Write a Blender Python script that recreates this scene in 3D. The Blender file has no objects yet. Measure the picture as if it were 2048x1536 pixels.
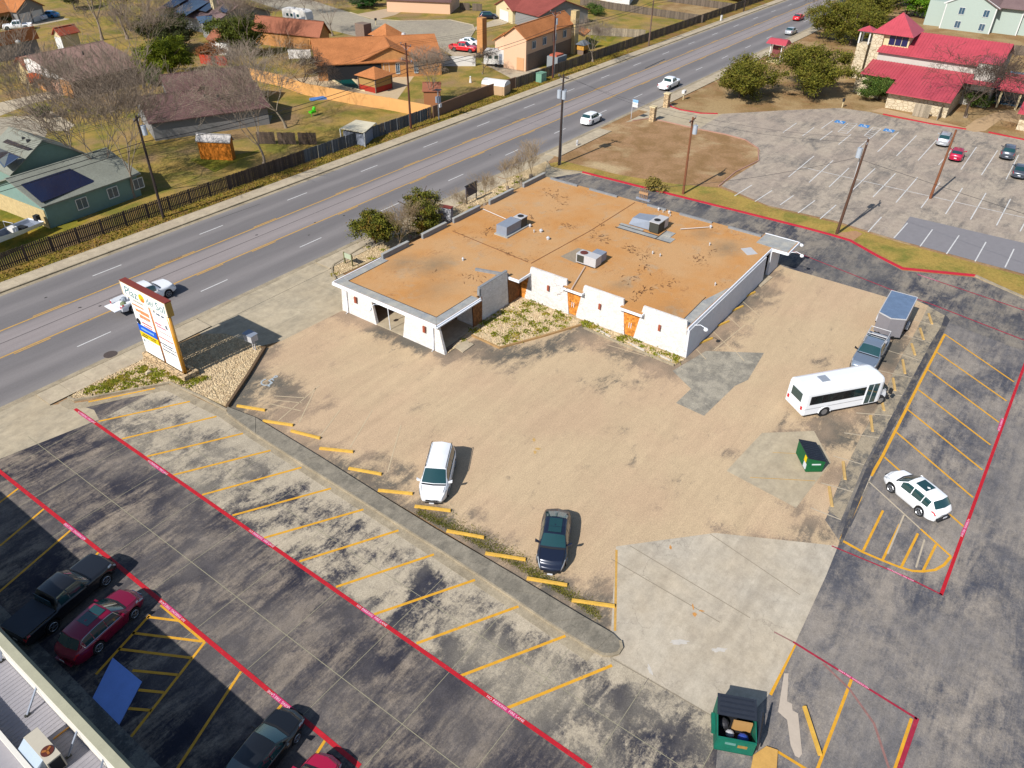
import bpy, math, random
import numpy as np
from math import radians as rad, pi, sin, cos, tan, sqrt, atan2, hypot, floor
S = bpy.context.scene
COL = S.collection
# ------------------------------------------------ camera, sky, sun, exposure
CAM_H = 35.7; FPX = 1515.0
def _cam():
    p, r, a = rad(35.86), rad(1.02), rad(35.63)
    F = np.array([0, cos(p), -sin(p)]); U = np.array([0, sin(p), cos(p)]); R = np.array([1., 0, 0])
    R, U = R*cos(r)+U*sin(r), -R*sin(r)+U*cos(r)
    M = np.array([[sin(a), cos(a), 0], [-cos(a), sin(a), 0], [0, 0, 1]])
    return M@R, M@U, M@F
CR, CU, CF = _cam()
cam_data = bpy.data.cameras.new('camera'); cam = bpy.data.objects.new('camera', cam_data); COL.objects.link(cam)
import mathutils
from mathutils import Vector, Matrix
cam.matrix_world = Matrix(((CR[0], CU[0], -CF[0], 0), (CR[1], CU[1], -CF[1], 0), (CR[2], CU[2], -CF[2], CAM_H), (0, 0, 0, 1)))
cam_data.sensor_width = 36.0; cam_data.lens = FPX/2048*36; cam_data.clip_start = .5; cam_data.clip_end = 4000
S.camera = cam
SUN_EL, SUN_AZ = 40.0, -4.5          # light travels towards +X, a little towards -Y
w = bpy.data.worlds.new('World'); S.world = w; w.use_nodes = True
nt = w.node_tree; bg = nt.nodes['Background']; sky = nt.nodes.new('ShaderNodeTexSky')
sky.sky_type = 'NISHITA'; sky.sun_disc = False; sky.sun_elevation = rad(SUN_EL)
sky.sun_rotation = rad(90-(180+SUN_AZ)); sky.altitude = 200; sky.air_density = 1.0; sky.dust_density = .6
nt.links.new(sky.outputs[0], bg.inputs[0]); bg.inputs[1].default_value = .085
sd = bpy.data.lights.new('sun', 'SUN'); sd.energy = 4.2; sd.angle = rad(.5); sd.color = (1, .965, .91)
so = bpy.data.objects.new('sun', sd); COL.objects.link(so); so.location = (-40, 10, 60)
ldir = Vector((cos(rad(SUN_AZ))*cos(rad(SUN_EL)), sin(rad(SUN_AZ))*cos(rad(SUN_EL)), -sin(rad(SUN_EL))))
so.rotation_euler = ldir.to_track_quat('-Z', 'Y').to_euler()
S.view_settings.view_transform = 'Standard'; S.view_settings.look = 'None'
S.view_settings.exposure = .64; S.view_settings.gamma = 1; S.view_settings.use_curve_mapping = False
# ------------------------------------------------ survey: a mark in the photograph -> a point on the site
def G(px, py, z=0.0):
    d = CF+CR*(px-1024)/FPX-CU*(py-768)/FPX
    t = (z-CAM_H)/d[2]
    return Vector((d[0]*t, d[1]*t, z))
def GL(pts, z=0.0): return [G(p[0], p[1], z) for p in pts]
rnd = random.Random(7)
# ------------------------------------------------ materials
def srgb(r, g, b, k=.72):
    f = lambda c: ((c/255+.055)/1.055)**2.4 if c > 10 else c/255/12.92
    return (f(r)*k, f(g)*k, f(b)*k)
MATS = {}
def nodes(name):
    m = bpy.data.materials.new(name); m.use_nodes = True
    n = m.node_tree.nodes; l = m.node_tree.links
    return m, n, l, n['Principled BSDF']
def noise(n, l, vec, scale, detail=4, rough=.6, dist=0):
    t = n.new('ShaderNodeTexNoise'); t.inputs['Scale'].default_value = scale; t.inputs['Detail'].default_value = detail
    t.inputs['Roughness'].default_value = rough; t.inputs['Distortion'].default_value = dist
    if vec: l.new(vec, t.inputs['Vector'])
    return t.outputs['Fac']
def ramp(n, l, fac, a, b, c0=(0, 0, 0), c1=(1, 1, 1)):
    r = n.new('ShaderNodeValToRGB'); r.color_ramp.elements[0].position = a; r.color_ramp.elements[1].position = b
    r.color_ramp.elements[0].color = (*c0, 1); r.color_ramp.elements[1].color = (*c1, 1); l.new(fac, r.inputs[0])
    return r.outputs[0]
def mix(n, l, fac, a, b, mode='MIX'):
    x = n.new('ShaderNodeMix'); x.data_type = 'RGBA'; x.blend_type = mode
    for s, v in ((x.inputs[0], fac), (x.inputs[6], a), (x.inputs[7], b)):
        if isinstance(v, (int, float)): s.default_value = v
        elif isinstance(v, tuple): s.default_value = (*v, 1)
        else: l.new(v, s)
    return x.outputs[2]
def mapping(n, l, world=True, scale=(1, 1, 1), rotz=0):
    if world: src = n.new('ShaderNodeNewGeometry').outputs['Position']
    else: src = n.new('ShaderNodeTexCoord').outputs['Object']
    m = n.new('ShaderNodeMapping'); m.inputs['Scale'].default_value = scale; m.inputs['Rotation'].default_value = (0, 0, rotz)
    l.new(src, m.inputs[0]); return m.outputs[0]
def bump(n, l, b, h, strength=.3, dist=.02):
    u = n.new('ShaderNodeBump'); u.inputs['Strength'].default_value = strength; u.inputs['Distance'].default_value = dist
    l.new(h, u.inputs['Height']); l.new(u.outputs[0], b.inputs['Normal'])
def mat(name, col, rough=.8, var=.18, scale=3.0, fine=40.0, metal=0.0, spec=.35, coat=0.0, bmp=0.0, col2=None, amt=.5, stretch=(1, 1, 1), alpha=None, world=False, island=0.0, trans=0.0):
    """a surface: base colour, large and fine variation, optional second colour in patches"""
    if name in MATS: return MATS[name]
    m, n, l, b = nodes(name)
    b.inputs['Roughness'].default_value = rough; b.inputs['Metallic'].default_value = metal
    b.inputs['Specular IOR Level'].default_value = spec; b.inputs['Coat Weight'].default_value = coat; b.inputs['Coat Roughness'].default_value = .04
    if var == 0 and col2 is None and not island:
        b.inputs['Base Color'].default_value = (*col, 1)
    else:
        v = mapping(n, l, world, stretch)
        c = col
        if col2:
            f = ramp(n, l, noise(n, l, v, scale, 6, .65), .5-amt*.3+.0, .5+amt*.3)
            c = mix(n, l, f, col, col2)
        f1 = noise(n, l, v, scale*2.3, 3); f2 = noise(n, l, v, fine, 3, .7)
        lo = 1-var; hi = 1+var
        g = mix(n, l, ramp(n, l, f1, .3, .7, (lo,)*3, (hi,)*3), 1.0 and c if not isinstance(c, tuple) else c, (0, 0, 0)) if False else None
        r1 = ramp(n, l, f1, .3, .7, (lo,)*3, (1, 1, 1)); r2 = ramp(n, l, f2, .25, .75, (lo,)*3, (1, 1, 1))
        c = mix(n, l, 1.0, c, r1, 'MULTIPLY'); c = mix(n, l, 1.0, c, r2, 'MULTIPLY')
        if island:
            gi = n.new('ShaderNodeNewGeometry').outputs['Random Per Island']
            c = mix(n, l, 1.0, c, ramp(n, l, gi, 0, 1, (1-island,)*3, (1, 1, 1)), 'MULTIPLY')
        l.new(c, b.inputs['Base Color'])
        if bmp: bump(n, l, b, f2, bmp)
    MATS[name] = m; return m
# ------------------------------------------------ mesh builder
class MB:
    def __init__(s): s.v = []; s.f = []; s.mi = []
    def add(s, vs, fs, mi=0):
        o = len(s.v); s.v += [tuple(v) for v in vs]; s.f += [tuple(i+o for i in f) for f in fs]; s.mi += [mi]*len(fs); return s
    def box(s, x0, x1, y0, y1, z0, z1, mi=0):
        return s.add([(x0, y0, z0), (x1, y0, z0), (x1, y1, z0), (x0, y1, z0), (x0, y0, z1), (x1, y0, z1), (x1, y1, z1), (x0, y1, z1)],
                     [(3, 2, 1, 0), (4, 5, 6, 7), (0, 1, 5, 4), (1, 2, 6, 5), (2, 3, 7, 6), (3, 0, 4, 7)], mi)
    def bc(s, cx, cy, cz, sx, sy, sz, rz=0, mi=0):
        c, q = cos(rz), sin(rz); vs = []
        for dz in (-.5, .5):
            for dx, dy in ((-.5, -.5), (.5, -.5), (.5, .5), (-.5, .5)):
                a, b = dx*sx, dy*sy; vs.append((cx+a*c-b*q, cy+a*q+b*c, cz+dz*sz))
        return s.add(vs, [(3, 2, 1, 0), (4, 5, 6, 7), (0, 1, 5, 4), (1, 2, 6, 5), (2, 3, 7, 6), (3, 0, 4, 7)], mi)
    def hexa(s, b, t, mi=0):
        n = len(b); return s.add(list(b)+list(t), [tuple(range(n-1, -1, -1)), tuple(range(n, 2*n))]+[(i, (i+1) % n, n+(i+1) % n, n+i) for i in range(n)], mi)
    def prism(s, pts, z0, z1, mi=0):
        a = sum(pts[i][0]*pts[(i+1) % len(pts)][1]-pts[(i+1) % len(pts)][0]*pts[i][1] for i in range(len(pts)))
        if a < 0: pts = pts[::-1]
        return s.hexa([(p[0], p[1], z0) for p in pts], [(p[0], p[1], z1) for p in pts], mi)
    def face(s, pts, mi=0): return s.add(pts, [tuple(range(len(pts)))], mi)
    def beam(s, a, b, wd, ht, mi=0):
        a = Vector(a); b = Vector(b); d = (b-a).normalized(); sd_ = d.cross(Vector((0, 0, 1)))
        sd_ = sd_.normalized() if sd_.length > 1e-4 else Vector((1, 0, 0)); u = sd_.cross(d)
        q = [(-.5, -.5), (.5, -.5), (.5, .5), (-.5, .5)]
        return s.hexa([a+sd_*x*wd+u*y*ht for x, y in q], [b+sd_*x*wd+u*y*ht for x, y in q], mi)
    def cyl(s, a, b, r0, r1=None, n=10, mi=0):
        r1 = r0 if r1 is None else r1; a = Vector(a); b = Vector(b); d = (b-a).normalized()
        t = Vector((0, 0, 1)) if abs(d.z) < .9 else Vector((1, 0, 0)); x = d.cross(t).normalized(); y = d.cross(x)
        cs = [(cos(2*pi*i/n), sin(2*pi*i/n)) for i in range(n)]
        return s.hexa([a+x*c*r0+y*q*r0 for c, q in cs][::-1], [b+x*c*r1+y*q*r1 for c, q in cs][::-1], mi)
    def tube(s, pts, r, n=6, mi=0):
        pts = [Vector(p) for p in pts]; rings = []
        for i, p in enumerate(pts):
            d = (pts[min(i+1, len(pts)-1)]-pts[max(i-1, 0)]).normalized(); t = Vector((0, 0, 1)) if abs(d.z) < .9 else Vector((1, 0, 0))
            x = d.cross(t).normalized(); y = d.cross(x); rr = r[i] if isinstance(r, (list, tuple)) else r
            rings.append([p+x*cos(2*pi*k/n)*rr+y*sin(2*pi*k/n)*rr for k in range(n)])
        vs = [v for g in rings for v in g]; fs = []
        for i in range(len(pts)-1):
            for k in range(n): fs.append((i*n+k, i*n+(k+1) % n, (i+1)*n+(k+1) % n, (i+1)*n+k))
        fs.append(tuple(range(n-1, -1, -1))); fs.append(tuple((len(pts)-1)*n+k for k in range(n)))
        return s.add(vs, fs, mi)
    def ball(s, c, r, nu=10, nv=6, sz=1.0, mi=0):
        vs = [(c[0], c[1], c[2]-r*sz)]; fs = []
        for j in range(1, nv):
            a = -pi/2+pi*j/nv
            for i in range(nu): vs.append((c[0]+r*cos(a)*cos(2*pi*i/nu), c[1]+r*cos(a)*sin(2*pi*i/nu), c[2]+r*sz*sin(a)))
        vs.append((c[0], c[1], c[2]+r*sz))
        for i in range(nu): fs.append((0, 1+(i+1) % nu, 1+i)); fs.append((len(vs)-1, 1+(nv-2)*nu+i, 1+(nv-2)*nu+(i+1) % nu))
        for j in range(nv-2):
            for i in range(nu): a = 1+j*nu; fs.append((a+i, a+(i+1) % nu, a+nu+(i+1) % nu, a+nu+i))
        return s.add(vs, fs, mi)
    def strip(s, path, wd, z0, z1, side=0, mi=0, closed=False):
        """kerb-like ribbon of rectangular section; side 0 centred, 1 left, -1 right of the path"""
        P = [Vector((p[0], p[1])) for p in path]; n = len(P); L = []; R_ = []
        for i in range(n):
            a = P[(i-1) % n] if closed or i > 0 else P[i]; b = P[(i+1) % n] if closed or i < n-1 else P[i]
            d1 = (P[i]-a).normalized() if (P[i]-a).length > 1e-6 else (b-P[i]).normalized()
            d2 = (b-P[i]).normalized() if (b-P[i]).length > 1e-6 else d1
            t = (d1+d2).normalized(); nr = Vector((-t.y, t.x)); k = 1/max(.5, nr.dot(Vector((-d1.y, d1.x))))
            lo, hi = ((-.5, .5), (0, 1), (-1, 0))[side]
            L.append(P[i]+nr*wd*hi*k); R_.append(P[i]+nr*wd*lo*k)
        m = n if closed else n-1
        for i in range(m):
            j = (i+1) % n
            q = [R_[i], R_[j], L[j], L[i]]
            s.hexa([(p.x, p.y, z0) for p in q], [(p.x, p.y, z1) for p in q], mi)
        return s
    def mesh(s, name, mats, smooth=False):
        me = bpy.data.meshes.new(name); me.from_pydata(s.v, [], s.f)
        for m in (mats if isinstance(mats, (list, tuple)) else [mats]): me.materials.append(m)
        if any(s.mi): me.polygons.foreach_set('material_index', s.mi)
        if smooth: me.polygons.foreach_set('use_smooth', [True]*len(s.f))
        me.update(); return me
    def build(s, name, mats, parent=None, smooth=False, **kw):
        return place(s.mesh(name, mats, smooth), name, parent, **kw)
def place(me, name, parent=None, loc=(0, 0, 0), rz=0, kind=None, label=None, cat=None, group=None):
    o = bpy.data.objects.new(name, me); COL.objects.link(o); o.location = loc; o.rotation_euler = (0, 0, rz)
    if parent is not None: o.parent = parent
    if kind: o['kind'] = kind
    if label: o['label'] = label
    if cat: o['category'] = cat
    if group: o['group'] = group
    return o
def thing(name, label, cat, loc=(0, 0, 0), rz=0, group=None):
    return place(None, name, None, loc, rz, None, label, cat, group)
def kids(o, T={}):
    return [c for c in bpy.data.objects if c.parent == o]
def dup(parts, root, label, loc, rz=0, parts_cache=None):
    """a copy of a thing with copies of its parts and sub-parts; parts = [(obj, [subs])]"""
    r = root.copy(); COL.objects.link(r); r.location = loc; r.rotation_euler = (0, 0, rz); r['label'] = label
    for o, subs in parts:
        c = o.copy(); COL.objects.link(c); c.parent = r
        for q in subs: d = q.copy(); COL.objects.link(d); d.parent = c
    return r
def sheet(name, pts, z, m, parent=None, kind='structure', px=True, thick=0):
    P = GL(pts) if px else [Vector((p[0], p[1], 0)) for p in pts]
    mb = MB()
    if thick: mb.prism([(p.x, p.y) for p in P], z-thick, z)
    else:
        a = sum(P[i].x*P[(i+1) % len(P)].y-P[(i+1) % len(P)].x*P[i].y for i in range(len(P)))
        if a < 0: P = P[::-1]
        mb.face([(p.x, p.y, z) for p in P])
    return mb.build(name, m, parent, kind=None if parent else kind)
def wear_sheet(name, pts, z, m, fn, cell=.8, parent=None):
    """ground sheet cut into a grid that carries a 'wear' attribute, so stains have soft, ragged edges"""
    import bmesh
    P = GL(pts); a = sum(P[i].x*P[(i+1) % len(P)].y-P[(i+1) % len(P)].x*P[i].y for i in range(len(P)))
    if a < 0: P = P[::-1]
    bm = bmesh.new(); bm.faces.new([bm.verts.new((p.x, p.y, z)) for p in P]); bmesh.ops.triangulate(bm, faces=bm.faces[:])
    for ax in (0, 1):
        lo = min(p[ax] for p in P); hi = max(p[ax] for p in P); q = lo+cell
        while q < hi:
            co = (q, 0, 0) if ax == 0 else (0, q, 0); no = (1, 0, 0) if ax == 0 else (0, 1, 0)
            bmesh.ops.bisect_plane(bm, geom=bm.verts[:]+bm.edges[:]+bm.faces[:], plane_co=co, plane_no=no); q += cell
    me = bpy.data.meshes.new(name); bm.to_mesh(me); bm.free(); me.materials.append(m)
    at = me.attributes.new('wear', 'FLOAT', 'POINT'); at.data.foreach_set('value', [fn(v.co.x, v.co.y) for v in me.vertices])
    return place(me, name, parent, kind=None if parent else 'structure')
def dist_fn(items):
    """items: (polyline in photo marks, reach in metres, strength)"""
    L = [([(q.x, q.y) for q in GL(p)], w_, s_) for p, w_, s_ in items]
    def fn(x, y):
        v = 0
        for p, w_, s_ in L:
            d = 1e9
            for (ax, ay), (bx, by) in (zip(p, p[1:]) if len(p) > 1 else [(p[0], p[0])]):
                dx, dy = bx-ax, by-ay; t = max(0, min(1, ((x-ax)*dx+(y-ay)*dy)/(dx*dx+dy*dy+1e-9))); d = min(d, hypot(x-ax-dx*t, y-ay-dy*t))
            v = max(v, s_*max(0, 1-d/w_))
        return v
    return fn
def line_obj(name, a, b, wd, z, m, parent):
    """a painted stripe as a thin sheet, its own object under the pavement it is painted on"""
    a = Vector(a[:2]); b = Vector(b[:2]); d = b-a; L = d.length
    mb = MB().face([(0, -wd/2, 0), (L, -wd/2, 0), (L, wd/2, 0), (0, wd/2, 0)])
    return mb.build(name, m, parent, loc=(a.x, a.y, z), rz=atan2(d.y, d.x))
def text(name, s, size, m, parent, matrix, ext=.004, align='CENTER', shear=0, space=1.0):
    c = bpy.data.curves.new(name, 'FONT'); c.body = s; c.size = size; c.extrude = ext; c.align_x = align; c.align_y = 'CENTER'
    c.shear = shear; c.space_character = space; c.resolution_u = 2; c.materials.append(m)
    tmp = bpy.data.objects.new(name, c); COL.objects.link(tmp); bpy.context.view_layer.update()
    me = bpy.data.meshes.new_from_object(tmp.evaluated_get(bpy.context.evaluated_depsgraph_get())); bpy.data.objects.remove(tmp)
    me.materials.clear(); me.materials.append(m)
    o = bpy.data.objects.new(name, me); COL.objects.link(o); o.parent = parent; o.matrix_local = matrix; return o
# ------------------------------------------------ pavement materials
def stained(name, light, dark, amount=.5, mid=None, scale=.28, rot=.5, stretch=2.2, crack=0.0, speck=.3, sharp=.09, wear=0.0, smear=.35, blot=.22, streak=0):
    """concrete or old asphalt: light surface, dark ragged patches smeared in one direction, cracks, specks; 'wear' reads the sheet's attribute"""
    m, n, l, b = nodes(name); b.inputs['Roughness'].default_value = .92; b.inputs['Specular IOR Level'].default_value = .12
    def madd(x, k, y):
        q = n.new('ShaderNodeMath'); q.operation = 'MULTIPLY_ADD'; l.new(x, q.inputs[0]); q.inputs[1].default_value = k
        if isinstance(y, (int, float)): q.inputs[2].default_value = y
        else: l.new(y, q.inputs[2])
        return q.outputs[0]
    v = mapping(n, l, True, (1, stretch, 1), rot); vs_ = mapping(n, l, True, (.35, stretch*1.3, 1), rot); v0 = mapping(n, l, True)
    big = noise(n, l, v, scale, 5, .6, .7); sml = noise(n, l, v0, scale*7, 8, .74, .9); sm = noise(n, l, vs_, scale*5, 7, .75, .4); fin = noise(n, l, v0, 7, 6, .82, .5)
    t = madd(sml, .5, big); t = madd(sm, smear, t); t = madd(fin, .42, t); cut = .5+.25+smear*.5+.21+(.5-amount)*.4
    if wear:
        at = n.new('ShaderNodeAttribute'); at.attribute_name = 'wear'; t = madd(at.outputs['Fac'], wear, t)
    f = ramp(n, l, madd(t, .5/sharp, .5-cut*.5/sharp), 0, 1); f.node.color_ramp.interpolation = 'EASE'
    c = mix(n, l, f, light, dark)
    if mid:
        f2 = ramp(n, l, noise(n, l, v0, .12, 4, .6), .42, .6); c = mix(n, l, f2, c, mix(n, l, .55, c, mid))
    c = mix(n, l, 1.0, c, ramp(n, l, noise(n, l, v0, 1.3, 6, .75), .3, .7, (1-blot,)*3, (1+blot*.5,)*3), 'MULTIPLY')
    c = mix(n, l, 1.0, c, ramp(n, l, noise(n, l, v0, 11, 5, .85), .32, .68, (1-speck,)*3, (1+speck*.35,)*3), 'MULTIPLY')
    c = mix(n, l, 1.0, c, ramp(n, l, noise(n, l, v0, 34, 2, .8), .3, .7, (1-speck*.7,)*3, (1+speck*.3,)*3), 'MULTIPLY')
    if streak:
        for rr, sc_ in ((1.25, .7), (1.75, .45), (.5, .5)): c = mix(n, l, 1.0, c, ramp(n, l, noise(n, l, mapping(n, l, True, (.12, 1.1, 1), rr), sc_, 5, .65, 1.2), .36, .64, (1-streak,)*3, (1+streak*.7,)*3), 'MULTIPLY')
    if crack:
        vo = n.new('ShaderNodeTexVoronoi'); vo.feature = 'DISTANCE_TO_EDGE'; vo.inputs['Scale'].default_value = .35
        wv = n.new('ShaderNodeVectorMath'); wv.operation = 'ADD'
        nn = n.new('ShaderNodeTexNoise'); nn.inputs['Scale'].default_value = 1.6; nn.inputs['Detail'].default_value = 7; nn.inputs['Roughness'].default_value = .7; l.new(v0, nn.inputs['Vector'])
        l.new(v0, wv.inputs[0]); l.new(nn.outputs['Color'], wv.inputs[1]); l.new(wv.outputs[0], vo.inputs['Vector'])
        cf = ramp(n, l, vo.outputs['Distance'], .001, .008, (1, 1, 1), (0, 0, 0))
        gate = ramp(n, l, noise(n, l, v0, .22, 3), .5, .6)
        q = n.new('ShaderNodeMath'); q.operation = 'MULTIPLY'; l.new(cf, q.inputs[0]); l.new(gate, q.inputs[1])
        q2 = n.new('ShaderNodeMath'); q2.operation = 'MULTIPLY'; l.new(q.outputs[0], q2.inputs[0]); q2.inputs[1].default_value = crack
        c = mix(n, l, q2.outputs[0], c, (.07, .06, .055))
    l.new(c, b.inputs['Base Color']); bump(n, l, b, noise(n, l, v0, 30, 3, .8), .25, .01)
    return m
BEIGE = srgb(196, 180, 150); CHAR = srgb(74, 74, 84)
m_stall = stained('stall_concrete', srgb(216, 200, 174), srgb(70, 70, 80), .42, srgb(196, 184, 162), .3, 2.2, 1.5, .3, speck=.38, sharp=.13, wear=.5)
m_aisle = stained('aisle_pavement', srgb(176, 160, 142), srgb(60, 60, 72), .66, srgb(136, 128, 122), .24, .55, 2.4, .2, sharp=.19, smear=.5, speck=.36)
m_right = stained('right_asphalt', srgb(182, 170, 156), srgb(92, 94, 104), .48, srgb(148, 142, 138), .15, 2.35, 2.4, .15, sharp=.2, smear=.5, speck=.36)
m_back = stained('back_asphalt', srgb(170, 158, 142), srgb(80, 82, 92), .52, srgb(130, 126, 122), .22, 2.2, 2.6, .1, sharp=.17, smear=.5)
m_tan = stained('tan_lot_surface', srgb(226, 198, 160), srgb(122, 115, 104), -.1, srgb(222, 188, 154), .35, -.35, 2.0, .2, speck=.36, sharp=.15, wear=.56, blot=.07, streak=.04)
m_tanedge = stained('worn_tan_edge', srgb(205, 172, 130), srgb(108, 104, 100), .48, None, .5, .4, 1.5, .5, sharp=.08)
m_apron = stained('apron_concrete', srgb(214, 202, 182), srgb(192, 180, 162), .42, srgb(210, 192, 164), .2, 1.0, 3.0, .5, speck=.14, sharp=.26, streak=.05)
m_walk = stained('sidewalk_concrete', srgb(208, 192, 164), srgb(190, 174, 150), .45, None, .5, 0, 1, 0, speck=.1, sharp=.25)
m_drive = stained('driveway_concrete', srgb(206, 190, 162), srgb(176, 164, 142), .4, srgb(196, 178, 148), .25, .7, 2.5, .1, speck=.1, sharp=.22)
m_island = stained('island_concrete', srgb(170, 160, 142), srgb(128, 122, 110), .42, None, .9, .4, 1.4, 0, sharp=.3, speck=.25)
m_gut = stained('gutter_concrete', srgb(200, 184, 156), srgb(168, 154, 130), .45, None, .4, 0, 1, 0, sharp=.25)
m_patch = stained('old_grey_patch', srgb(196, 186, 166), srgb(150, 144, 132), .45, None, .6, 0, 1, .6, sharp=.2)
m_church = stained('church_lot_asphalt', srgb(204, 188, 168), srgb(132, 126, 120), .34, srgb(192, 174, 158), .18, 1.2, 2.5, .45, speck=.3, sharp=.2, smear=.5)
m_newpatch = mat('new_asphalt', srgb(146, 142, 144), .9, .1, .6, 12, world=True)
m_slab = stained('strip_concrete', srgb(190, 174, 148), srgb(120, 116, 110), .36, None, .7, .5, 1.6, .3, sharp=.16)
def paint_mat(name, c, th=.57):
    """road paint with chips and scuffs that let the pavement show"""
    m, n, l, b = nodes(name); b.inputs['Roughness'].default_value = .7; v = mapping(n, l, True)
    x = mix(n, l, 1.0, c, ramp(n, l, noise(n, l, v, 2.5, 5, .75), .3, .7, (.7,)*3, (1.04,)*3), 'MULTIPLY')
    x = mix(n, l, ramp(n, l, noise(n, l, v, 5, 8, .85), th, th+.05), x, srgb(120, 112, 102)); l.new(x, b.inputs['Base Color']); return m
m_yel = paint_mat('yellow_paint', srgb(244, 178, 36))
m_yeld = mat('worn_yellow_paint', srgb(232, 180, 90), .75, .25, 2, 18, world=True)
m_red = paint_mat('red_paint', srgb(206, 10, 34, .72), .6)
m_redd = paint_mat('darker_red_paint', srgb(178, 34, 62), .58)
m_redfade = mat('faded_red_paint', srgb(176, 130, 122), .8, .3, 1.5, 10, world=True)
m_kred = mat('kerb_red_paint', srgb(206, 44, 62), .6, .15, 1.0, 10, world=True)
m_white = paint_mat('white_paint', srgb(236, 234, 230))
m_whited = mat('worn_white_paint', srgb(212, 196, 170), .8, .2, 1.2, 16, world=True)
m_ltr = mat('lettering_white', srgb(250, 215, 225), .7, 0)
m_wire = mat('black_joint', (.03, .028, .026), .9, 0)
m_joint = mat('joint_sealant', srgb(176, 168, 140), .9, .2, 1, 10)
# grass: dry, mown, with bare soil
def grass(name, c1, c2, c3, a=.5, b=.5, sc=.25):
    m, n, l, bs = nodes(name); bs.inputs['Roughness'].default_value = .95; bs.inputs['Specular IOR Level'].default_value = .1
    v = mapping(n, l, True)
    f1 = ramp(n, l, noise(n, l, v, sc, 6, .62, .5), a-.1, a+.1); f2 = ramp(n, l, noise(n, l, v, sc*.45, 5, .6, .3), b-.08, b+.08)
    c = mix(n, l, f1, c1, c2); c = mix(n, l, f2, c, c3)
    c = mix(n, l, 1.0, c, ramp(n, l, noise(n, l, v, 3.2, 6, .8), .3, .7, (.62, .62, .62), (1.1, 1.1, 1.1)), 'MULTIPLY')
    c = mix(n, l, 1.0, c, ramp(n, l, noise(n, l, v, 16, 4, .8), .3, .7, (.7, .7, .7), (1.1, 1.1, 1.1)), 'MULTIPLY')
    l.new(c, bs.inputs['Base Color']); bump(n, l, bs, noise(n, l, v, 22, 4, .8), .6, .04); return m
m_yard = grass('yard_grass', srgb(190, 158, 86), srgb(142, 136, 62), srgb(178, 146, 104), .5, .56, .22)
m_verge = grass('verge_grass', srgb(178, 146, 72), srgb(128, 118, 46), srgb(160, 124, 76), .5, .52, .5)
m_field = grass('field_grass', srgb(192, 152, 112), srgb(168, 132, 90), srgb(216, 188, 144), .5, .62, .3)
m_green = grass('green_grass', srgb(150, 146, 50), srgb(190, 158, 66), srgb(120, 124, 44), .52, .5, .4)
m_strip = grass('strip_grass', srgb(196, 166, 88), srgb(140, 140, 66), srgb(184, 150, 84), .55, .6, .3)
m_soil = grass('soil', srgb(176, 138, 96), srgb(160, 130, 84), srgb(196, 166, 120), .5, .5, .3)
m_grav = grass('gravel_bed', srgb(228, 202, 158), srgb(206, 180, 138), srgb(190, 170, 110), .5, .64, .6)
ground = sheet('ground', [(-1500, -1500), (2500, -1500), (2500, 2500), (-1500, 2500)], -.02, m_field, px=False)
# ---- the road runs along +X
RX0, RX1 = -60, 620
def road_mat():
    m, n, l, b = nodes('road_asphalt'); b.inputs['Roughness'].default_value = .85; b.inputs['Specular IOR Level'].default_value = .25
    v = mapping(n, l, True); sep = n.new('ShaderNodeSeparateXYZ'); l.new(v, sep.inputs[0])
    wob = n.new('ShaderNodeMath'); wob.operation = 'MULTIPLY_ADD'; l.new(noise(n, l, mapping(n, l, True, (.05, .3, 1)), 1, 4), wob.inputs[0]); wob.inputs[1].default_value = 1.0; l.new(sep.outputs['Y'], wob.inputs[2])
    mr = n.new('ShaderNodeMapRange'); mr.inputs[1].default_value = 58.4; mr.inputs[2].default_value = 75.7; l.new(wob.outputs[0], mr.inputs[0])
    r = n.new('ShaderNodeValToRGB'); r.color_ramp.interpolation = 'B_SPLINE'
    W = srgb(152, 146, 142); D = srgb(128, 123, 122); P = srgb(160, 150, 147); Lt = srgb(144, 138, 136)
    st = [(0, W), (.05, D), (.12, D), (.16, Lt), (.185, Lt), (.22, Lt), (.26, D), (.36, D), (.385, D), (.42, P), (.5, P), (.6, P), (.63, D), (.67, D), (.78, D), (.80, Lt), (.835, Lt), (.87, D), (.95, D), (1, W)]
    st = [(t, c) for t, c in st]
    e = r.color_ramp.elements; e[0].position = 0; e[0].color = (*st[0][1], 1); e[1].position = 1; e[1].color = (*st[-1][1], 1)
    for t, c in st[1:-1]:
        q = e.new(t); q.color = (*c, 1)
    l.new(mr.outputs[0], r.inputs[0]); c = r.outputs[0]
    c = mix(n, l, 1.0, c, ramp(n, l, noise(n, l, mapping(n, l, True, (.12, 1, 1)), .8, 5, .7), .3, .7, (.88,)*3, (1.06,)*3), 'MULTIPLY')
    c = mix(n, l, 1.0, c, ramp(n, l, noise(n, l, v, 7, 5, .8), .3, .7, (.86,)*3, (1.06,)*3), 'MULTIPLY')
    sp = ramp(n, l, noise(n, l, v, 2.4, 5, .8), .7, .74); c = mix(n, l, mix(n, l, 1.0, sp, (.35,)*3, 'MULTIPLY'), c, (.05, .045, .05))
    l.new(c, b.inputs['Base Color']); bump(n, l, b, noise(n, l, v, 40, 3, .8), .2, .01); return m
m_road = road_mat()
road = sheet('road', [(RX0, 57.9), (RX1, 57.9), (RX1, 75.25), (RX0, 75.25)], .004, m_road, px=False)
line_obj('seam', (RX0, 66.9), (RX1, 66.9), .07, .008, m_wire, road)
for y, mm in ((64.7, m_yeld), (69.0, m_yeld)): line_obj('centre_line', (RX0, y), (RX1, y), .17, .009, mm, road)
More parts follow.
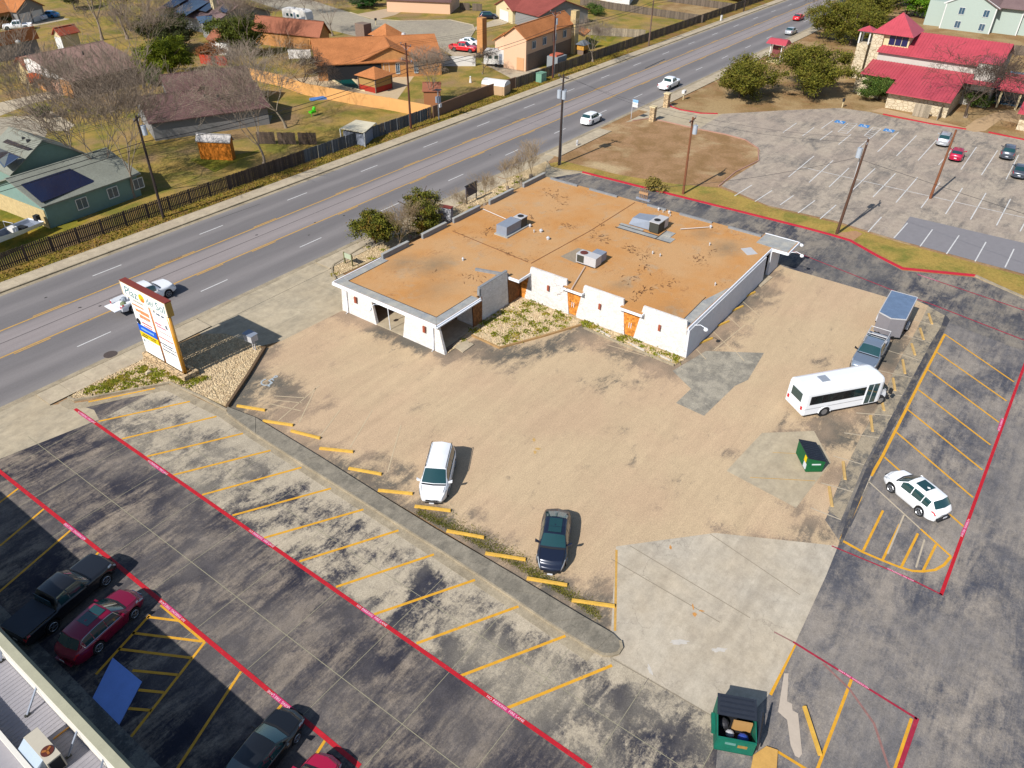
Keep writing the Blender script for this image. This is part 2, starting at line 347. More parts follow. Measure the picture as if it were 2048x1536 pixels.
for y in (64.45, 69.25):
    base = line_obj('broken_centre_line', (0, 0), (3.1, 0), .13, .009, m_yeld, road); base.location = (36, y, .009)
    for k in range(-5, 30):
        o = base.copy(); COL.objects.link(o); o.parent = road; o.location = (30.5+k*12.2+(4 if y > 65 else 0), y, .009)
for y, x0 in ((61.35, 22.05), (72.35, 17.5)):
    base = None
    for k in range(-5, 34):
        if base is None: base = line_obj('lane_dash', (0, 0), (3.05, 0), .12, .009, m_white, road); o = base
        else: o = base.copy(); COL.objects.link(o); o.parent = road
        o.location = (x0+k*12.2, y, .009)
# gutters, kerbs, sidewalks built of slabs
gut = MB()
for a, b in ((RX0, RX1),): gut.box(a, b, 57.35, 57.9, -.02, .006); gut.box(a, b, 75.25, 75.8, -.02, .006)
gut.build('gutter', m_gut, kind='structure')
MB().box(RX0, RX1, 75.8, 75.95, -.02, .14).build('kerb', m_gut, kind='structure')
walk = place(None, 'sidewalk', None, kind='structure')
sl = MB().box(.012, 1.788, 0, 1.85, 0, .12).mesh('slab', m_walk)
x = -6.0
while x < 300:
    place(sl, 'slab', walk, loc=(x, 75.96, 0)); x += 1.8
MB().box(300, RX1, 75.96, 77.81, 0, .12).build('far_slabs', m_walk, walk)
MB().box(-6, 300, 75.96, 77.81, -.02, .09).build('bed', m_gut, walk)
walk2 = place(None, 'sidewalk', None, kind='structure')
sl2 = MB().box(.012, 1.788, 0, 2.1, 0, .10).mesh('slab', m_walk)
for x0, x1 in ((16.5, 29.6), (45.0, 75.5), (87.0, 101.0), (114, 200)):
    x = x0
    while x < x1: place(sl2, 'slab', walk2, loc=(x, 55.12, 0)); x += 1.8
    MB().box(x0, x, 55.12, 57.22, -.02, .08).build('bed', m_gut, walk2)
    MB().box(x0, x, 57.2, 57.35, -.02, .125).build('kerb', m_gut, walk2)
# sheets of the near side
nearpave = sheet('rear_drive', [(14, 57.4), (14, -120), (400, -120), (400, 57.4)], -.012, m_field, px=False)
drv = sheet('driveway', [(12, 57.4), (30, 57.4), (45, 57.4), (45, 46), (33.5, 48.2), (30, 50), (29.6, 55.1), (16.6, 55.1), (17.6, 54.2), (18.2, 52), (17.8, 50.6), (10.8, 52.0), (-20, 52.8), (-20, 57.4)], -.001, m_drive, px=False)
for yy in (55.1,): line_obj('joint', (29.6, yy), (45, yy), .04, .003, m_wire, drv)
for xx in (33, 37.5, 42): line_obj('joint', (xx, 49.5), (xx, 57.3), .03, .003, m_joint, drv)
for i, (a, b, w_) in enumerate((((1290, 137), (1330, 118), .25), ((1150, 195), (1240, 160), .08), ((1000, 250), (1090, 225), .06), ((430, 440), (520, 408), .06), ((1440, 45), (1475, 30), .5))): line_obj('tar_seam', G(*a), G(*b), w_, .0075, m_wire, road)
for i, px in enumerate(((688, 431), (630, 445), (513, 470), (92, 595), (160, 615), (178, 640), (200, 612), (980, 310), (618, 470), (1350, 330-180))):
    c = G(*px); g = random.Random(i); MB().face([(c.x+.16*g.uniform(.6, 1.3)*cos(2*pi*k/9), c.y+.11*g.uniform(.6, 1.3)*sin(2*pi*k/9), .0085) for k in range(9)]).build('tar_spot', m_wire, road)
sheet('side_driveway', [(76, 57.4), (87.5, 57.4), (85.5, 52.5), (84.7, 48), (74.6, 48.6), (74.5, 53), (76, 55)], .001, m_drive, px=False)
right = sheet('right_lot', [(1676, 1092), (1735, 960), (1885, 640), (1776, 594), (1568, 534), (1560, 485), (1500, 448), (1400, 415), (1300, 395), (1130, 352), (1160, 345), (1340, 390), (1600, 454), (1702, 482), (1757, 515), (1805, 541), (1950, 555), (2010, 581), (2300, 665), (3600, 1050), (3600, 2600), (1400, 1900), (1440, 1440), (1500, 1400), (1590, 1285)], .0, m_right)
sheet('back_drive', [(1088, 358), (1160, 346), (1340, 391), (1600, 455), (1702, 483), (1757, 516), (1805, 542), (1950, 556), (2010, 582), (2300, 666), (2300, 800), (1885, 640), (1776, 596), (1568, 536), (1500, 480), (1300, 430)], .003, m_back)
low = sheet('lower_lot', [(-900, 1400), (-300, 1000), (12, 890), (152, 816), (330, 772), (460, 830), (700, 960), (1000, 1160), (1225, 1310), (1440, 1440), (1400, 1900), (700, 1900), (-900, 1900)], -.004, m_aisle)
# stall slabs between the red line and the island
XR = G(463, 1035).x; XI = G(700, 960).x
stall = place(None, 'stall_pavement', None, kind='structure')
ys = [50.5, 46.2, 41.9, 37.6, 33.3, 29.0, 24.7, 20.4, 16.1, 11.8, 7.5, 3.2]
def stall_wear(x, y):
    e = max(0, (19.2-x)/2.6); far = max(0, (14-y)/12); s_ = (y-50.5)/3.17; c = .5+.5*cos(2*pi*s_+x*1.3); return .32*min(1, e)*c+.30*far+.22*c*max(0, min(1, (x-19.5)/2))-.45*max(0, min(1, x-21.6))
import bmesh
for i in range(len(ys)-1):
    for (xa, xb) in ((XR-.1, XR+2.6), (XR+2.6, 23.5)):
        w_, h_ = xb-xa-.03, ys[i]-ys[i+1]-.03; nx, ny = 5, 8; mb = MB()
        vv = [(w_*a/nx, h_*b/ny, 0) for b in range(ny+1) for a in range(nx+1)]
        mb.add(vv, [(b*(nx+1)+a, b*(nx+1)+a+1, (b+1)*(nx+1)+a+1, (b+1)*(nx+1)+a) for b in range(ny) for a in range(nx)])
        o = mb.build('slab', m_stall, stall, loc=(xa+.015, ys[i+1]+.015, .004))
        at = o.data.attributes.new('wear', 'FLOAT', 'POINT'); at.data.foreach_set('value', [stall_wear(xa+p[0], ys[i+1]+p[1]) for p in vv])
ais = place(None, 'aisle_pavement', None, kind='structure')
for i in range(len(ys)-1):
    if ys[i] > 50: pass
    for (xa, xb) in ((9.6, 13.65), (13.65, XR-.1)):
        MB().face([(xa+.012, ys[i+1]+.012, 0), (xb-.012, ys[i+1]+.012, 0), (xb-.012, ys[i]-.012, 0), (xa+.012, ys[i]-.012, 0)]).build('slab', m_aisle, ais, loc=(0, 0, .004))
line_obj('joint', (13.65, 52.8), (13.65, -2), .04, .009, m_joint, ais)
line_obj('joint', (XR+2.6, 50), (XR+2.6, 3), .035, .009, m_joint, stall)
for y in ys: line_obj('joint', (9.6, y), (22.75, y), .03, .0085, m_joint, stall)
for (a, b) in (((70, 862), (62, 857)),): pass
# tan lot in the middle
wear_tan = dist_fn([([(527, 702), (500, 760), (466, 812)], 2.2, .8), ([(466, 812), (640, 905), (760, 985), (860, 1045), (1000, 1120), (1222, 1262)], 2.6, .72), ([(560, 770), (590, 800), (560, 830)], 2.2, .8), ([(600, 820), (640, 800)], 2, .55),
  ([(684, 630), (760, 655), (890, 712), (950, 690)], 1.9, .95), ([(640, 650), (684, 640)], 1.5, .6), ([(925, 690), (1000, 715), (1090, 700), (1160, 672)], 2.6, .68), ([(1175, 672), (1250, 706), (1330, 742)], 2.2, .85), ([(1240, 700), (1290, 735)], 2.2, .7), ([(1350, 740), (1400, 700), (1480, 610), (1520, 580)], 3.2, .82), ([(1540, 545), (1570, 560)], 2, .6),
  ([(744, 910)], 1.5, .8), ([(809, 945)], 1.6, .8), ([(947, 1033)], 1.5, .8), ([(700, 905)], 1.3, .5), ([(1199, 1172)], 2, .75), ([(1060, 1165)], 1.2, .6), ([(1025, 1070)], 1.2, .6), ([(1460, 905)], 1.2, .6), ([(1600, 1035), (1640, 1060)], 2.5, .62), ([(1590, 1050)], 1.5, .7), ([(1580, 870), (1640, 880)], 2.2, .7), ([(1690, 830), (1650, 870)], 3, .9), ([(1810, 650), (1760, 760), (1700, 860)], 1.8, .85), ([(1660, 965), (1690, 940)], 1.5, .7), ([(1645, 725)], 1.2, .5), ([(1340, 380+384)], 1.3, .5), ([(1200, 775), (1320, 760)], 2.0, .45), ([(1440, 1065), (1650, 1090)], 1.2, .45)])
tan_ = wear_sheet('tan_lot', [(527, 700), (683, 622), (800, 640), (960, 560), (1200, 500), (1500, 500), (1568, 534), (1776, 595), (1830, 600), (1858, 612), (1668, 1000), (1690, 1050), (1676, 1093), (1430, 1067), (1232, 1093), (1222, 1266), (850, 1040), (460, 815)], .006, m_tan, wear_tan, .6)
sheet('old_patch', [(1345, 742), (1412, 702), (1528, 706), (1496, 760), (1470, 772), (1408, 832), (1352, 806), (1382, 778)], .014, m_patch)
apron = sheet('concrete_apron', [(1232, 1093), (1430, 1066), (1676, 1092), (1652, 1152), (1590, 1287), (1536, 1392), (1500, 1430), (1436, 1438), (1215, 1308), (1240, 1290), (1222, 1262)], .012, m_apron)
for a, b in (((1222, 1118), (1440, 1245)), ((1260, 1092), (1500, 1236)), ((1420, 1068), (1600, 1190)), ((1225, 1318), (1438, 1440))):
    line_obj('joint', G(*a), G(*b), .05, .016, mat('fine_crack', srgb(150, 138, 118), .9, 0), apron)
wp = mat('scraped_concrete', srgb(218, 210, 198), .9, .12, 1.2, 10, world=True); op = mat('orange_marking', srgb(226, 160, 84), .8, .2, 2, 12, world=True)
def blotch(name, px, rx, ry, rot, m, par, z, seed):
    """a ragged spot on the pavement"""
    g = random.Random(seed); c = G(*px); k = 26; P = []
    for i in range(k):
        a = 2*pi*i/k; r = 1+g.uniform(-.35, .25); x, y = rx*r*cos(a), ry*r*sin(a); P.append((c.x+x*cos(rot)-y*sin(rot), c.y+x*sin(rot)+y*cos(rot), z))
    return MB().face(P).build(name, m, par)
for i, (px, rx, ry, rot) in enumerate((((1359, 1284), .5, .16, -.9), ((1438, 1300), .45, .14, -.9), ((1300, 1340), .3, .1, .8))): blotch('scrape', px, rx, ry, rot, wp, apron, .0165, i)
for i, (px, rx, ry) in enumerate((((1389, 1229), .16, .12), ((1386, 1214), .2, .05), ((1403, 1222), .06, .16), ((1341, 1095), .18, .08))): blotch('orange_mark', px, rx, ry, .6, op, apron, .0167, i+9)
for i, (px, rx, ry) in enumerate((((1070, 905), .2, .12), ((1076, 898), .12, .2), ((1068, 880), .25, .1))): blotch('orange_mark', px, rx, ry, .6, mat('faded_orange', srgb(222, 180, 110), .8, .2, 2, 12, world=True), tan_, .012, i+19)
padm = sheet('dumpster_pad', [(1453, 942), (1524, 866), (1628, 862), (1662, 925), (1592, 1016)], .012, m_drive)
line_obj('joint', G(1500, 955), G(1630, 962), .05, .016, m_yeld, padm); line_obj('joint', G(1545, 905), G(1600, 908), .04, .016, m_yeld, padm)
# row of slabs with the narrow stops, east side of the tan lot
strip_ = place(None, 'slab_strip', None, kind='structure')
Lq = [(1856, 612), (1842, 641), (1826, 672), (1806, 706), (1786, 746), (1766, 789), (1746, 832), (1722, 872), (1700, 918), (1676, 972), (1655, 1022)]
Rq = [(1890, 631), (1882, 654), (1862, 686), (1843, 722), (1824, 756), (1804, 792), (1784, 832), (1758, 876), (1728, 930), (1706, 984), (1682, 1040)]
for i in range(10):
    q = [G(*Lq[i]), G(*Rq[i]), G(*Rq[i+1]), G(*Lq[i+1])]; c = sum(q, Vector())/4
    q = [c+(p-c)*.985 for p in q]
    MB().face([(p.x, p.y, 0) for p in q][::-1]).build('slab', m_slab, strip_, loc=(0, 0, .014))
    line_obj('stall_line', G(Rq[i+1][0], Rq[i+1][1]), G(Lq[i+1][0]-34, Lq[i+1][1]-6), .09, .018, m_whited, strip_)
sheet('strip_verge', [(1858, 611), (1892, 628), (1900, 640), (1684, 1090), (1650, 1040)], .0085, m_back)
sheet('asphalt_margin', [(1890, 629), (1900, 640), (1760, 905), (1684, 1088), (1676, 1092), (1706, 1000), (1735, 930)], .010, stained('margin_asphalt', srgb(130, 122, 112), srgb(84, 84, 90), .6, None, .6, 1, 2, 0))
# church side
sheet('church_lot', [(1443, 372), (1470, 345), (1517, 322), (1520, 300), (1490, 280), (1450, 268), (1380, 255), (1440, 228), (1560, 221), (1680, 216), (1740, 224), (1790, 236), (1950, 262), (2048, 280), (2500, 370), (2500, 690), (2048, 548), (1788, 478), (1668, 441), (1536, 411)], .004, m_church)
sheet('new_asphalt_patch', [(1820, 433), (2048, 486), (2300, 545), (2300, 618), (2048, 548), (1788, 478)], .009, m_newpatch)
sheet('church_driveway', [(1250, 245), (1312, 216), (1342, 208), (1352, 216), (1400, 226), (1445, 228), (1400, 256), (1393, 258), (1345, 246), (1290, 238), (1262, 243)], .006, m_drive)
lawn = sheet('field_lawn', [(1094, 326), (1110, 312), (1265, 242), (1300, 238), (1380, 256), (1450, 270), (1490, 281), (1518, 300), (1515, 325), (1435, 374), (1540, 415), (1668, 445), (1788, 482), (2048, 553), (2300, 620), (2300, 665), (2010, 580), (1950, 552), (1805, 537), (1755, 512), (1702, 480), (1600, 452), (1340, 388), (1165, 344), (1125, 340), (1100, 334)], .008, m_field)
sheet('grass_strip', [(1094, 328), (1125, 322), (1240, 350), (1350, 368), (1440, 376), (1540, 415), (1668, 445), (1788, 482), (2048, 553), (2300, 620), (2300, 665), (2010, 580), (1950, 552), (1805, 537), (1755, 512), (1702, 480), (1600, 452), (1340, 388), (1165, 344), (1125, 340), (1100, 334)], .012, m_strip)
sheet('church_verge', [(1342, 206), (1500, 140), (1560, 112), (1700, 50), (2100, -80), (2400, 100), (2500, 330), (2048, 282), (1950, 262), (1790, 236), (1680, 217), (1440, 229), (1360, 218)], .0, m_soil)
sheet('church_path', [(1742, 222), (1765, 216), (1930, 255), (1950, 240), (1990, 225), (2048, 215), (2100, 240), (2048, 250), (2000, 240), (1970, 262), (1950, 264)], .008, mat('path', srgb(206, 172, 130), .9, .15, .5, 8, world=True))
# residential side
sheet('back_yards', [(-60, 77.8), (-60, 400), (520, 400), (520, 77.8)], .0, m_yard, px=False)
sheet('road_verge', [(-60, 77.82), (520, 77.82), (520, 80.4), (-60, 80.4)], .01, m_verge, px=False)
m_cul = stained('cul_de_sac_concrete', srgb(196, 184, 160), srgb(176, 164, 146), .45, None, .1, 0, 1, .1, sharp=.25)
sheet('cul_de_sac', [(700, 25), (740, 38), (790, 42), (900, 40), (945, 50), (950, 60), (940, 76), (900, 90), (880, 96), (800, 92), (700, 70), (640, 55), (600, 30), (560, 20), (440, -20), (560, -20)], .012, m_cul)
sheet('residential_street', [(-160, 300), (0, 235), (40, 234), (75, 243), (95, 262), (85, 290), (0, 330), (-160, 380)], .012, m_cul)
sheet('house_driveway', [(94, 184), (130, 190), (60, 208), (0, 232), (-30, 240), (-30, 215), (0, 205)], .016, m_walk)
sheet('house_driveway', [(40, 234), (100, 222), (150, 250), (135, 262), (100, 262), (80, 243)], .016, m_walk)
sheet('yard_path', [(320, 262), (545, 230), (540, 246), (320, 272)], .016, m_gut)
sheet('house_driveway', [(0, 60), (40, 42), (95, 32), (140, 38), (70, 52), (30, 62)], .016, m_walk)
sheet('house_driveway', [(716, 28), (785, 15), (815, 18), (790, 30), (750, 40)], .016, mat('tan_drive', srgb(204, 178, 146), .9, .12, .4, 6, world=True))
sheet('house_driveway', [(935, 60), (1000, 35), (1030, 38), (1010, 48), (950, 60)], .016, m_walk)
sheet('house_driveway', [(880, 95), (945, 80), (975, 105), (945, 118), (905, 112)], .016, m_walk)
sheet('rv_pad', [(962, 125), (1005, 118), (1085, 138), (1028, 160)], .016, m_walk)
sheet('pool_deck', [(585, 158), (700, 145), (830, 150), (790, 205), (640, 180)], .010, mat('deck', srgb(214, 188, 150), .9, .12, .5, 6, world=True))
sheet('bare_yard', [(1310, 12), (1400, 0), (1440, 18), (1400, 32), (1330, 20)], .012, m_soil)
sheet('lawn_patch', [(1180, 70), (1240, 66), (1215, 92), (1190, 96)], .012, m_green)
sheet('lawn_patch', [(0, 420), (90, 440), (180, 440), (60, 500), (0, 520)], .012, m_green)
sheet('lawn_patch', [(380, 320), (470, 310), (520, 300), (430, 345)], .012, m_green)
# ---- painted markings, each stripe its own object under its pavement
YL = [((177, 804), (310, 777)), ((197, 843), (380, 803)), ((244, 878), (433, 833)), ((294, 913), (486, 867)), ((347, 950), (541, 901)), ((404, 990), (603, 935)), ((465, 1031), (662, 977)), ((528, 1076), (727, 1019)), ((599, 1123), (797, 1061)), ((672, 1174), (868, 1109)), ((748, 1229), (950, 1160)), ((833, 1287), (1037, 1213)), ((921, 1352), (1131, 1272)), ((1015, 1416), (1224, 1331))]
for a, b in YL: line_obj('stall_line', G(*a), G(*b), .17, .0125, m_yel, stall)
YB = [((-60, 1050), (38, 976)), ((0, 1092), (89, 1017)), ((-20, 1200), (142, 1060)), ((0, 1300), (197, 1105)), ((192, 1349), (300, 1230)), ((262, 1474), (410, 1284)), ((295, 1234), (360, 1242)), ((265, 1266), (404, 1283)), ((237, 1298), (384, 1316)), ((265, 1341), (357, 1350)), ((277, 1380), (328, 1385)), ((257, 1417), (303, 1421)), ((355, 1537), (482, 1343)), ((512, 1470), (565, 1408)), ((600, 1560), (650, 1481))]
for a, b in YB: line_obj('stall_line', G(*a), G(*b), .15, .0125, m_yel, ais)
line_obj('stall_line', G(322, 1210), G(409, 1284), .17, .014, m_yel, ais)
YR = [((1890, 669), (2028, 764)), ((1873, 704), (2013, 802)), ((1855, 739), (1998, 845)), ((1836, 779), (1981, 890)), ((1815, 819), (1965, 940)), ((1792, 864), (1946, 995)), ((1766, 912), (1928, 1054)), ((1726, 1102), (1766, 1021)), ((1765, 1120), (1800, 1048)), ((1802, 1135), (1836, 1067)), ((1846, 1142), (1872, 1089)), ((1841, 1058), (1902, 1113))]
for a, b in YR: line_obj('stall_line', G(*a), G(*b), .15, .0085, m_yel, right)
for a, b, mm in (((1890, 668), (1838, 768), m_yel), ((1838, 768), (1765, 912), m_yel), ((1765, 912), (1742, 952), m_yel), ((1742, 952), (1722, 992), m_whited), ((1722, 992), (1682, 1080), m_yel), ((1682, 1080), (1725, 1104), m_yel), ((1737, 963), (1841, 1058), m_whited), ((1832, 1135), (1849, 1079), m_whited), ((1775, 1108), (1808, 1030), m_whited)):
    line_obj('stall_line', G(*a), G(*b), .2 if mm is m_yel else .1, .0095, mm, right)
cv = [(1725, 1104), (1765, 1121), (1801, 1135), (1825, 1142), (1846, 1143), (1870, 1140), (1888, 1130), (1902, 1113)]
mbc = MB().strip(GL(cv), .17, .004, .011); mbc.build('curved_line', m_yel, right)
for a, b in (((1590, 1289), (1541, 1390)), ((1703, 1359), (1634, 1540)), ((1823, 1437), (1789, 1540)), ((1553, 1502), (1615, 1540))): line_obj('stall_line', G(*a), G(*b), .15, .0085, m_yel, right)
RL = [('x', (150, 818), (1182, 1537), .24, m_red, ais), ('x', (-80, 880), (220, 1118), .24, m_red, ais), ('x', (220, 1118), (720, 1533), .24, m_red, ais),
      ('x', (2060, 700), (1882, 1190), .2, m_red, right), ('x', (1663, 1092), (1808, 1152), .1, m_redd, right), ('x', (1808, 1152), (1884, 1190), .12, m_redd, right),
      ('x', (1586, 1284), (1834, 1438), .13, m_redd, right), ('x', (1834, 1436), (1796, 1545), .22, m_redd, right), ('x', (1548, 1264), (1586, 1284), .09, m_redfade, apron),
      ('x', (1555, 490), (1791, 583), .13, m_redd, right), ('x', (1791, 583), (1864, 609), .13, m_redd, right), ('x', (1864, 609), (2070, 689), .15, m_redd, right), ('x', (1835, 549), (2070, 628), .14, m_redd, right)]
for _, a, b, wd, mm, par in RL: line_obj('fire_lane_line', G(*a), G(*b), wd, .0165, mm, par)
MB().strip(GL([(1646, 1327), (1698, 1377), (1748, 1447), (1779, 1540)]), .12, .004, .009).build('old_fire_lane_line', m_redfade, right)
m_pink = mat('pink_stencil_ground', srgb(214, 60, 120), .7, .1)
def lane_text(a, b, par, wd=.24, flip=False, size=.2, mm=None):
    A = G(*a); B = G(*b); d = B-A; c = (A+B)/2; ang = atan2(d.y, d.x)+(pi if flip else 0)
    if wd: line_obj('stencil_ground', A, B, wd*.98, .0205, m_pink if mm is None else mm, par)
    text('stencil_lettering', 'NO PARKING  FIRE LANE', size, m_ltr, par, Matrix.Translation((c.x, c.y, .0235))@Matrix.Rotation(ang, 4, 'Z'), .0005, space=1.05)
for a, b in (((160, 826), (186, 844)), ((301, 925), (330, 946)), ((506, 1066), (540, 1089)), ((724, 1218), (763, 1245)), ((986, 1401), (1035, 1435))): lane_text(a, b, ais)
for a, b in (((130, 1048), (170, 1079)), ((328, 1208), (362, 1236)), ((545, 1389), (588, 1424))): lane_text(a, b, ais, flip=True)
for a, b in (((2005, 838), (1997, 861)), ((1936, 1042), (1924, 1070))): lane_text(a, b, right, .2, size=.17)
lane_text((1774, 1137), (1828, 1163), right, .11, size=.13); lane_text((1679, 1341), (1735, 1376), right, .13, True, .14); lane_text((1805, 1131.5-960+384), (1812, 557), right, 0, size=.01) if False else None
lane_text((1835, 549), (1877, 563), right, .14, size=.14)
WL = [((1566, 265), (1593, 246)), ((1605, 272), (1628, 255)), ((1640, 280), (1665, 262)), ((1643, 257), (1667, 240)), ((1677, 289), (1702, 269)), ((1718, 295), (1741, 275)), ((1755, 304), (1797, 264)), ((1793, 312), (1833, 271)), ((1836, 321), (1873, 280)), ((1877, 330), (1906, 297)), ((1922, 339), (1953, 294)), ((1963, 350), (1995, 301)), ((2012, 359), (2037, 310)),
      ((1577, 354), (1628, 312)), ((1618, 365), (1666, 321)), ((1658, 374), (1698, 336)), ((1702, 383), (1750, 337)), ((1746, 394), (1791, 347)), ((1792, 405), (1835, 355)), ((1842, 416), (1880, 365)), ((1891, 428), (1925, 376)), ((1941, 439), (1972, 386)), ((1993, 451), (2021, 398)), ((2040, 463), (2070, 408)),
      ((1603, 334), (2100, 447)), ((1560, 410), (1587, 391)), ((1596, 426), (1630, 401)), ((1640, 438), (1672, 410)), ((1736, 464), (1763, 434)), ((1788, 476), (1815, 446)), ((1840, 493), (1865, 459)), ((1893, 508), (1918, 471)), ((1950, 523), (1972, 484)), ((2010, 535), (2028, 498)), ((1469, 392), (1504, 370)), ((1510, 403), (1544, 381))]
chl = bpy.data.objects['church_lot']
for a, b in WL: line_obj('stall_line', G(*a), G(*b), .12, .013, m_white, chl)
for q in (((560+6144, 1055), (640+6144, 985), (715+6144, 990), (630+6144, 1070)), ((770+6144, 1085), (840+6144, 1020), (905+6144, 1030), (820+6144, 1105))):
    p = [G(x/4, y/4) for x, y in q]
    for i in range(4): line_obj('hatch_line', p[i], p[(i+1) % 4], .1, .013, m_white, chl)
    for t in (.2, .4, .6, .8): line_obj('hatch_line', p[0].lerp(p[1], t), p[3].lerp(p[2], t), .1, .0135, m_white, chl)
m_blue = mat('blue_paint', srgb(70, 150, 220), .7, .15, 1, 10)
def wheelchair(name_par, c, s, rz, z, mm):
    mb = MB(); T = lambda x, y: (c.x+(x*cos(rz)-y*sin(rz))*s, c.y+(x*sin(rz)+y*cos(rz))*s)
    arc = [T(.0+.26*cos(a), -.12+.26*sin(a)) for a in np.linspace(rad(150), rad(395), 12)]
    mb.strip(arc, .07*s, z, z+.003)
    mb.strip([T(-.02, .32), T(-.02, .02), T(.18, .0), T(.30, -.28), T(.38, -.26)], .07*s, z, z+.0035); mb.strip([T(-.02, .18), T(.16, .16)], .06*s, z, z+.004)
    mb.strip([T(-.02+.07*cos(a), .42+.07*sin(a)) for a in np.linspace(0, 2*pi, 8)], .06*s, z, z+.003)
    mb.build('wheelchair_symbol', mm, name_par)
for p in ((1680, 244), (1728, 252), (1778, 261)):
    c = G(*p); MB().box(-.75, .75, -.75, .75, 0, .002).build('blue_square', m_blue, chl, loc=(c.x, c.y, .012)); wheelchair(chl, c, 1.5, -pi/2, .016, m_white)
c = G(538, 762); wheelchair(bpy.data.objects['tan_lot'], c, 1.7, -pi/2, .016, mat('faded_symbol', srgb(190, 200, 205), .8, .15, 2, 12))
for a, b in (((556, 842), (640, 770)), ((597, 848), (632, 775)), ((641, 872), (680, 820)), ((700, 895), (745, 820)), ((775, 945), (802, 850)), ((545, 800), (604, 806)), ((541, 808), (602, 822)), ((548, 792), (612, 796)), ((1215, 690), (1290, 712)), ((1428, 700), (1490, 650)), ((1466, 697), (1488, 722)), ((1420, 657), (1462, 698)), ((1450, 627), (1480, 655)), ((1478, 597), (1520, 633)), ((1393, 699), (1412, 719))):
    line_obj('faint_stall_line', G(*a), G(*b), .07, .0165, mat('faint_paint', srgb(222, 200, 164), .85, .15, 2, 12), bpy.data.objects['tan_lot'])
line_obj('apron_edge_line', G(1233, 1100), G(1230, 1262), .14, .0175, m_yeld, apron)
# blue ramp pad by the left building, white broken kerb at the lower right
bp = sheet('blue_ramp', [(226, 1316), (284, 1364), (238, 1451), (185, 1398)], .05, mat('blue_ramp_paint', srgb(122, 156, 224, .95), .75, .1, .8, 12, world=True), thick=.05)
sheet('broken_concrete', [(1568, 1347), (1577, 1347), (1574, 1403), (1584, 1408), (1585, 1421), (1596, 1427), (1604, 1508), (1598, 1516), (1590, 1512), (1581, 1490), (1574, 1440), (1556, 1424)], .016, mat('pale_concrete', srgb(206, 190, 172), .9, .08, 1, 9, world=True))
# ---- kerbs and the long island
kr = MB()
isl_u = [(455, 816), (512, 838), (640, 916), (760, 992), (870, 1060), (1024, 1150), (1100, 1196), (1170, 1238), (1226, 1270)]
isl_l = [(455, 828), (512, 870), (600, 926), (700, 988), (800, 1052), (900, 1114), (1000, 1180), (1100, 1248), (1192, 1304)]
U = GL(isl_u); L_ = GL(isl_l)
tip = [(1240, 1284), (1243, 1297), (1236, 1308), (1222, 1312), (1205, 1311)]
poly = [(p.x, p.y) for p in U]+[(p.x, p.y) for p in GL(tip)]+[(p.x, p.y) for p in L_[::-1]]
isl = place(None, 'traffic_island', None, kind='structure')
MB().prism(poly, -.02, .14).build('bed', m_island, isl)
for i in range(8):
    a, b, c2, d = U[i], U[i+1], L_[i+1], L_[i]; q = [a, b, c2, d]; c0 = sum(q, Vector())/4
    MB().prism([((c0+(p-c0)*.985).x, (c0+(p-c0)*.985).y) for p in q], .14, .165).build('slab', m_island, isl)
MB().strip([(p.x, p.y) for p in L_]+[(p.x, p.y) for p in GL(tip[::-1])]+[], .16, -.02, .15).build('kerb', m_gut, isl)
MB().strip(GL([(135, 797), (150, 806), (180, 802), (250, 786), (318, 773), (336, 769), (350, 772), (400, 798), (455, 824), (520, 868), (700, 984), (1000, 1176), (1190, 1304)]), .75, -.02, .012, side=-1).build('gutter', m_gut, isl)
MB().strip(GL([(1094, 326), (1093, 322), (1100, 335), (1125, 341), (1165, 345)]), .18, -.02, .14).build('kerb', m_gut, kind='structure')
MB().strip(GL([(1165, 345), (1340, 389), (1600, 454), (1660, 470), (1700, 482), (1757, 514), (1805, 538), (1950, 552)]), .26, -.02, .15).build('red_kerb', m_kred, kind='structure')
MB().strip(GL([(1950, 552), (2000, 575), (2048, 596), (2300, 672)]), .3, -.02, .13).build('kerb', m_gut, kind='structure')
MB().strip(GL([(1265, 242), (1300, 237), (1345, 247), (1393, 258), (1450, 269), (1490, 280), (1516, 297), (1517, 322), (1470, 345), (1437, 373)]), .13, -.02, .12).build('kerb', mat('kerb_pinkish', srgb(196, 150, 132), .8, .15, .5, 6, world=True), kind='structure')
MB().strip(GL([(1337, 207), (1342, 214), (1360, 220), (1400, 227), (1435, 228)]), .2, -.02, .14).build('red_kerb', m_kred, kind='structure')
MB().strip(GL([(1766, 229), (1860, 248), (1932, 259)]), .3, -.02, .14).build('red_kerb', m_kred, kind='structure')
MB().strip(GL([(1977, 265), (2048, 280), (2300, 330)]), .3, -.02, .14).build('red_kerb', m_kred, kind='structure')
MB().strip(GL([(700, 25), (745, 38), (800, 42), (900, 40), (945, 50), (950, 60), (940, 76)]), .25, -.02, .12).build('kerb', m_walk, kind='structure')
MB().strip(GL([(-20, 240), (30, 234), (70, 240), (95, 258)]), .25, -.02, .12).build('kerb', m_walk, kind='structure')
# sidewalk by the lower-left building
MB().box(4.0, 5.3, -20, 90, -.02, .13).build('shop_sidewalk', stained('shop_walk', srgb(150, 146, 138), srgb(104, 104, 104), .5, None, .8, 0, 1, 0), kind='structure')
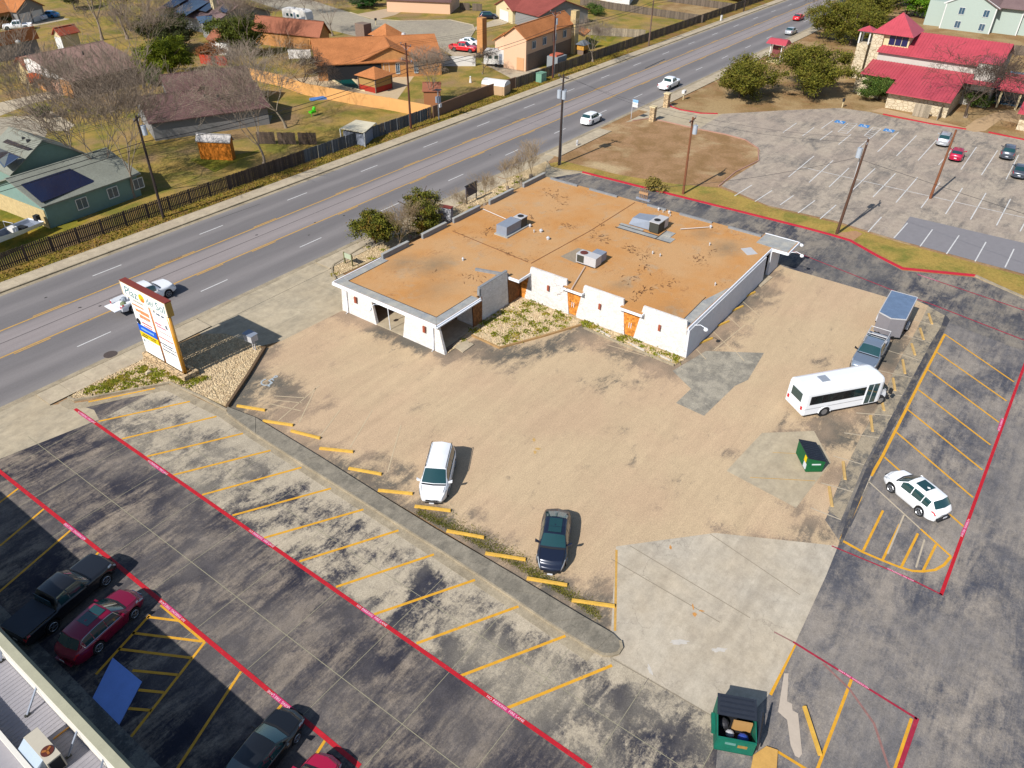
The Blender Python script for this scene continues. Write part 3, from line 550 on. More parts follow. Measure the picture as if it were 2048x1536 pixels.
# gravel beds, each with its border
bed_m = mat('border_timber', srgb(196, 156, 104), .85, .2, 1, 8, world=True)
def bed(pts, border=None, bm=None, h=.16, wdt=.16):
    o = sheet('gravel_bed', pts, .05, m_grav)
    if border: MB().strip(GL(border), wdt, -.02, h).build('border', bm or bed_m, o)
    return o
bedA = bed([(893, 709), (945, 657), (1017, 610), (1049, 598), (1136, 631), (1164, 641), (1160, 652), (1000, 697), (945, 673)], [(944, 672), (999, 697), (1085, 674), (1162, 651)])
bedB = bed([(1164, 641), (1250, 671), (1371, 718), (1350, 731), (1250, 690), (1168, 656)], [(1168, 657), (1250, 692), (1348, 732)], m_gut)
bedC = bed([(137, 796), (200, 757), (292, 716), (410, 668), (450, 668), (498, 684), (530, 700), (455, 815), (337, 768), (250, 780), (150, 801)], [(530, 698), (500, 748), (455, 816)], mat('dark_timber', srgb(120, 96, 70), .85, .2, 1, 8), .26, .22)
MB().strip(GL([(455, 822), (400, 794), (340, 767), (318, 771), (180, 797), (150, 802), (137, 797)]), .16, -.02, .16).build('border', m_gut, bedC)
bedD = bed([(668, 556), (664, 540), (668, 532), (700, 512), (745, 485), (800, 455), (960, 380), (1095, 322), (1088, 352), (900, 440), (760, 515)], [(672, 560), (665, 548), (664, 538), (668, 531), (700, 511), (740, 487)], m_gut)
# concrete landings beside the building
MB().prism([(p.x, p.y) for p in GL([(905, 692), (925, 678), (948, 690), (926, 706)])], -.02, .09).build('landing', m_walk, kind='structure')
MB().prism([(p.x, p.y) for p in GL([(1500, 560), (1520, 545), (1545, 556), (1522, 575)])], -.02, .09).build('landing', m_walk, kind='structure')
MB().prism([(p.x, p.y) for p in GL([(1668, 441+26), (1706, 482), (1725, 468), (1712, 462)])], -.02, .03).build('brick_path', mat('brick_path_m', srgb(196, 150, 110), .9, .2, 1, 8, world=True), kind='structure')
# ------------------------------------------------ the white stone office building in the middle
m_gravroof, nn_, ll_, bb_ = nodes('gravel_roof'); bb_.inputs['Roughness'].default_value = .95; bb_.inputs['Specular IOR Level'].default_value = .1
def _roofmat(n, l, b):
    v = mapping(n, l, True)
    c = mix(n, l, ramp(n, l, noise(n, l, v, .16, 5, .6), .4, .62), srgb(212, 166, 116), srgb(210, 152, 92))
    c = mix(n, l, ramp(n, l, noise(n, l, v, .5, 6, .65, .5), .56, .74), c, srgb(196, 168, 134))
    for (cx, cy, rr, st) in ((46.5, 46.3, 1.9, .6), (48, 43.6, 2.3, .75), (44.5, 40.5, 2.4, .35), (68.5, 23.2, 2.0, .7), (70.3, 26.5, 1.6, .5), (55.4, 27.6, 1.3, .5), (54, 22, 1.6, .35)):
        s = n.new('ShaderNodeVectorMath'); s.operation = 'DISTANCE'; sc = n.new('ShaderNodeVectorMath'); sc.operation = 'MULTIPLY'; sc.inputs[1].default_value = (.7, 1, 0)
        l.new(v, sc.inputs[0]); l.new(sc.outputs[0], s.inputs[0]); s.inputs[1].default_value = (cx*.7, cy, 0)
        a = n.new('ShaderNodeMath'); a.operation = 'MULTIPLY_ADD'; l.new(noise(n, l, v, 1.4, 5, .7), a.inputs[0]); a.inputs[1].default_value = 2.2; l.new(s.outputs['Value'], a.inputs[2])
        f = ramp(n, l, a.outputs[0], rr*.0+.9, rr+1.1, (st,)*3, (0, 0, 0)); r = f.node; r.color_ramp.elements[0].position = 0; r.color_ramp.elements[1].position = 1
        mr = n.new('ShaderNodeMapRange'); mr.inputs[1].default_value = 1.0; mr.inputs[2].default_value = rr+1.1; l.new(a.outputs[0], mr.inputs[0]); l.new(mr.outputs[0], r.inputs[0])
        c = mix(n, l, r.outputs[0], c, srgb(140, 126, 104))
    tw = ramp(n, l, noise(n, l, mapping(n, l, True, (1, 2.6, 1), .6), 1.1, 8, .85, 1.2), .545, .6); g = ramp(n, l, noise(n, l, v, .3, 3), .5, .6)
    c = mix(n, l, mix(n, l, .55, (0, 0, 0), mix(n, l, 1.0, tw, g, 'MULTIPLY')), c, srgb(150, 100, 66))
    c = mix(n, l, 1.0, c, ramp(n, l, noise(n, l, v, 12, 4, .8), .3, .7, (.75,)*3, (1.1,)*3), 'MULTIPLY')
    l.new(c, b.inputs['Base Color']); bump(n, l, b, noise(n, l, v, 26, 3, .8), .5, .03)
_roofmat(nn_, ll_, bb_)
def stone(name, col, joint, scale=2.2, rough=.85, st=.9, sq=(1, 1, 1.8)):
    """painted rubble wall: rounded stones with recessed joints"""
    m, n, l, b = nodes(name); b.inputs['Roughness'].default_value = rough; b.inputs['Specular IOR Level'].default_value = .2
    v = mapping(n, l, False, sq); vo = n.new('ShaderNodeTexVoronoi'); vo.inputs['Scale'].default_value = scale; vo.feature = 'DISTANCE_TO_EDGE'; l.new(v, vo.inputs['Vector'])
    v2 = n.new('ShaderNodeTexVoronoi'); v2.inputs['Scale'].default_value = scale; l.new(v, v2.inputs['Vector'])
    f = ramp(n, l, vo.outputs['Distance'], .01, .09)
    c = mix(n, l, f, joint, col); c = mix(n, l, 1.0, c, ramp(n, l, v2.outputs['Color'], 0, 1, (.84,)*3, (1.04,)*3), 'MULTIPLY')
    c = mix(n, l, 1.0, c, ramp(n, l, noise(n, l, v, 1.0, 5, .7), .3, .7, (.84, .82, .79), (1, 1, 1)), 'MULTIPLY')
    l.new(c, b.inputs['Base Color']); bump(n, l, b, f, st, .05); return m
m_wstone = stone('white_painted_stone', (.70, .675, .65), (.60, .56, .52), 3.8, st=.4)
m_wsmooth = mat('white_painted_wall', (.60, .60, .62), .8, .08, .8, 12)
m_flash = mat('galvanised_flashing', srgb(176, 178, 178), .55, .22, .8, 9, metal=.0, world=True, col2=srgb(206, 200, 186), amt=.4)
m_trim = mat('white_trim', (.74, .76, .80), .5, .06, 1, 10)
m_trimd = mat('weathered_trim', srgb(156, 158, 160), .7, .2, 1, 10, world=True)
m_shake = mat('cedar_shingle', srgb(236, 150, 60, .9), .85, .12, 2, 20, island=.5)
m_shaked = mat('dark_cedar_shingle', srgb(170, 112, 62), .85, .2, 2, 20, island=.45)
m_shback = mat('shingle_backing', srgb(96, 52, 26), .9, .1)
m_rust = mat('rust_red_fixture', srgb(172, 88, 62), .6, .1)
m_acg = mat('ac_grey_metal', srgb(150, 158, 172), .5, .1, 1, 12)
m_acw = mat('ac_light_metal', srgb(206, 204, 204), .5, .08, 1, 12)
m_acd = mat('ac_coil_dark', srgb(74, 74, 66), .7, .15, 3, 30)
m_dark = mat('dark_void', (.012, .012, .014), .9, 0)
m_pvc = mat('white_pvc', srgb(226, 214, 206), .5, .05)
office = thing('office_building', 'low white stone office building with flat orange gravel roof in the middle of the lot', 'building', (40.1, 19.2, 0))
OX, OY = 40.1, 19.2
def B(mb, name, m, parent=office, **kw):
    mb.v = [(v[0]-OX, v[1]-OY, v[2]) for v in mb.v]; return mb.build(name, m, parent, **kw)
ZR = 2.82
roofp = [(39.85, 48.6), (39.85, 36.35), (45.6, 36.35), (45.6, 36.75), (50.4, 36.75), (50.4, 35.6), (52.25, 35.6), (52.25, 19.6), (71.3, 19.6), (71.3, 17.9), (74.3, 17.9), (74.3, 21.4), (73.6, 21.4), (73.6, 48.6)]
B(MB().prism(roofp, ZR-.22, ZR), 'roof', m_gravroof)
roof = [o for o in bpy.data.objects if o.name == 'roof'][0]
# flashing bands on the roof edge
def band(pts, name='flashing', m=None, z=.02):
    mb = MB().prism(pts, ZR+.0, ZR+z); return B(mb, name, m or m_flash, office)
band([(39.9, 48.55), (39.9, 36.4), (40.8, 37.2), (40.8, 47.7)])
band([(39.92, 36.4), (45.5, 36.4), (45.5, 37.2), (40.82, 37.2)])
band([(39.92, 48.55), (40.82, 47.7), (46.0, 47.7), (46.0, 48.55)])
band([(52.3, 19.65), (61, 19.65), (57, 20.6), (52.3, 20.4)], z=.015)
band([(71.35, 18.0), (74.25, 18.0), (74.25, 21.3), (71.6, 21.3)]); 
band([(68.3, 20.9), (69.2, 20.2), (70.2, 21.3), (69.3, 22.0)], 'flashing', m_acw)
# seams of black mastic beside the flashing
for a, b in (((40.82, 47.7), (40.82, 37.2)), ((40.82, 37.2), (45.5, 37.2)), ((40.82, 47.7), (46, 47.7)), ((52.3, 20.45), (58, 20.6))):
    B(MB().beam((a[0], a[1], ZR+.02), (b[0], b[1], ZR+.02), .06, .02), 'mastic_seam', m_wire)
# fascias and gutters
def fas(a, b, h=.26, w=.1, m=None, name='fascia', z=ZR-.1):
    return B(MB().beam((a[0], a[1], z), (b[0], b[1], z), w, h), name, m or m_trim)
for a, b in (((39.78, 48.68), (39.78, 36.25)), ((39.73, 36.28), (45.7, 36.28)), ((39.9, 48.67), (46, 48.67)), ((52.2, 19.52), (71.3, 19.52)), ((71.25, 17.82), (74.4, 17.82)), ((74.38, 17.9), (74.38, 21.4)), ((50.35, 36.7), (50.35, 35.55)), ((50.3, 35.52), (52.3, 35.52)), ((71.2, 17.85), (71.2, 19.5))): fas(a, b)
for a, b in (((39.68, 48.6), (39.68, 36.2)), ((39.7, 36.17), (45.6, 36.17))): fas(a, b, .1, .11, None, 'gutter', ZR-.13)
for x, y in ((39.78, 47.3), (39.78, 36.95)):
    B(MB().tube([(39.72, y, ZR-.2), (40.0, y, ZR-.5), (40.02, y, 1.2), (39.92, y-.02, .12), (39.75, y, .06)], .055, 6), 'downspout', m_trim)
def panel(axis, c, b0, b1, t0, t1, z0, z1, thick=.3, batter=.12, sgn=-1, m=None, name='wall'):
    """battered wall panel: axis x -> plane x=c facing sgn; b0,b1 at the base and t0,t1 at the top along the other axis"""
    f = lambda al, d, z: (c+sgn*d*-1*-1*0+(-sgn)*d, al, z) if axis == 'x' else (al, c+(-sgn)*d, z)
    base = [f(b0, 0, z0), f(b1, 0, z0), f(b1, thick, z0), f(b0, thick, z0)]
    top = [f(t0, batter, z1), f(t1, batter, z1), f(t1, thick, z1), f(t0, thick, z1)]
    return B(MB().hexa(base, top), name, m or m_wstone)
# front wall of the left block: two battered piers and the opening between them
panel('x', 40.05, 48.1, 43.75, 48.0, 44.3, 0, ZR-.22)
panel('x', 40.05, 40.55, 35.75, 40.15, 36.45, 0, ZR-.22)
panel('y', 48.15, 40.1, 46.5, 40.25, 46.2, 0, ZR-.22, sgn=1); panel('y', 48.15, 46.5, 73.3, 46.5, 73.2, 0, ZR-.22, sgn=1, m=m_wsmooth)
# covered patio
B(MB().box(40.1, 45.1, 36.4, 48.0, 0, .08), 'patio_floor', m_drive)
panel('x', 45.1, 38.6, 36.7, 38.3, 36.7, 0, ZR-.22, batter=.05); panel('x', 45.1, 48.0, 40.6, 48, 40.9, 0, ZR-.22, batter=.05, m=m_wsmooth)
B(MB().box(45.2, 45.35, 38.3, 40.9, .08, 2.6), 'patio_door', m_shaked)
B(MB().tube([(40.15, 42.15, .05), (40.05, 42.15, 2.6)], .035, 6), 'post', m_trim)
# shingled panels: each shingle is too small to pick apart, so real shingles joined in one mesh
def shingles(axis, c, b0, b1, t0, t1, z0, z1, sgn=-1, m=None, dk=None, base=None):
    mb = MB(); row = .2; nz = int((z1-z0)/row)
    for k in range(nz):
        za = z0+(z1-z0)*k/nz; zb = za+(z1-z0)/nz*1.25; t = k/nz
        lo = b0+(t0-b0)*t; hi = b1+(t1-b1)*t; s_ = 1 if hi > lo else -1; a = lo; e = hi
        while (e-a)*s_ > .03:
            wv = min(rnd.uniform(.12, .24), (e-a)*s_); d0 = rnd.uniform(.035, .06); q = a+s_*wv
            x0, x1 = sorted((a+s_*.008, q-s_*.008)); j = rnd.uniform(-.02, .02)
            if axis == 'x': vs0 = [(c, x0, za+j), (c, x1, za+j), (c+sgn*d0, x1, za+j), (c+sgn*d0, x0, za+j)]; vs1 = [(c, x0, zb), (c, x1, zb), (c+sgn*.01, x1, zb), (c+sgn*.01, x0, zb)]
            else: vs0 = [(x0, c, za+j), (x1, c, za+j), (x1, c+sgn*d0, za+j), (x0, c+sgn*d0, za+j)]; vs1 = [(x0, c, zb), (x1, c, zb), (x1, c+sgn*.01, zb), (x0, c+sgn*.01, zb)]
            mb.hexa(vs0, vs1); a = q
    o = B(mb, 'shingle_cladding', m or m_shake); o['kind'] = 'stuff'
    panel(axis, c, b0, b1, t0, t1, z0-.0, z1, .08, 0, sgn, m_shback, 'door_panel')
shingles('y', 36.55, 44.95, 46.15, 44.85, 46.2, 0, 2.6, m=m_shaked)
panel('y', 36.62, 46.1, 50.3, 46.1, 50.2, 0, 3.45, .3, .12)
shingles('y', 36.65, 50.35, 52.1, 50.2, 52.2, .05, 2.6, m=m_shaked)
shingles('x', 52.2, 36.6, 36.0, 36.6, 35.7, .05, 2.6)
piers = [((36.1, 31.1), (35.55, 31.6)), ((30.35, 25.25), (29.75, 25.75)), ((24.35, 19.25), (23.8, 19.75))]
for (b, t) in piers: panel('x', 52.15, b[0], b[1], t[0], t[1], 0, 3.4, .32, .1)
doors = [((31.1, 30.35), (31.65, 29.75)), ((25.25, 24.35), (25.75, 23.75))]
for (b, t) in doors:
    shingles('x', 52.28, b[0], b[1], t[0], t[1], .12, 2.6)
    fas((51.75, t[0]+.15), (51.75, t[1]-.15), .2, .1, z=2.72); fas((51.8, t[0]+.12), (52.4, t[0]+.12), .2, .08, z=2.72); fas((51.8, t[1]-.12), (52.4, t[1]-.12), .2, .08, z=2.72)
    B(MB().box(51.8, 52.5, t[1]-.1, t[0]+.1, 2.64, 2.8), 'door_canopy', m_gravroof)
    for s in (-.1, .1): B(MB().box(52.16, 52.22, (b[0]+b[1])/2+s-.02, (b[0]+b[1])/2+s+.02, .9, 1.4), 'door_handle', m_trim)
for x in (33.4, 27.9, 22.0): B(MB().box(51.98, 52.08, x-.1, x+.1, 1.75, 2.3), 'wall_lamp', m_rust)
for y in (46.1, 37.9): B(MB().box(39.9, 40.02, y-.12, y+.12, 1.5, 2.1), 'wall_lamp', m_rust)
# south wall, plain and in shade, with the recessed entrance at its far end
panel('y', 19.25, 52.15, 69.6, 52.25, 69.6, 0, ZR-.22, m=m_wsmooth)
B(MB().box(69.6, 70.9, 19.9, 20.1, 0, ZR-.22), 'entrance_door', mat('grey_blue_door', srgb(120, 130, 150), .5, .05))
panel('y', 19.22, 70.9, 73.6, 70.9, 73.6, 0, ZR-.22, m=m_wsmooth)
panel('x', 73.5, 19.2, 48.1, 19.2, 48.1, 0, ZR-.22, sgn=1, m=m_wsmooth)
# parapet walls standing above the roof edge
for a, b in (((762, 512), (814, 486)), ((843, 472), (890, 448)), ((915, 444), (962, 416)), ((986, 407), (1028, 382)), ((1048, 371), (1088, 349))):
    p, q = G(*a, 3.1), G(*b, 3.1); y = 48.35
    B(MB().box(p.x, q.x, y-.12, y+.14, ZR, 3.3), 'parapet', m_trimd); B(MB().box(p.x-.03, q.x+.03, y-.16, y+.18, 3.3, 3.36), 'coping', m_flash)
for a, b in (((1098, 357), (1155, 370)), ((1180, 376), (1236, 391)), ((1300, 405), (1336, 416)), ((1364, 423), (1428, 441)), ((1460, 450), (1526, 468))):
    p, q = G(*a, 3.0), G(*b, 3.0); x = 73.2
    B(MB().box(x-.1, x+.12, q.y, p.y, ZR, 3.02), 'parapet', m_trimd)
B(MB().box(45.9, 46.15, 36.6, 36.85, ZR, 3.45), 'parapet', m_trimd)
for (x0, x1) in ((46.1, 50.25),): B(MB().box(x0, x1, 36.72, 37.0, 3.45, 3.5), 'coping', m_trimd)
B(MB().beam((49.5, 39.9, ZR+.12), (50.45, 36.8, ZR+.12), .22, .24), 'parapet', m_trimd)
# expansion strips and cracks on the roof
for a, b in (((905, 462), (1055, 524)), ((1062, 527), (1180, 462)), ((1180, 462), (1270, 405))):
    p, q = G(*a, ZR), G(*b, ZR); B(MB().beam((p.x, p.y, ZR+.012), (q.x, q.y, ZR+.012), .09, .02), 'roof_seam', mat('roof_seam_m', srgb(150, 100, 60), .9, .2))
# pipes laid on the roof, and vents
def pipe(a, b, z=.14): 
    p, q = G(*a, ZR+z), G(*b, ZR+z); return B(MB().tube([p, q], .045, 6), 'drain_pipe', m_pvc)
pipe((966, 418), (1012, 438)); pipe((1170, 533), (1143, 578)); pipe((1361, 458), (1418, 454))
vents = [(1060, 454), (1082, 464), (1096, 479), (1068, 465), (926, 521), (1317, 421), (1338, 427), (1326, 425), (1421, 456), (1305, 508), (1320, 513), (1419, 491), (1430, 571), (1340, 433)]
for i, p in enumerate(vents):
    c = G(*p, ZR); s = (.16, .2, .2, .07, .12, .14, .16, .07, .16, .09, .08, .08, .08, .06)[i]
    mb = MB().cyl((c.x, c.y, ZR), (c.x, c.y, ZR+.22), s*.7, None, 8); mb.cyl((c.x, c.y, ZR+.2), (c.x, c.y, ZR+.34), s*1.1, s*.4, 8); B(mb, 'roof_vent', m_acw)
# security lamps on curved arms
for (x, y, z, dx, dy) in ((39.75, 42.9, 2.55, -.9, .2), (71.8, 17.8, 2.7, .2, -1.1), (53.2, 19.4, 2.7, .1, -1.0), (74.3, 18.5, 2.6, .3, -.9)):
    o = B(MB().tube([(x, y, z), (x+dx*.5, y+dy*.5, z+.18), (x+dx, y+dy, z)], .03, 5), 'lamp_arm', m_trim)
    lamp = MB().ball((x+dx-OX, y+dy-OY, z-.12), .2, 10, 6, .8).build('lamp_head', m_trim, o, smooth=True)
# twigs and weeds collected along the seams of the roof: nobody could count them
mb = MB(); g = random.Random(31)
for a, b, n_, sp in (((1100, 424), (1132, 402), 30, .35), ((1183, 464), (1212, 484), 90, .4), ((1255, 492), (1292, 514), 110, .45), ((1262, 606), (1302, 574), 80, .35), ((1322, 580), (1350, 560), 50, .25), ((1280, 548), (1296, 526), 40, .2), ((1122, 446), (1142, 456), 50, .3), ((1088, 376), (1120, 398), 90, .5), ((996, 498), (1052, 522), 80, .2), ((958, 476), (990, 452), 50, .3), ((905, 462), (940, 478), 30, .2), ((1370, 540), (1430, 500), 50, .4), ((1240, 560), (1285, 545), 30, .5), ((1205, 452), (1200, 440), 20, .2), ((1060, 440), (1050, 430), 20, .3), ((1110, 590), (1136, 556), 30, .3), ((1390, 520), (1400, 512), 30, .3), ((960, 640-60), (930, 600-60), 20, .8), ((880, 560), (850, 540), 12, .6), ((985, 560), (940, 545), 20, .6)):
    p, q = G(*a, ZR), G(*b, ZR)
    for i in range(int(n_*.45)):
        t_ = g.random(); c = p.lerp(q, t_)+Vector((g.gauss(0, sp), g.gauss(0, sp), 0)); an = atan2((q-p).y, (q-p).x)+g.gauss(0, .6); L = g.uniform(.15, .6)*(.6 if sp < .3 else 1); w_ = g.uniform(.012, .035)
        d = Vector((cos(an), sin(an), 0)); nn = Vector((-d.y, d.x, 0)); e = c+d*L*.5+nn*g.gauss(0, .06); f = c+d*L+nn*g.gauss(0, .15); z = ZR+.02
        mb.add([(c.x-nn.x*w_, c.y-nn.y*w_, z), (e.x-nn.x*w_, e.y-nn.y*w_, z+.03), (f.x, f.y, z), (e.x+nn.x*w_, e.y+nn.y*w_, z+.03), (c.x+nn.x*w_, c.y+nn.y*w_, z)], [(0, 1, 3, 4), (1, 2, 3)])
o = B(mb, 'roof_debris', mat('twig_debris', srgb(140, 96, 66), .95, .2, island=.5)); o['kind'] = 'stuff'
# ---- machines on the roof (things of their own)
def ac(label, px, sx, sy, h, rz, z0, parts, m=m_acg):
    c = G(*px, z0); t = thing('rooftop_air_conditioner', label, 'air conditioner', (c.x, c.y, z0), rz); return t
t = ac('grey rooftop air conditioner with duct box nearest the road side of the gravel roof', (1022, 462), 0, 0, 0, 0, ZR, None)
MB().box(-1.5, 1.0, -.55, .75, .12, 1.05).build('duct_box', m_acg, t); MB().box(1.0, 2.0, -.6, .35, .12, 1.1).build('condenser', m_acd, t)
MB().box(.95, 2.05, -.65, .4, 1.1, 1.16).build('top_panel', m_acw, t); MB().cyl((1.5, -.12, 1.16), (1.5, -.12, 1.2), .33, None, 14).build('fan_grille', m_dark, t)
MB().box(-1.7, 2.2, -.8, .9, .0, .12).build('curb', m_flash, t)
t = ac('large grey rooftop air conditioner on flashing sheets near the back edge of the roof', (1298, 460), 0, 0, 0, 0, ZR, None)
MB().hexa([(-.2, -.2, .1), (1.9, -.2, .1), (1.9, 2.3, .1), (-.2, 2.3, .1)], [(-.0, -.1, 1.0), (1.8, -.1, 1.0), (1.7, 2.1, .75), (.2, 2.1, .75)]).build('duct_box', m_acg, t)
MB().box(-.5, .9, -1.25, -.2, .12, 1.15).build('condenser', m_acd, t); MB().box(-.55, .95, -1.3, -.15, 1.15, 1.22).build('top_panel', m_acw, t); MB().cyl((.2, -.7, 1.22), (.2, -.7, 1.26), .34, None, 14).build('fan_grille', m_dark, t)
MB().box(.9, 1.9, -1.2, -.15, .12, 1.1).build('side_cabinet', m_acw, t)
for k, (x0, x1, y0, y1) in enumerate(((-1.6, -.9, -1.5, 2.9), (-.85, -.3, .4, 3.1), (-1.6, -.4, -3.2, -1.6), (-.3, .9, -2.6, -1.5))): MB().box(x0, x1, y0, y1, .0, .06).build('flashing_sheet', m_flash, t)
for k, (x0, x1, y0, y1) in enumerate(((-.88, -.84, -1.5, 3.1), (-1.66, -1.6, -3.2, 3.1), (-1.6, .9, -1.62, -1.55))): MB().box(x0, x1, y0, y1, .06, .1).build('mastic_seam', m_wire, t)
t = ac('pale rooftop air conditioner with open round fan nearest the courtyard doors', (1178, 527), 0, 0, 0, 0, ZR, None)
MB().box(-.7, .35, -1.1, 1.05, .15, 1.05).build('cabinet', m_acw, t); MB().box(.35, 1.5, -1.0, .1, .15, .95).build('duct_box', m_acg, t)
MB().cyl((-.2, .5, 1.05), (-.2, .5, 1.09), .38, None, 18).build('fan_opening', mat('rusty_fan', srgb(120, 60, 50), .7, .2), t); MB().box(-.72, -.68, .2, .95, .25, .95).build('coil', m_acd, t)
MB().box(-.6, -.4, -.9, .9, 0, .15).box(1.1, 1.3, -.9, .1, 0, .15).build('support_rail', m_dark, t)
c = G(1150, 512, ZR); B(MB().prism([(p.x, p.y) for p in GL([(1121, 513), (1156, 496), (1180, 502), (1180, 520), (1150, 526)], ZR)], ZR+.003, ZR+.012), 'worn_patch', mat('roof_bare', srgb(176, 158, 134), .9, .2, 1.5, 14, world=True))
t = thing('roof_service_mast', 'cluster of electrical conduits and weatherheads rising at the back edge of the roof', 'electrical mast', (G(1285, 402, ZR).x, G(1285, 402, ZR).y, ZR))
mb = MB()
for i in range(5): mb.tube([(0, -.5+i*.22, 0), (0, -.5+i*.22, 1.2+.15*(i % 3)), (-.1, -.5+i*.22, 1.35+.15*(i % 3))], .045, 6)
mb.build('conduit', mat('rusty_conduit', srgb(170, 130, 96), .7, .2), t); MB().box(-.12, .12, -.9, .8, .12, .3).build('rack', m_acg, t); MB().box(-.1, .1, -.6, .5, .8, 1.05).build('meter_box', mat('tan_box', srgb(190, 150, 110), .7, .1), t)
# ---- pylon sign
Pn, Pf = G(372, 757), G(300, 712)          # near end and far end of the planter, front edge
sx = 24.75
sign = thing('pylon_sign', 'tall plaza pylon sign with tenant panels and gold posts in a stone planter', 'sign', (sx+.35, 52.6, 0))
m_gold = mat('gold_post', srgb(222, 156, 36), .3, .12, 1, 8, spec=.6, coat=.5); m_goldd = mat('gold_box', srgb(186, 152, 74), .5, .1)
m_sface = mat('sign_white_face', (.80, .78, .74), .4, .03); m_brown = mat('brown_top', srgb(140, 62, 50), .6, .12, 1, 8)
m_block = stone('planter_block', srgb(226, 196, 154), srgb(150, 130, 104), 2.0, sq=(1, 1, 1.6))
def T3(mb, name, m, parent=sign, **kw): return mb.build(name, m, parent, **kw)
y0, y1 = -3.1, 2.75
pl = MB()
for (a, b, c, d) in ((-.65, .65, y0, y0+.3), (-.65, .65, y1-.3, y1), (-.65, -.35, y0+.3, y1-.3), (.35, .65, y0+.3, y1-.3)): pl.box(a, b, c, d, 0, .55)
T3(pl, 'planter', m_block); T3(MB().box(-.35, .35, y0+.3, y1-.3, .3, .42), 'soil', m_soil)
zt = 7.15; hb = 1.25
T3(MB().box(-.45, .04, -3.0, 3.0, zt-hb, zt-.03), 'top_box', m_goldd); T3(MB().box(-.48, .07, -3.03, 3.03, zt-.03, zt+.04), 'top_cap', m_brown)
T3(MB().box(-.48, -.45, -2.95, 2.95, zt-hb+.06, zt-.1), 'face', m_sface)
T3(MB().box(.04, .07, -2.95, 2.95, zt-hb+.06, zt-.1), 'face', m_sface)
fr = MB(); fr.box(-.5, -.44, -3.0, 3.0, zt-hb, zt-hb+.07).box(-.5, -.44, -3.0, -2.92, zt-hb, zt).box(-.5, -.44, 2.92, 3.0, zt-hb, zt); T3(fr, 'frame', mat('cream_frame', srgb(250, 226, 184), .5, .04))
for y, r in ((-2.5, .17), (-.02, .1)):
    T3(MB().cyl((-.19, y, .35), (-.19, y, zt-hb), r, None, 12), 'post', m_gold if r > .12 else mat('orange_post', srgb(214, 128, 50), .4, .1), smooth=True)
T3(MB().cyl((.1, 2.4, .35), (.1, 2.4, zt-hb), .14, None, 12), 'post', m_gold, smooth=True)
m_s = {k: mat('sign_'+k, srgb(*v), .5, .02) for k, v in dict(orange=(236, 150, 96), teal=(70, 130, 132), red=(214, 80, 80), pink=(238, 120, 150), blue=(20, 96, 214), yellow=(250, 214, 0), black=(30, 30, 36), navy=(60, 80, 110), grey=(150, 160, 170), lblue=(150, 200, 245), sun=(255, 200, 20), sun2=(240, 120, 60)).items()}
cols = [(-2.3, -.14, [1.1, 1.5, .9, .55, .6, .7, .5]), (.12, 2.7, [1.0, 1.2, .6, .75, .62, .6, 1.0])]
FM = lambda y, z, x=-.3: Matrix.Translation((x, y, z))@Matrix(((0, 0, -1, 0), (-1, 0, 0, 0), (0, 1, 0, 0), (0, 0, 0, 1)))
ztop = zt-hb-.02
for ci, (ya, yb, hs) in enumerate(cols):
    k = (ztop-.55)/sum(hs); z = ztop
    for i, h in enumerate(hs):
        h *= k; mm = m_sface
        if ci == 1 and i == 3: mm = m_s['blue']
        if ci == 1 and i == 4: mm = m_s['yellow']
        T3(MB().box(-.27, -.1, ya+.02, yb-.02, z-h+.015, z-.015), 'panel', mm); zc = z-h/2; yc = (ya+yb)/2
        # strokes of print that stay illegible in the photograph too
        pr = []
        if ci == 1:
            if i == 0: pr = [('orange', .3, -.25, 1.6, .2), ('grey', .1, .15, 1.4, .12)]
            if i == 1: pr = [('orange', -.1, .32, 1.9, .4), ('orange', -.25, -.12, 1.5, .3), ('grey', .1, -.3, 1.8, .05)]
            if i == 2: pr = [('red', -.25, .1, 1.4, .16), ('red', -.3, -.14, 1.2, .12)]
            if i == 3: pr = [('lblue', 0, 0, 1.8, .2)]
            if i == 4: pr = [('black', .0, .08, 1.9, .1), ('black', .7, -.12, .8, .12), ('black', -.5, -.1, .7, .07)]
            if i == 5: pr = [('teal', .95, 0, .22, .3), ('grey', -.1, .1, 1.6, .07), ('grey', -.2, -.06, 1.2, .06)]
        else:
            if i == 0: pr = [('navy', .6, .15, .25, .25), ('navy', .1, .05, .5, .18), ('navy', -.5, .05, .4, .2)]
            if i == 1: pr = [('pink', .5, .25, .9, .2), ('pink', .2, .0, 1.2, .16), ('navy', -.6, .3, .3, .4), ('red', -.2, -.45, 1.6, .07)]
            if i == 2: pr = [('red', 0, .04, 1.9, .13)]
            if i == 3: pr = [('navy', .2, .12, 1.7, .13), ('navy', -.1, -.12, 1.8, .11)]
            if i == 4: pr = [('navy', 0, .07, 1.9, .12), ('orange', .5, -.12, .7, .06)]
            if i == 5: pr = [('grey', 0, .1, 1.5, .05)]
        for (cc, dy, dz, wd, ht) in pr:
            mb = MB(); n = max(2, int(wd/.17)); q = wd/n
            if ht > .2 and cc in ('orange', 'navy', 'teal'): n = 3; q = wd/3
            for j in range(n):
                a = yc+dy-wd/2+j*q; hh = ht*rnd.uniform(.6, 1)
                mb.box(-.285, -.272, a+.02, a+q-.025, zc+dz-hh/2, zc+dz+hh/2)
            T3(mb, 'print', m_s[cc])
        if ci == 1 and i == 2: T3(MB().cyl((-.27, yc+.95, zc), (-.29, yc+.95, zc), .28, None, 16), 'round_logo', m_s['black'])
        z -= h
text('lettering', 'Plaz', 1.12, m_s['teal'], sign, FM(1.78, zt-.72, -.485), .006, shear=.15)
text('lettering', 'del', .85, m_s['teal'], sign, FM(-.72, zt-.72, -.485), .006, shear=.15)
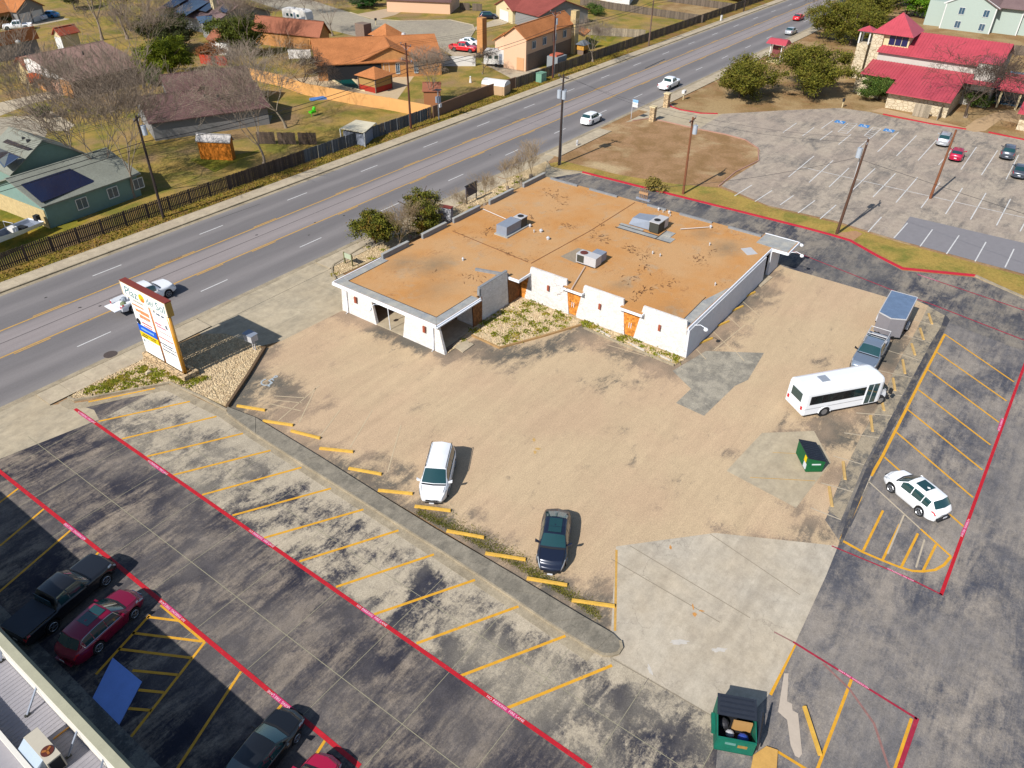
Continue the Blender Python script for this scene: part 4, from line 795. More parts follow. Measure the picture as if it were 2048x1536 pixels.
text('lettering', 'Sol', 1.05, m_s['teal'], sign, FM(-2.1, zt-.72, -.485), .006, shear=.15)
T3(MB().cyl((-.485, .28, zt-.68), (-.51, .28, zt-.68), .36, None, 20), 'sun_emblem', m_s['sun']); T3(MB().cyl((-.50, .2, zt-.86), (-.515, .2, zt-.86), .17, None, 14), 'sun_shade', m_s['sun2'])
# electrical box on two legs
c = G(507, 700); t = thing('electrical_cabinet', 'small grey electrical cabinet raised on posts at the corner of the gravel bed', 'electrical box', (c.x, c.y, 0), .1)
MB().box(-.35, .35, -.45, .45, 1.0, 1.6).build('cabinet', m_acw, t); MB().hexa([(-.4, -.5, 1.6), (.4, -.5, 1.6), (.4, .5, 1.6), (-.4, .5, 1.6)], [(-.4, -.5, 1.62), (.4, -.5, 1.62), (.4, .5, 1.72), (-.4, .5, 1.72)]).build('lid', m_acg, t)
for y in (-.3, -.05): MB().cyl((0, y, 0), (0, y, 1.0), .05).build('post', m_acw, t)
# timber sign posts, monument signs by the building
c = G(704, 527); t = thing('post_and_board_sign', 'small pale board on two wooden posts in the gravel bed by the building corner', 'sign', (G(698, 531).x, G(698, 531).y, 0))
for y in (-.55, .55): MB().box(-.06, .06, y-.06, y+.06, 0, 1.35).build('post', mat('olive_post', srgb(120, 116, 76), .8, .1), t)
MB().box(-.03, .03, -.6, .6, .75, 1.3).build('board', mat('pale_green_board', srgb(190, 200, 170), .6, .1), t)
def bsign(label, a, b, h, w_, mface, mtop, zb=0):
    p, q = G(*a), G(*b); d = q-p; t = thing('monument_sign', label, 'sign', (p.x, p.y, 0), atan2(d.y, d.x)); L = d.length
    MB().box(0, L, -w_/2, w_/2, zb, h).build('panel', mface, t); MB().box(-.05, L+.05, -w_/2-.06, w_/2+.06, h, h+.1).build('top', mtop, t)
    if zb:
        for x in (.15, L-.15): MB().box(x-.05, x+.05, -.05, .05, 0, zb).build('post', m_dark, t)
    return t
bsign('white lattice patterned block sign with a brown cap between the juniper bushes and the parapet', (880, 450), (905, 455), 2.3, .5, mat('white_mottled', srgb(226, 226, 232), .8, .3, 5, 20, col2=srgb(120, 126, 136), amt=.2), m_brown)
bsign('dark grey framed sign seen from behind among bare shrubs by the sidewalk', (932, 410), (954, 398), 2.2, .12, mat('dark_sign_back', srgb(104, 100, 112), .7, .15), m_dark, .9)
# ---- wheel stops
m_stopy = mat('wheel_stop_yellow', srgb(248, 196, 84), .75, .22, 1.5, 14, world=True); m_stopw = mat('wheel_stop_grey', srgb(220, 210, 196), .8, .15, 1.5, 14, world=True); m_stopt = mat('wheel_stop_tan', srgb(226, 186, 116), .8, .2, 1.5, 14, world=True)
def stop(a, b, label, m, group, w_=.17, h=.13):
    p, q = G(*a), G(*b); d = q-p; L = d.length; mb = MB()
    mb.hexa([(0, -w_/2, 0), (L, -w_/2, 0), (L, w_/2, 0), (0, w_/2, 0)], [(.03, -w_*.36, h), (L-.03, -w_*.36, h), (L-.03, w_*.36, h), (.03, w_*.36, h)])
    return mb.build('wheel_stop', m, None, loc=(p.x, p.y, .015), rz=atan2(d.y, d.x), label=label, cat='wheel stop', group=group)
gA = 'yellow wheel stops along the long island'
nA = ['at the sign planter end', 'second from the sign planter end', 'third from the sign planter end', 'fourth from the sign planter end', 'fifth from the sign planter end', 'just behind the white minivan', 'right in front of the white minivan', 'first after the minivan on the grassy edge', 'on mossy ground beside the black sedan', 'next after the black sedan', 'last one beside the pale concrete apron']
for (a, b), s in zip((((474, 813), (531, 822)), ((526, 843), (587, 852)), ((582, 863), (641, 878)), ((639, 898), (707, 905)), ((697, 938), (764, 950)), ((756, 982), (826, 989)), ((829, 1014), (902, 1023)), ((893, 1063), (969, 1077)), ((970, 1108), (1052, 1121)), ((1053, 1158), (1135, 1172)), ((1143, 1202), (1230, 1214))), nA):
    stop(a, b, 'bright yellow concrete wheel stop '+s, m_stopy, gA, .2, .15)
nB = ['beside the trailer, farthest of its row', 'second from the trailer end of its row', 'third from the trailer end of its row', 'beside the door of the grey pickup', 'in front of the grey pickup hood', 'under the nose of the white bus', 'just past the bus wheel toward the dumpster', 'behind the closed green dumpster', 'nearest the white crossover, last of its row']
for (a, b), s in zip((((1857, 628), (1864, 649)), ((1840, 657), (1847, 680)), ((1823, 688), (1830, 711)), ((1805, 720), (1810, 748)), ((1786, 757), (1790, 782)), ((1764, 805), (1768, 822)), ((1741, 832), (1745, 864)), ((1686, 924), (1690, 960)), ((1658, 974), (1664, 1014))), nB):
    stop(a, b, 'worn tan wheel stop '+s, m_stopt, 'worn wheel stops on the concrete strip', .2, .1)
nC = ['farthest along the shaded side wall', 'second from the far end of the side wall', 'third along the shaded side wall', 'nearest the front corner of the side wall', 'lying close against the wall corner']
for (a, b), s in zip((((1491, 594), (1510, 585)), ((1464, 623), (1486, 613)), ((1435, 653), (1458, 643)), ((1396, 689), (1425, 677)), ((1377, 706), (1389, 694))), nC):
    stop(a, b, 'yellow wheel stop '+s, m_stopy if 'lying' not in s else m_stopw, 'wheel stops along the side wall')
for (a, b), s in zip((((1193, 660), (1221, 675)), ((1256, 687), (1289, 703)), ((1310, 708), (1344, 724))), ('in front of the first shingled door', 'in front of the second shingled door', 'nearest the building corner')):
    stop(a, b, 'pale grey wheel stop '+s, m_stopw, 'grey wheel stops by the planting strip', .2, .14)
stop((1608, 1414), (1640, 1512), 'long yellow wheel stop beside the open green dumpster', m_stopy, 'yellow wheel stops', .2, .15)
# ------------------------------------------------ vehicles
m_glass = mat('car_glass', (.012, .045, .048), .05, 0, spec=.7, coat=.6)
m_tyre = mat('tyre_rubber', (.014, .014, .015), .85, .1, 3, 20); m_rim = mat('alloy_rim', srgb(176, 178, 182), .35, 0, metal=.7)
m_rimd = mat('dark_rim', srgb(66, 66, 70), .45, 0, metal=.5)
m_blk = mat('black_plastic', (.018, .018, .02), .6, .1, 3, 20); m_under = mat('underbody', (.008, .008, .008), .95, 0)
m_lamp = mat('headlamp_glass', srgb(190, 198, 206), .15, 0, spec=.7, coat=.5); m_tail = mat('tail_lamp_red', srgb(206, 16, 34), .2, 0, spec=.6, coat=.4)
m_plate = mat('number_plate', srgb(226, 228, 232), .5, 0); m_chrome = mat('chrome', srgb(220, 222, 226), .18, 0, metal=.9)
def paint(name, c, metal=.0, rough=.28): return mat('paint_'+name, c, rough, 0, metal=metal, spec=.5, coat=.55)
PW = paint('white', (.74, .75, .77)); PW2 = paint('pearl_white', (.80, .80, .80)); PBK = paint('dark_navy', (.012, .017, .035), .2); PR = paint('red', (.55, .012, .02)); PM = paint('maroon', (.20, .004, .03), .2)
PG = paint('grey', (.19, .23, .29), .35); PS = paint('silver', (.46, .47, .49), .4); PCH = paint('charcoal', (.012, .013, .016), .1); PB = paint('black', (.008, .009, .011)); PBL = paint('blue', (.05, .2, .42)); PCP = paint('crimson', (.42, .01, .05), .2); PGR = paint('dark_grey', (.07, .08, .10), .3)
TYPES = {
 'sedan':  dict(L=4.75, W=1.84, H=1.44, hood=.96, belt=.88, nose=.64, xn=.8, xw0=1.08, xw1=.28, xr1=-1.12, xr0=-1.95, trunk=1.05, tailz=.92, wb=2.8, r=.33, fo=.92),
 'suv':    dict(L=4.55, W=1.84, H=1.66, hood=1.08, belt=.98, nose=.76, xn=.7, xw0=1.2, xw1=.42, xr1=-1.65, xr0=-2.12, trunk=1.12, tailz=1.0, wb=2.65, r=.36, fo=.9),
 'minivan':dict(L=5.1, W=1.98, H=1.76, hood=1.08, belt=.96, nose=.74, xn=.7, xw0=1.65, xw1=.72, xr1=-2.0, xr0=-2.42, trunk=1.1, tailz=1.0, wb=3.05, r=.36, fo=1.0),
 'hatch':  dict(L=4.1, W=1.74, H=1.48, hood=.98, belt=.9, nose=.68, xn=.6, xw0=1.0, xw1=.3, xr1=-1.35, xr0=-1.85, trunk=1.05, tailz=.95, wb=2.5, r=.32, fo=.8),
 'pickup': dict(L=5.8, W=2.0, H=1.88, hood=1.2, belt=1.16, nose=.95, xn=.5, xw0=1.25, xw1=.6, xr1=-.75, xr0=-1.0, trunk=1.12, tailz=1.12, wb=3.6, r=.4, fo=.95, bed=True),
}
def sections(P):
    L, W = P['L'], P['W']; h = L/2; xf = h-P['fo']; xb = xf-P['wb']; Ra = P['r']+.07
    key = [(-h, P['tailz']-.16), (-h+.10, P['tailz']), (P['xr0'], P['trunk']), (P['xr1'], P['H']-.05), ((P['xw1']+P['xr1'])/2, P['H']), (P['xw1'], P['H']-.04), (P['xw0'], P['hood']), (h-P['xn']*.5, (P['hood']+P['nose'])/2+.06), (h-.3, P['nose']+.05), (h-.08, P['nose']-.06), (h, P['nose']-.2)]
    def top(x):
        for (a, za), (b, zb) in zip(key, key[1:]):
            if x <= b+1e-9: return za+(zb-za)*(x-a)/(b-a)
        return key[-1][1]
    zl0 = .24 if not P.get('bed') else .38
    def sec(x):
        t = min(1, (h-abs(x))/(1.15 if x > 0 else .9)); ta = 1-(1-t)**2.4*((.34 if x > 0 else .2) if not P.get('bed') else (.2 if x > 0 else .05)); hw = W/2*ta; z = top(x); zl = zl0+(.10*(1-min(1, (h-abs(x))/.35)))
        for xw in (xf, xb):
            if abs(x-xw) < Ra: zl = max(zl, P['r']+sqrt(Ra*Ra-(x-xw)**2)*.98)
        bed = P.get('bed') and x < P['xr0']-.02
        bl = P['belt']+(.06*(-x/h) if not bed else .06); zb = min(bl, z-.02); zm = max(zl+.06, (zl+zb)/2)
        pts = [(hw*.93, zl), (hw*.985, zl+.05), (hw, zm), (hw*.985, max(zm+.03, zb-.09)), (hw*.95, zb)]
        if bed:
            fl = .72; pts += [(hw-.09, zb), (hw-.10, fl), (hw*.6, fl), (hw*.3, fl), (0, fl)]
        else:
            k = max(0, min(1, (z-bl)/(P['H']-bl))); yt = hw*(.90-.19*k)
            pts += [(hw*.93, zb+.012), ((hw*.93+yt)/2+.02*k, zb+(z-zb)*.52), (yt, zb+(z-zb)*.93), (yt*.86, z), (0, z+.03)]
        return pts
    return sec, top, xf, xb, key
def car(typ, label, color, pn, pt=None, cat='car', group=None, name=None, loc=None, rz=None, opts='', over=None, znt=(0.4, 0.9)):
    P = dict(TYPES[typ]); P.update(over or {}); L, W, H = P['L'], P['W'], P['H']; h = L/2
    if loc is None:
        a = G(*pn, znt[0]); b = G(*pt, znt[1]); d = a-b; rz = atan2(d.y, d.x); c = (a+b)/2; loc = (c.x, c.y, .02)
    sec, top, xf, xb, key = sections(P)
    bow = .12 if P.get('bed') else .26
    wx = lambda x, y: x if (P.get('bed') and x < 0) else x-bow*(x/h)*(y/(W/2))**2   # ends and glass bow outwards in plan
    t = thing(name or {'pickup': 'pickup_truck', 'suv': 'parked_suv', 'minivan': 'minivan', 'sedan': 'parked_sedan', 'hatch': 'parked_hatchback'}[typ], label, cat, loc, rz, group)
    xs = set(np.linspace(-h, h, 46).tolist()); xs |= {k[0] for k in key}
    for xw in (xf, xb):
        for q in np.linspace(-P['r']-.07, P['r']+.07, 13): xs.add(xw+q)
    if P.get('bed'): xs |= {P['xr0']-.01, P['xr0']-.03}
    xs = sorted(x for x in xs if -h <= x <= h); xs = [x for i, x in enumerate(xs) if i == 0 or x-xs[i-1] > 1e-3]
    vs = []; N = 10
    for x in xs:
        p = sec(x); row = [(wx(x, y), -y, z) for y, z in p]+[(wx(x, y), y, z) for y, z in p[-2::-1]]; vs += row
    M_ = 2*N-1; fs = []
    for i in range(len(xs)-1):
        for k in range(M_-1): fs.append((i*M_+k, (i+1)*M_+k, (i+1)*M_+k+1, i*M_+k+1))
    fs.append(tuple(range(M_))); fs.append(tuple((len(xs)-1)*M_+k for k in range(M_-1, -1, -1)))
    MB().add(vs, fs).build('body', color, t, smooth=not P.get('bed') or True)
    MB().box(-h+.35, h-.3, -W/2+.3, W/2-.3, .2, .62).build('underbody', m_under, t)
    def patch(name, xa, xb_, ka, kb, ta=0., tb=1., m=m_glass, side=0, off=.014, n=7):
        """a pane lying just proud of the body surface between section points"""
        mb = MB()
        for sg in ((1, -1) if side == 2 else ((1,) if side == 1 else (1,))):
            vs = []; xx = np.linspace(xa, xb_, n)
            for x in xx:
                p = sec(x)
                if side: 
                    f = lambda q: (lambda i, r: (p[i][0]+(p[i+1][0]-p[i][0])*r+off, p[i][1]+(p[i+1][1]-p[i][1])*r))(min(kb-1, ka+int(q*(kb-ka))), q*(kb-ka)-min(kb-ka-1, int(q*(kb-ka))))
                    row = [f(ta), f(.5), f(tb)]
                    vs += [(wx(x, y), sg*y, z) for y, z in row]
                else:
                    row = [p[ka], p[ka+1], p[9]]; row = [(y*.97, z+off*1.3) for y, z in row]; vs += [(wx(x, y), -y, z) for y, z in row]+[(wx(x, y), y, z) for y, z in row[1::-1]]
            w_ = 3 if side else 5; fs = [(i*w_+k, (i+1)*w_+k, (i+1)*w_+k+1, i*w_+k+1) for i in range(n-1) for k in range(w_-1)]
            MB().add(vs, fs).build(name, m, t, smooth=True)
    sgn = 1
    patch('cowl', P['xw0']+.09, P['xw0']-.03, 7, 9, m=m_blk, off=.009, n=2)
    patch('windscreen', P['xw0']-.06, P['xw1']+.04, 7, 9)
    if P.get('bed'):
        MB().box(P['xr0']-.035, P['xr0']-.012, -W*.33, W*.33, P['belt']+.12, H-.12).build('rear_window', m_glass, t)
    else: patch('rear_window', P['xr1']-.03, P['xr0']+.06, 7, 9)
    x1 = P['xw0']-.42; x0 = P['xr1']-.02 if not P.get('bed') else P['xr1']+.02
    if typ in ('suv', 'minivan', 'hatch'): cuts = [x1, (x1-.95), (x1-1.85 if typ != 'hatch' else x0+.05)]+([x0] if typ != 'hatch' else [])
    else: cuts = [x1, x1-.95, x0]
    for a, b in zip(cuts, cuts[1:]): patch('side_window', a-.03, b+.03, 5, 7, .04, .93, side=2, n=6)
    # door seams, sills, arches
    for xq in cuts[:3]: patch('door_seam', xq+.012+.0, xq-.012, 1, 4, .3, 1, m_under, side=2, off=.004, n=2)
    for xw in (xf, xb):
        mb = MB()
        for sg in (1, -1):
            wy = sg*(W/2-.14)
            wq = MB().cyl((0, -.11, 0), (0, .11, 0), P['r'], None, 20); o = wq.build('wheel', m_tyre, t, loc=(wx(xw, W/2*.94), wy, P['r']))
            rq = MB().cyl((0, sg*.105, 0), (0, sg*.118, 0), P['r']*.66, None, 16); rim = rq.build('rim', m_rimd, o)
            sp = MB()
            for k in range(5 if 'six' not in opts else 6):
                a = 2*pi*k/5; sp.beam((0, sg*.122, 0), (cos(a)*P['r']*.62, sg*.122, sin(a)*P['r']*.62), .085, .03)
            sp.cyl((0, sg*.112, 0), (0, sg*.13, 0), P['r']*.16, None, 8)
            ringp = [(cos(2*pi*k/16)*P['r']*.64, sg*.12, sin(2*pi*k/16)*P['r']*.64) for k in range(17)]
            sp.tube(ringp, .022, 4); sp.build('spokes', m_rim if 'darkrim' not in opts else m_rimd, o)
    for sg in (1, -1):
        xm = P['xw0']-.42; MB().hexa([(xm-.05, sg*(W/2-.06), P['belt']+.02), (xm+.07, sg*(W/2-.06), P['belt']+.02), (xm+.03, sg*(W/2+.2), P['belt']+.06), (xm-.1, sg*(W/2+.2), P['belt']+.06)][::sg],
             [(xm-.05, sg*(W/2-.06), P['belt']+.10), (xm+.07, sg*(W/2-.06), P['belt']+.10), (xm+.03, sg*(W/2+.2), P['belt']+.22), (xm-.1, sg*(W/2+.2), P['belt']+.22)][::sg]).build('wing_mirror', color if 'blkmirror' not in opts else m_blk, t)
        he = sec(h)[2][0]; te = sec(-h)[2][0]; nz = P['nose']; tz = P['tailz']
        if P.get('bed'): MB().box(-h-.014, -h+.02, min(sg*te*.8, sg*te*.97), max(sg*te*.8, sg*te*.97), tz-.34, tz-.1).build('tail_light', m_tail, t)
    patch('headlight', h-.55, h-.03, 3, 5, 0, 1, m_lamp, side=2, off=.012, n=5)
    patch('tail_light', -h+.01, -h+.3, 3, 5, 0, 1, m_tail, side=2, off=.012, n=3)
    # hood shut lines
    for sg in (1, -1): MB().add([(x, sg*(sec(x)[7][0]*.9+o_), sec(x)[7][1]*.0+sec(x)[8][1]-.004) for x in np.linspace(P['xw0']+.05, h-.35, 6) for o_ in (0, .022)], [(2*i, 2*i+2, 2*i+3, 2*i+1) for i in range(5)]).build('hood_seam', m_under, t)
    MB().box(h-.03, h+.012, -W*.2, W*.2, P['nose']-.27, P['nose']-.17).box(h-.03, h+.014, -W*.22, W*.22, .3, .4).build('grille', m_blk if 'chrome' not in opts else m_chrome, t)
    MB().box(-h-.03, -h+.2, -W*.3, W*.3, .36, .5).build('rear_bumper', color if 'blkbump' not in opts else m_blk, t)
    MB().box(-h-.045, -h-.03, -.16, .16, .55, .67).build('number_plate', m_plate, t)
    MB().box(h+.0, h+.02, -.16, .16, P['nose']-.5, P['nose']-.38).build('number_plate', m_plate, t)
    if 'sunroof' in opts:
        xc = (P['xw1']+P['xr1'])/2+.25
        zt_ = top(xc)+.034; MB().box(xc-.42, xc+.45, -.42, .42, zt_-.012, zt_).build('sunroof', m_glass, t)
    if 'longroof' in opts:
        xc = P['xw1']-.5; zt_ = H+.026; MB().box(xc-.75, xc-.06, -.4, .4, zt_-.02, zt_).build('sunroof', m_glass, t); MB().box(xc-.02, xc+.4, -.4, .4, zt_-.02, zt_).build('sunroof', m_glass, t)
    if 'rails' in opts:
        for sg in (1, -1): MB().tube([(P['xw1']-.1, sg*W*.345, H-.03), (P['xw1']-.3, sg*W*.345, H+.04), (P['xr1']+.2, sg*W*.345, H+.04), (P['xr1'], sg*W*.345, H-.05)], .025, 5).build('roof_rail', m_blk, t)
    if 'chromewin' in opts:
        for sg in (1, -1):
            pth = []
            for x in np.linspace(x1, x0-.1, 8): p = sec(x); pth.append((wx(x, W/2), sg*(p[5][0]+.02), p[5][1]+.03))
            for x in np.linspace(x0-.1, x1-.3, 8): p = sec(x); pth.append((wx(x, p[7][0]), sg*(p[7][0]+.03), p[7][1]-.04))
            MB().tube(pth+[pth[0]], .018, 4).build('window_trim', m_chrome, t)
    if P.get('bed'):
        if 'gatedown' in opts: MB().box(-h-.62, -h+.02, -W/2+.12, W/2-.12, .70, .76).build('tailgate', color, t)
        else: MB().box(-h+.0, -h+.07, -W/2+.12, W/2-.12, .6, 1.17).build('tailgate', color, t)
        xq = P['xr0']-.05
        if 'cover' in opts: MB().box(-h+.04, xq, -W/2+.1, W/2-.1, 1.14, 1.19).build('bed_cover', mat('tonneau', srgb(70, 76, 86), .8, .1, 1, 20), t)
        elif 'liner' in opts: MB().box(-h+.08, xq, -W/2+.13, W/2-.13, .722, .74).build('bed_liner', m_under, t)
        if 'rack' in opts:
            mb = MB()
            for sg in (1, -1): mb.tube([(-h+.3, sg*W*.43, 1.15), (-h+.35, sg*W*.4, 1.85), (xq-.1, sg*W*.4, 1.9), (xq+1.6, sg*W*.36, 1.98)], .035, 5)
            for x in (-h+.4, xq-.15): mb.tube([(x, -W*.4, 1.88), (x, W*.4, 1.88)], .035, 5)
            mb.build('ladder_rack', m_acw, t); MB().box(xq-.75, xq-.1, -W/2+.14, W/2-.14, .9, 1.28).build('tool_box', m_acw, t)
            for k in range(3): MB().box(xq-1.2-k*.32, xq-.95-k*.32, -.6, .6, .8, 1.15).build('cargo', mat('cargo_%d' % k, (srgb(220, 220, 224), srgb(60, 60, 66), srgb(190, 190, 194))[k], .7, .2), t)
        if 'load' in opts:
            for k in range(3): MB().ball((-h+.5+k*.5, (-.4, .35, 0)[k], .95), .28, 8, 6, .8).build('cargo', mat('load_%d' % k, (srgb(150, 160, 120), srgb(176, 186, 196), srgb(120, 126, 136))[k], .8, .3), t)
    return t
gl = 'vehicles parked in the tan lot'
car('minivan', 'white minivan with black roof rails parked nose down toward the island', PW, None, None, 'minivan', loc=(28.05, 26.15, .02), rz=rad(180+31), opts='rails', over=dict(L=5.1))
car('sedan', 'dark navy sedan with panoramic sunroof parked nose toward the island', PBK, None, None, 'car', loc=(27.85, 16.55, .02), rz=rad(180+28), opts='longroof', over=dict(L=4.85, trunk=1.08))
car('suv', 'white crossover with black sunroof parked across the yellow hatching', PW2, None, None, 'suv', loc=(45.7, -.5, .02), rz=rad(60), opts='sunroof blkbump', over=dict(L=4.6))
car('pickup', 'grey pickup truck with ladder rack hitched in front of the enclosed trailer', PG, None, None, 'pickup', loc=(61.3, 6.75, .02), rz=rad(181.5), opts='rack blkmirror')
car('pickup', 'white pickup truck with lowered tailgate driving behind the pylon sign', PW, None, None, 'pickup', loc=(30.0, 63.6, .02), rz=rad(-1), opts='gatedown load', over=dict(L=5.6))
car('suv', 'white crossover driving in the near lane above the field lawn', PW2, None, None, 'suv', loc=(103.2, 59.75, .02), rz=rad(1), opts='', over=dict(L=4.7), name='moving_suv')
car('pickup', 'white crew cab pickup driving on the road near the oaks', PW, None, None, 'pickup', loc=(129.3, 59.6, .02), rz=rad(1), opts='liner', over=dict(L=5.7))
c = G(1596, 40); car('sedan', 'red sedan driving far away at the top of the road', PR, None, None, 'car', loc=(c.x, c.y, .02), rz=rad(1), name='moving_sedan')
c = G(1581, 68); car('sedan', 'silver sedan driving far away beside the red one', PS, None, None, 'car', loc=(c.x, c.y, .02), rz=rad(1), name='moving_sedan')
gs = 'cars in the stalls by the left building'
car('pickup', 'dark pickup truck with flat bed cover half in the building shadow', PCH, None, None, 'pickup', loc=(7.6, 36.2, .02), rz=rad(11), opts='cover', over=dict(L=6.0))
car('suv', 'maroon crossover with chrome window trim half in shadow', PM, None, None, 'suv', loc=(7.85, 32.85, .02), rz=rad(11), opts='chromewin longroof', over=dict(L=4.9))
car('sedan', 'black sedan parked at the bottom edge with its hood in sun', PB, None, None, 'car', loc=(8.5, 20.15, .02), rz=rad(10), over=dict(L=4.8))
car('hatch', 'red hatchback cut by the bottom edge of the view', PCP, None, None, 'car', loc=(8.35, 17.05, .02), rz=rad(10))
gc = 'cars in the red roofed building lot'
for typ, lab, col, a, op in (('suv', 'silver suv parked in the upper lot nearest the red kerb', PS, (1886, 287), 'rails'), ('hatch', 'bright red hatchback beside the leaning light pole', PCP, (1911, 317), ''), ('suv', 'dark grey suv parked in the upper lot at the far right', PGR, (2013, 313), ''), ('sedan', 'charcoal sedan partly cut by the right edge of the upper lot', PGR, (2037, 350), '')):
    c = G(*a); car(typ, lab, col, None, None, 'car', loc=(c.x, c.y, .02), rz=rad(4), opts=op, group=gc)
for typ, lab, col, a, rz in (('pickup', 'red pickup truck on the driveway by the white fence', PR, (927, 103), -75), ('sedan', 'white car on the driveway beside the red pickup', PW, (940, 90), -75), ('suv', 'dark blue suv parked at the cul de sac driveway', PBK, (977, 38), -40), ('pickup', 'white pickup parked behind the orange roofed house at left', PW, (37, 59), 150), ('sedan', 'car under a white cover on the far left driveway', mat('car_cover', (.7, .71, .74), .8, .1), (75, 40), 120), ('sedan', 'blue car parked beside the covered one', PBL, (100, 35), 120)):
    c = G(*a); car(typ, lab, col, None, None, 'car' if typ != 'pickup' else 'pickup', loc=(c.x, c.y, .02), rz=rad(rz))
# ---- small bus
bus = thing('shuttle_bus', 'white shuttle bus with a long band of tinted windows parked beside the grey pickup', 'bus', (53.1, 7.35, .02), atan2(-4.07, 5.35))
L0, Wb, Hb = 6.9, 2.3, 2.72
prof = [(-Wb/2, .42), (-Wb/2-.0, 1.2), (-Wb/2+.03, 2.3), (-Wb/2+.14, 2.55), (-Wb/2+.4, 2.66), (0, Hb), (Wb/2-.4, 2.66), (Wb/2-.14, 2.55), (Wb/2-.03, 2.3), (Wb/2, 1.2), (Wb/2, .42)]
vs = []; fs = []; xs = [(-3.45, .92), (-3.42, .975), (-3.3, 1), (2.9, 1), (3.25, .985), (3.45, .93), (3.6, .8)]
for x, k in xs: vs += [(x+(.25*(z-1.6) if x > 3.3 else 0)*-1*0, y*k, (z-1.4)*k+1.4 if z > 1.4 else z) for y, z in prof]
n = len(prof)
for i in range(len(xs)-1):
    for k in range(n-1): fs.append((i*n+k, i*n+k+1, (i+1)*n+k+1, (i+1)*n+k)[::-1])
    fs.append((i*n+n-1, i*n, (i+1)*n, (i+1)*n+n-1)[::-1])
fs += [tuple(range(n)), tuple((len(xs)-1)*n+k for k in range(n-1, -1, -1))]
MB().add(vs, fs).build('body', PW, bus)
hd = MB().hexa([(3.3, -1.0, .45), (4.35, -.8, .45), (4.35, .8, .45), (3.3, 1.0, .45)], [(3.3, -.95, 1.5), (4.25, -.72, 1.12), (4.25, .72, 1.12), (3.3, .95, 1.5)]).build('hood', PW, bus)
MB().hexa([(3.55, -.92, 1.42), (3.95, -.85, 1.3), (3.95, .85, 1.3), (3.55, .92, 1.42)], [(3.4, -.82, 2.1), (3.5, -.78, 2.12), (3.5, .78, 2.12), (3.4, .82, 2.1)]).build('windscreen', m_glass, bus)
MB().box(4.3, 4.5, -.95, .95, .4, .62).build('front_bumper', m_blk, bus); MB().box(4.33, 4.38, -.5, .5, .7, 1.0).build('grille', m_blk, bus)
for s in (-1, 1):
    yb = s*(Wb/2+.012)
    for k in range(5): 
        xa = -2.95+k*.94; MB().box(xa, xa+.9, min(yb, yb-s*.02), max(yb, yb-s*.02), 1.38, 2.05).build('side_window', m_glass, bus)
    MB().box(-3.05, 1.8, min(yb, yb-s*.03)-.0, max(yb-s*.006, yb-s*.03), 1.33, 2.1).build('window_band', m_blk, bus)
    MB().box(-3.4, 1.8, min(yb+s*.01, yb), max(yb+s*.01, yb), .95, 1.0).build('side_moulding', m_acw, bus)
    for xw, rr in ((-1.5, .42), (3.7, .40)):
        o = MB().cyl((0, -.14, 0), (0, .14, 0), rr, None, 18).build('wheel', m_tyre, bus, loc=(xw, s*(Wb/2-.12 if xw < 0 else .93), rr)); MB().cyl((0, s*.13, 0), (0, s*.15, 0), rr*.6, None, 14).build('rim', m_rim, o)
    mb = MB()
    for k in range(9): a = pi*k/8; 
    mb.tube([(-1.5+.53*cos(pi*k/10), s*(Wb/2+.015), .40+.53*sin(pi*k/10)) for k in range(11)], .045, 5); mb.build('wheel_arch', PW, bus)
    MB().cyl((-1.5, s*(Wb/2-.2), .42), (-1.5, s*(Wb/2+.006), .42), .5, None, 18).build('wheel_well', m_under, bus)
    MB().box(-3.49, -3.44, min(s*.95, s*.75), max(s*.95, s*.75), .8, 1.1).build('tail_light', m_tail, bus)
    MB().tube([(3.9, s*.95, 1.3), (4.1, s*1.25, 1.35)], .03, 5).box(4.05, 4.2, min(s*1.15, s*1.4), max(s*1.15, s*1.4), 1.15, 1.6).build('wing_mirror', m_blk, bus)
MB().box(1.95, 2.95, -Wb/2-.02, -Wb/2, .5, 2.25).build('door', m_glass, bus); MB().box(2.43, 2.47, -Wb/2-.03, -Wb/2-.02, .5, 2.25).box(1.9, 1.96, -Wb/2-.03, -Wb/2-.0, .45, 2.3).build('door_frame', PW, bus)
MB().box(-3.49, -3.44, -.62, .62, 1.35, 2.1).build('rear_window', m_glass, bus); MB().box(-1.75, -1.05, -.35, .35, 2.70, 2.76).build('roof_vent', mat('vent_grey', srgb(160, 168, 180), .6, .1), bus)
MB().box(-3.3, 3.3, -.8, .8, .3, .5).build('underbody', m_under, bus)
# ---- enclosed trailer
tr = thing('enclosed_trailer', 'grey enclosed cargo trailer with V nose behind the grey pickup', 'trailer', (68.1, 6.6, 0), rad(182))
m_tr = mat('trailer_grey', srgb(140, 136, 140), .45, .06, 1, 8); m_trr = mat('trailer_roof', srgb(120, 142, 172), .4, .2, .8, 6)
bp_ = [(-2.6, -1.12), (2.2, -1.12), (2.75, 0), (2.2, 1.12), (-2.6, 1.12)]
MB().prism(bp_, .45, 2.28).build('body', m_tr, tr); MB().prism([(x*.985, y*.97) for x, y in bp_], 2.28, 2.31).build('roof', m_trr, tr)
MB().strip(bp_, .07, 2.24, 2.33, closed=True).build('edge_trim', m_acw, tr)
for s in (-1, 1):
    o = MB().cyl((0, -.12, 0), (0, .12, 0), .36, None, 18).build('wheel', m_tyre, tr, loc=(-.3, s*1.25, .36)); MB().cyl((0, s*.12, 0), (0, s*.135, 0), .22, None, 12).build('rim', m_rim, o)
    MB().tube([(-.3+.46*cos(pi*k/8), s*1.26, .36+.46*sin(pi*k/8)) for k in range(9)], .13, 6).build('fender', m_acw, tr)
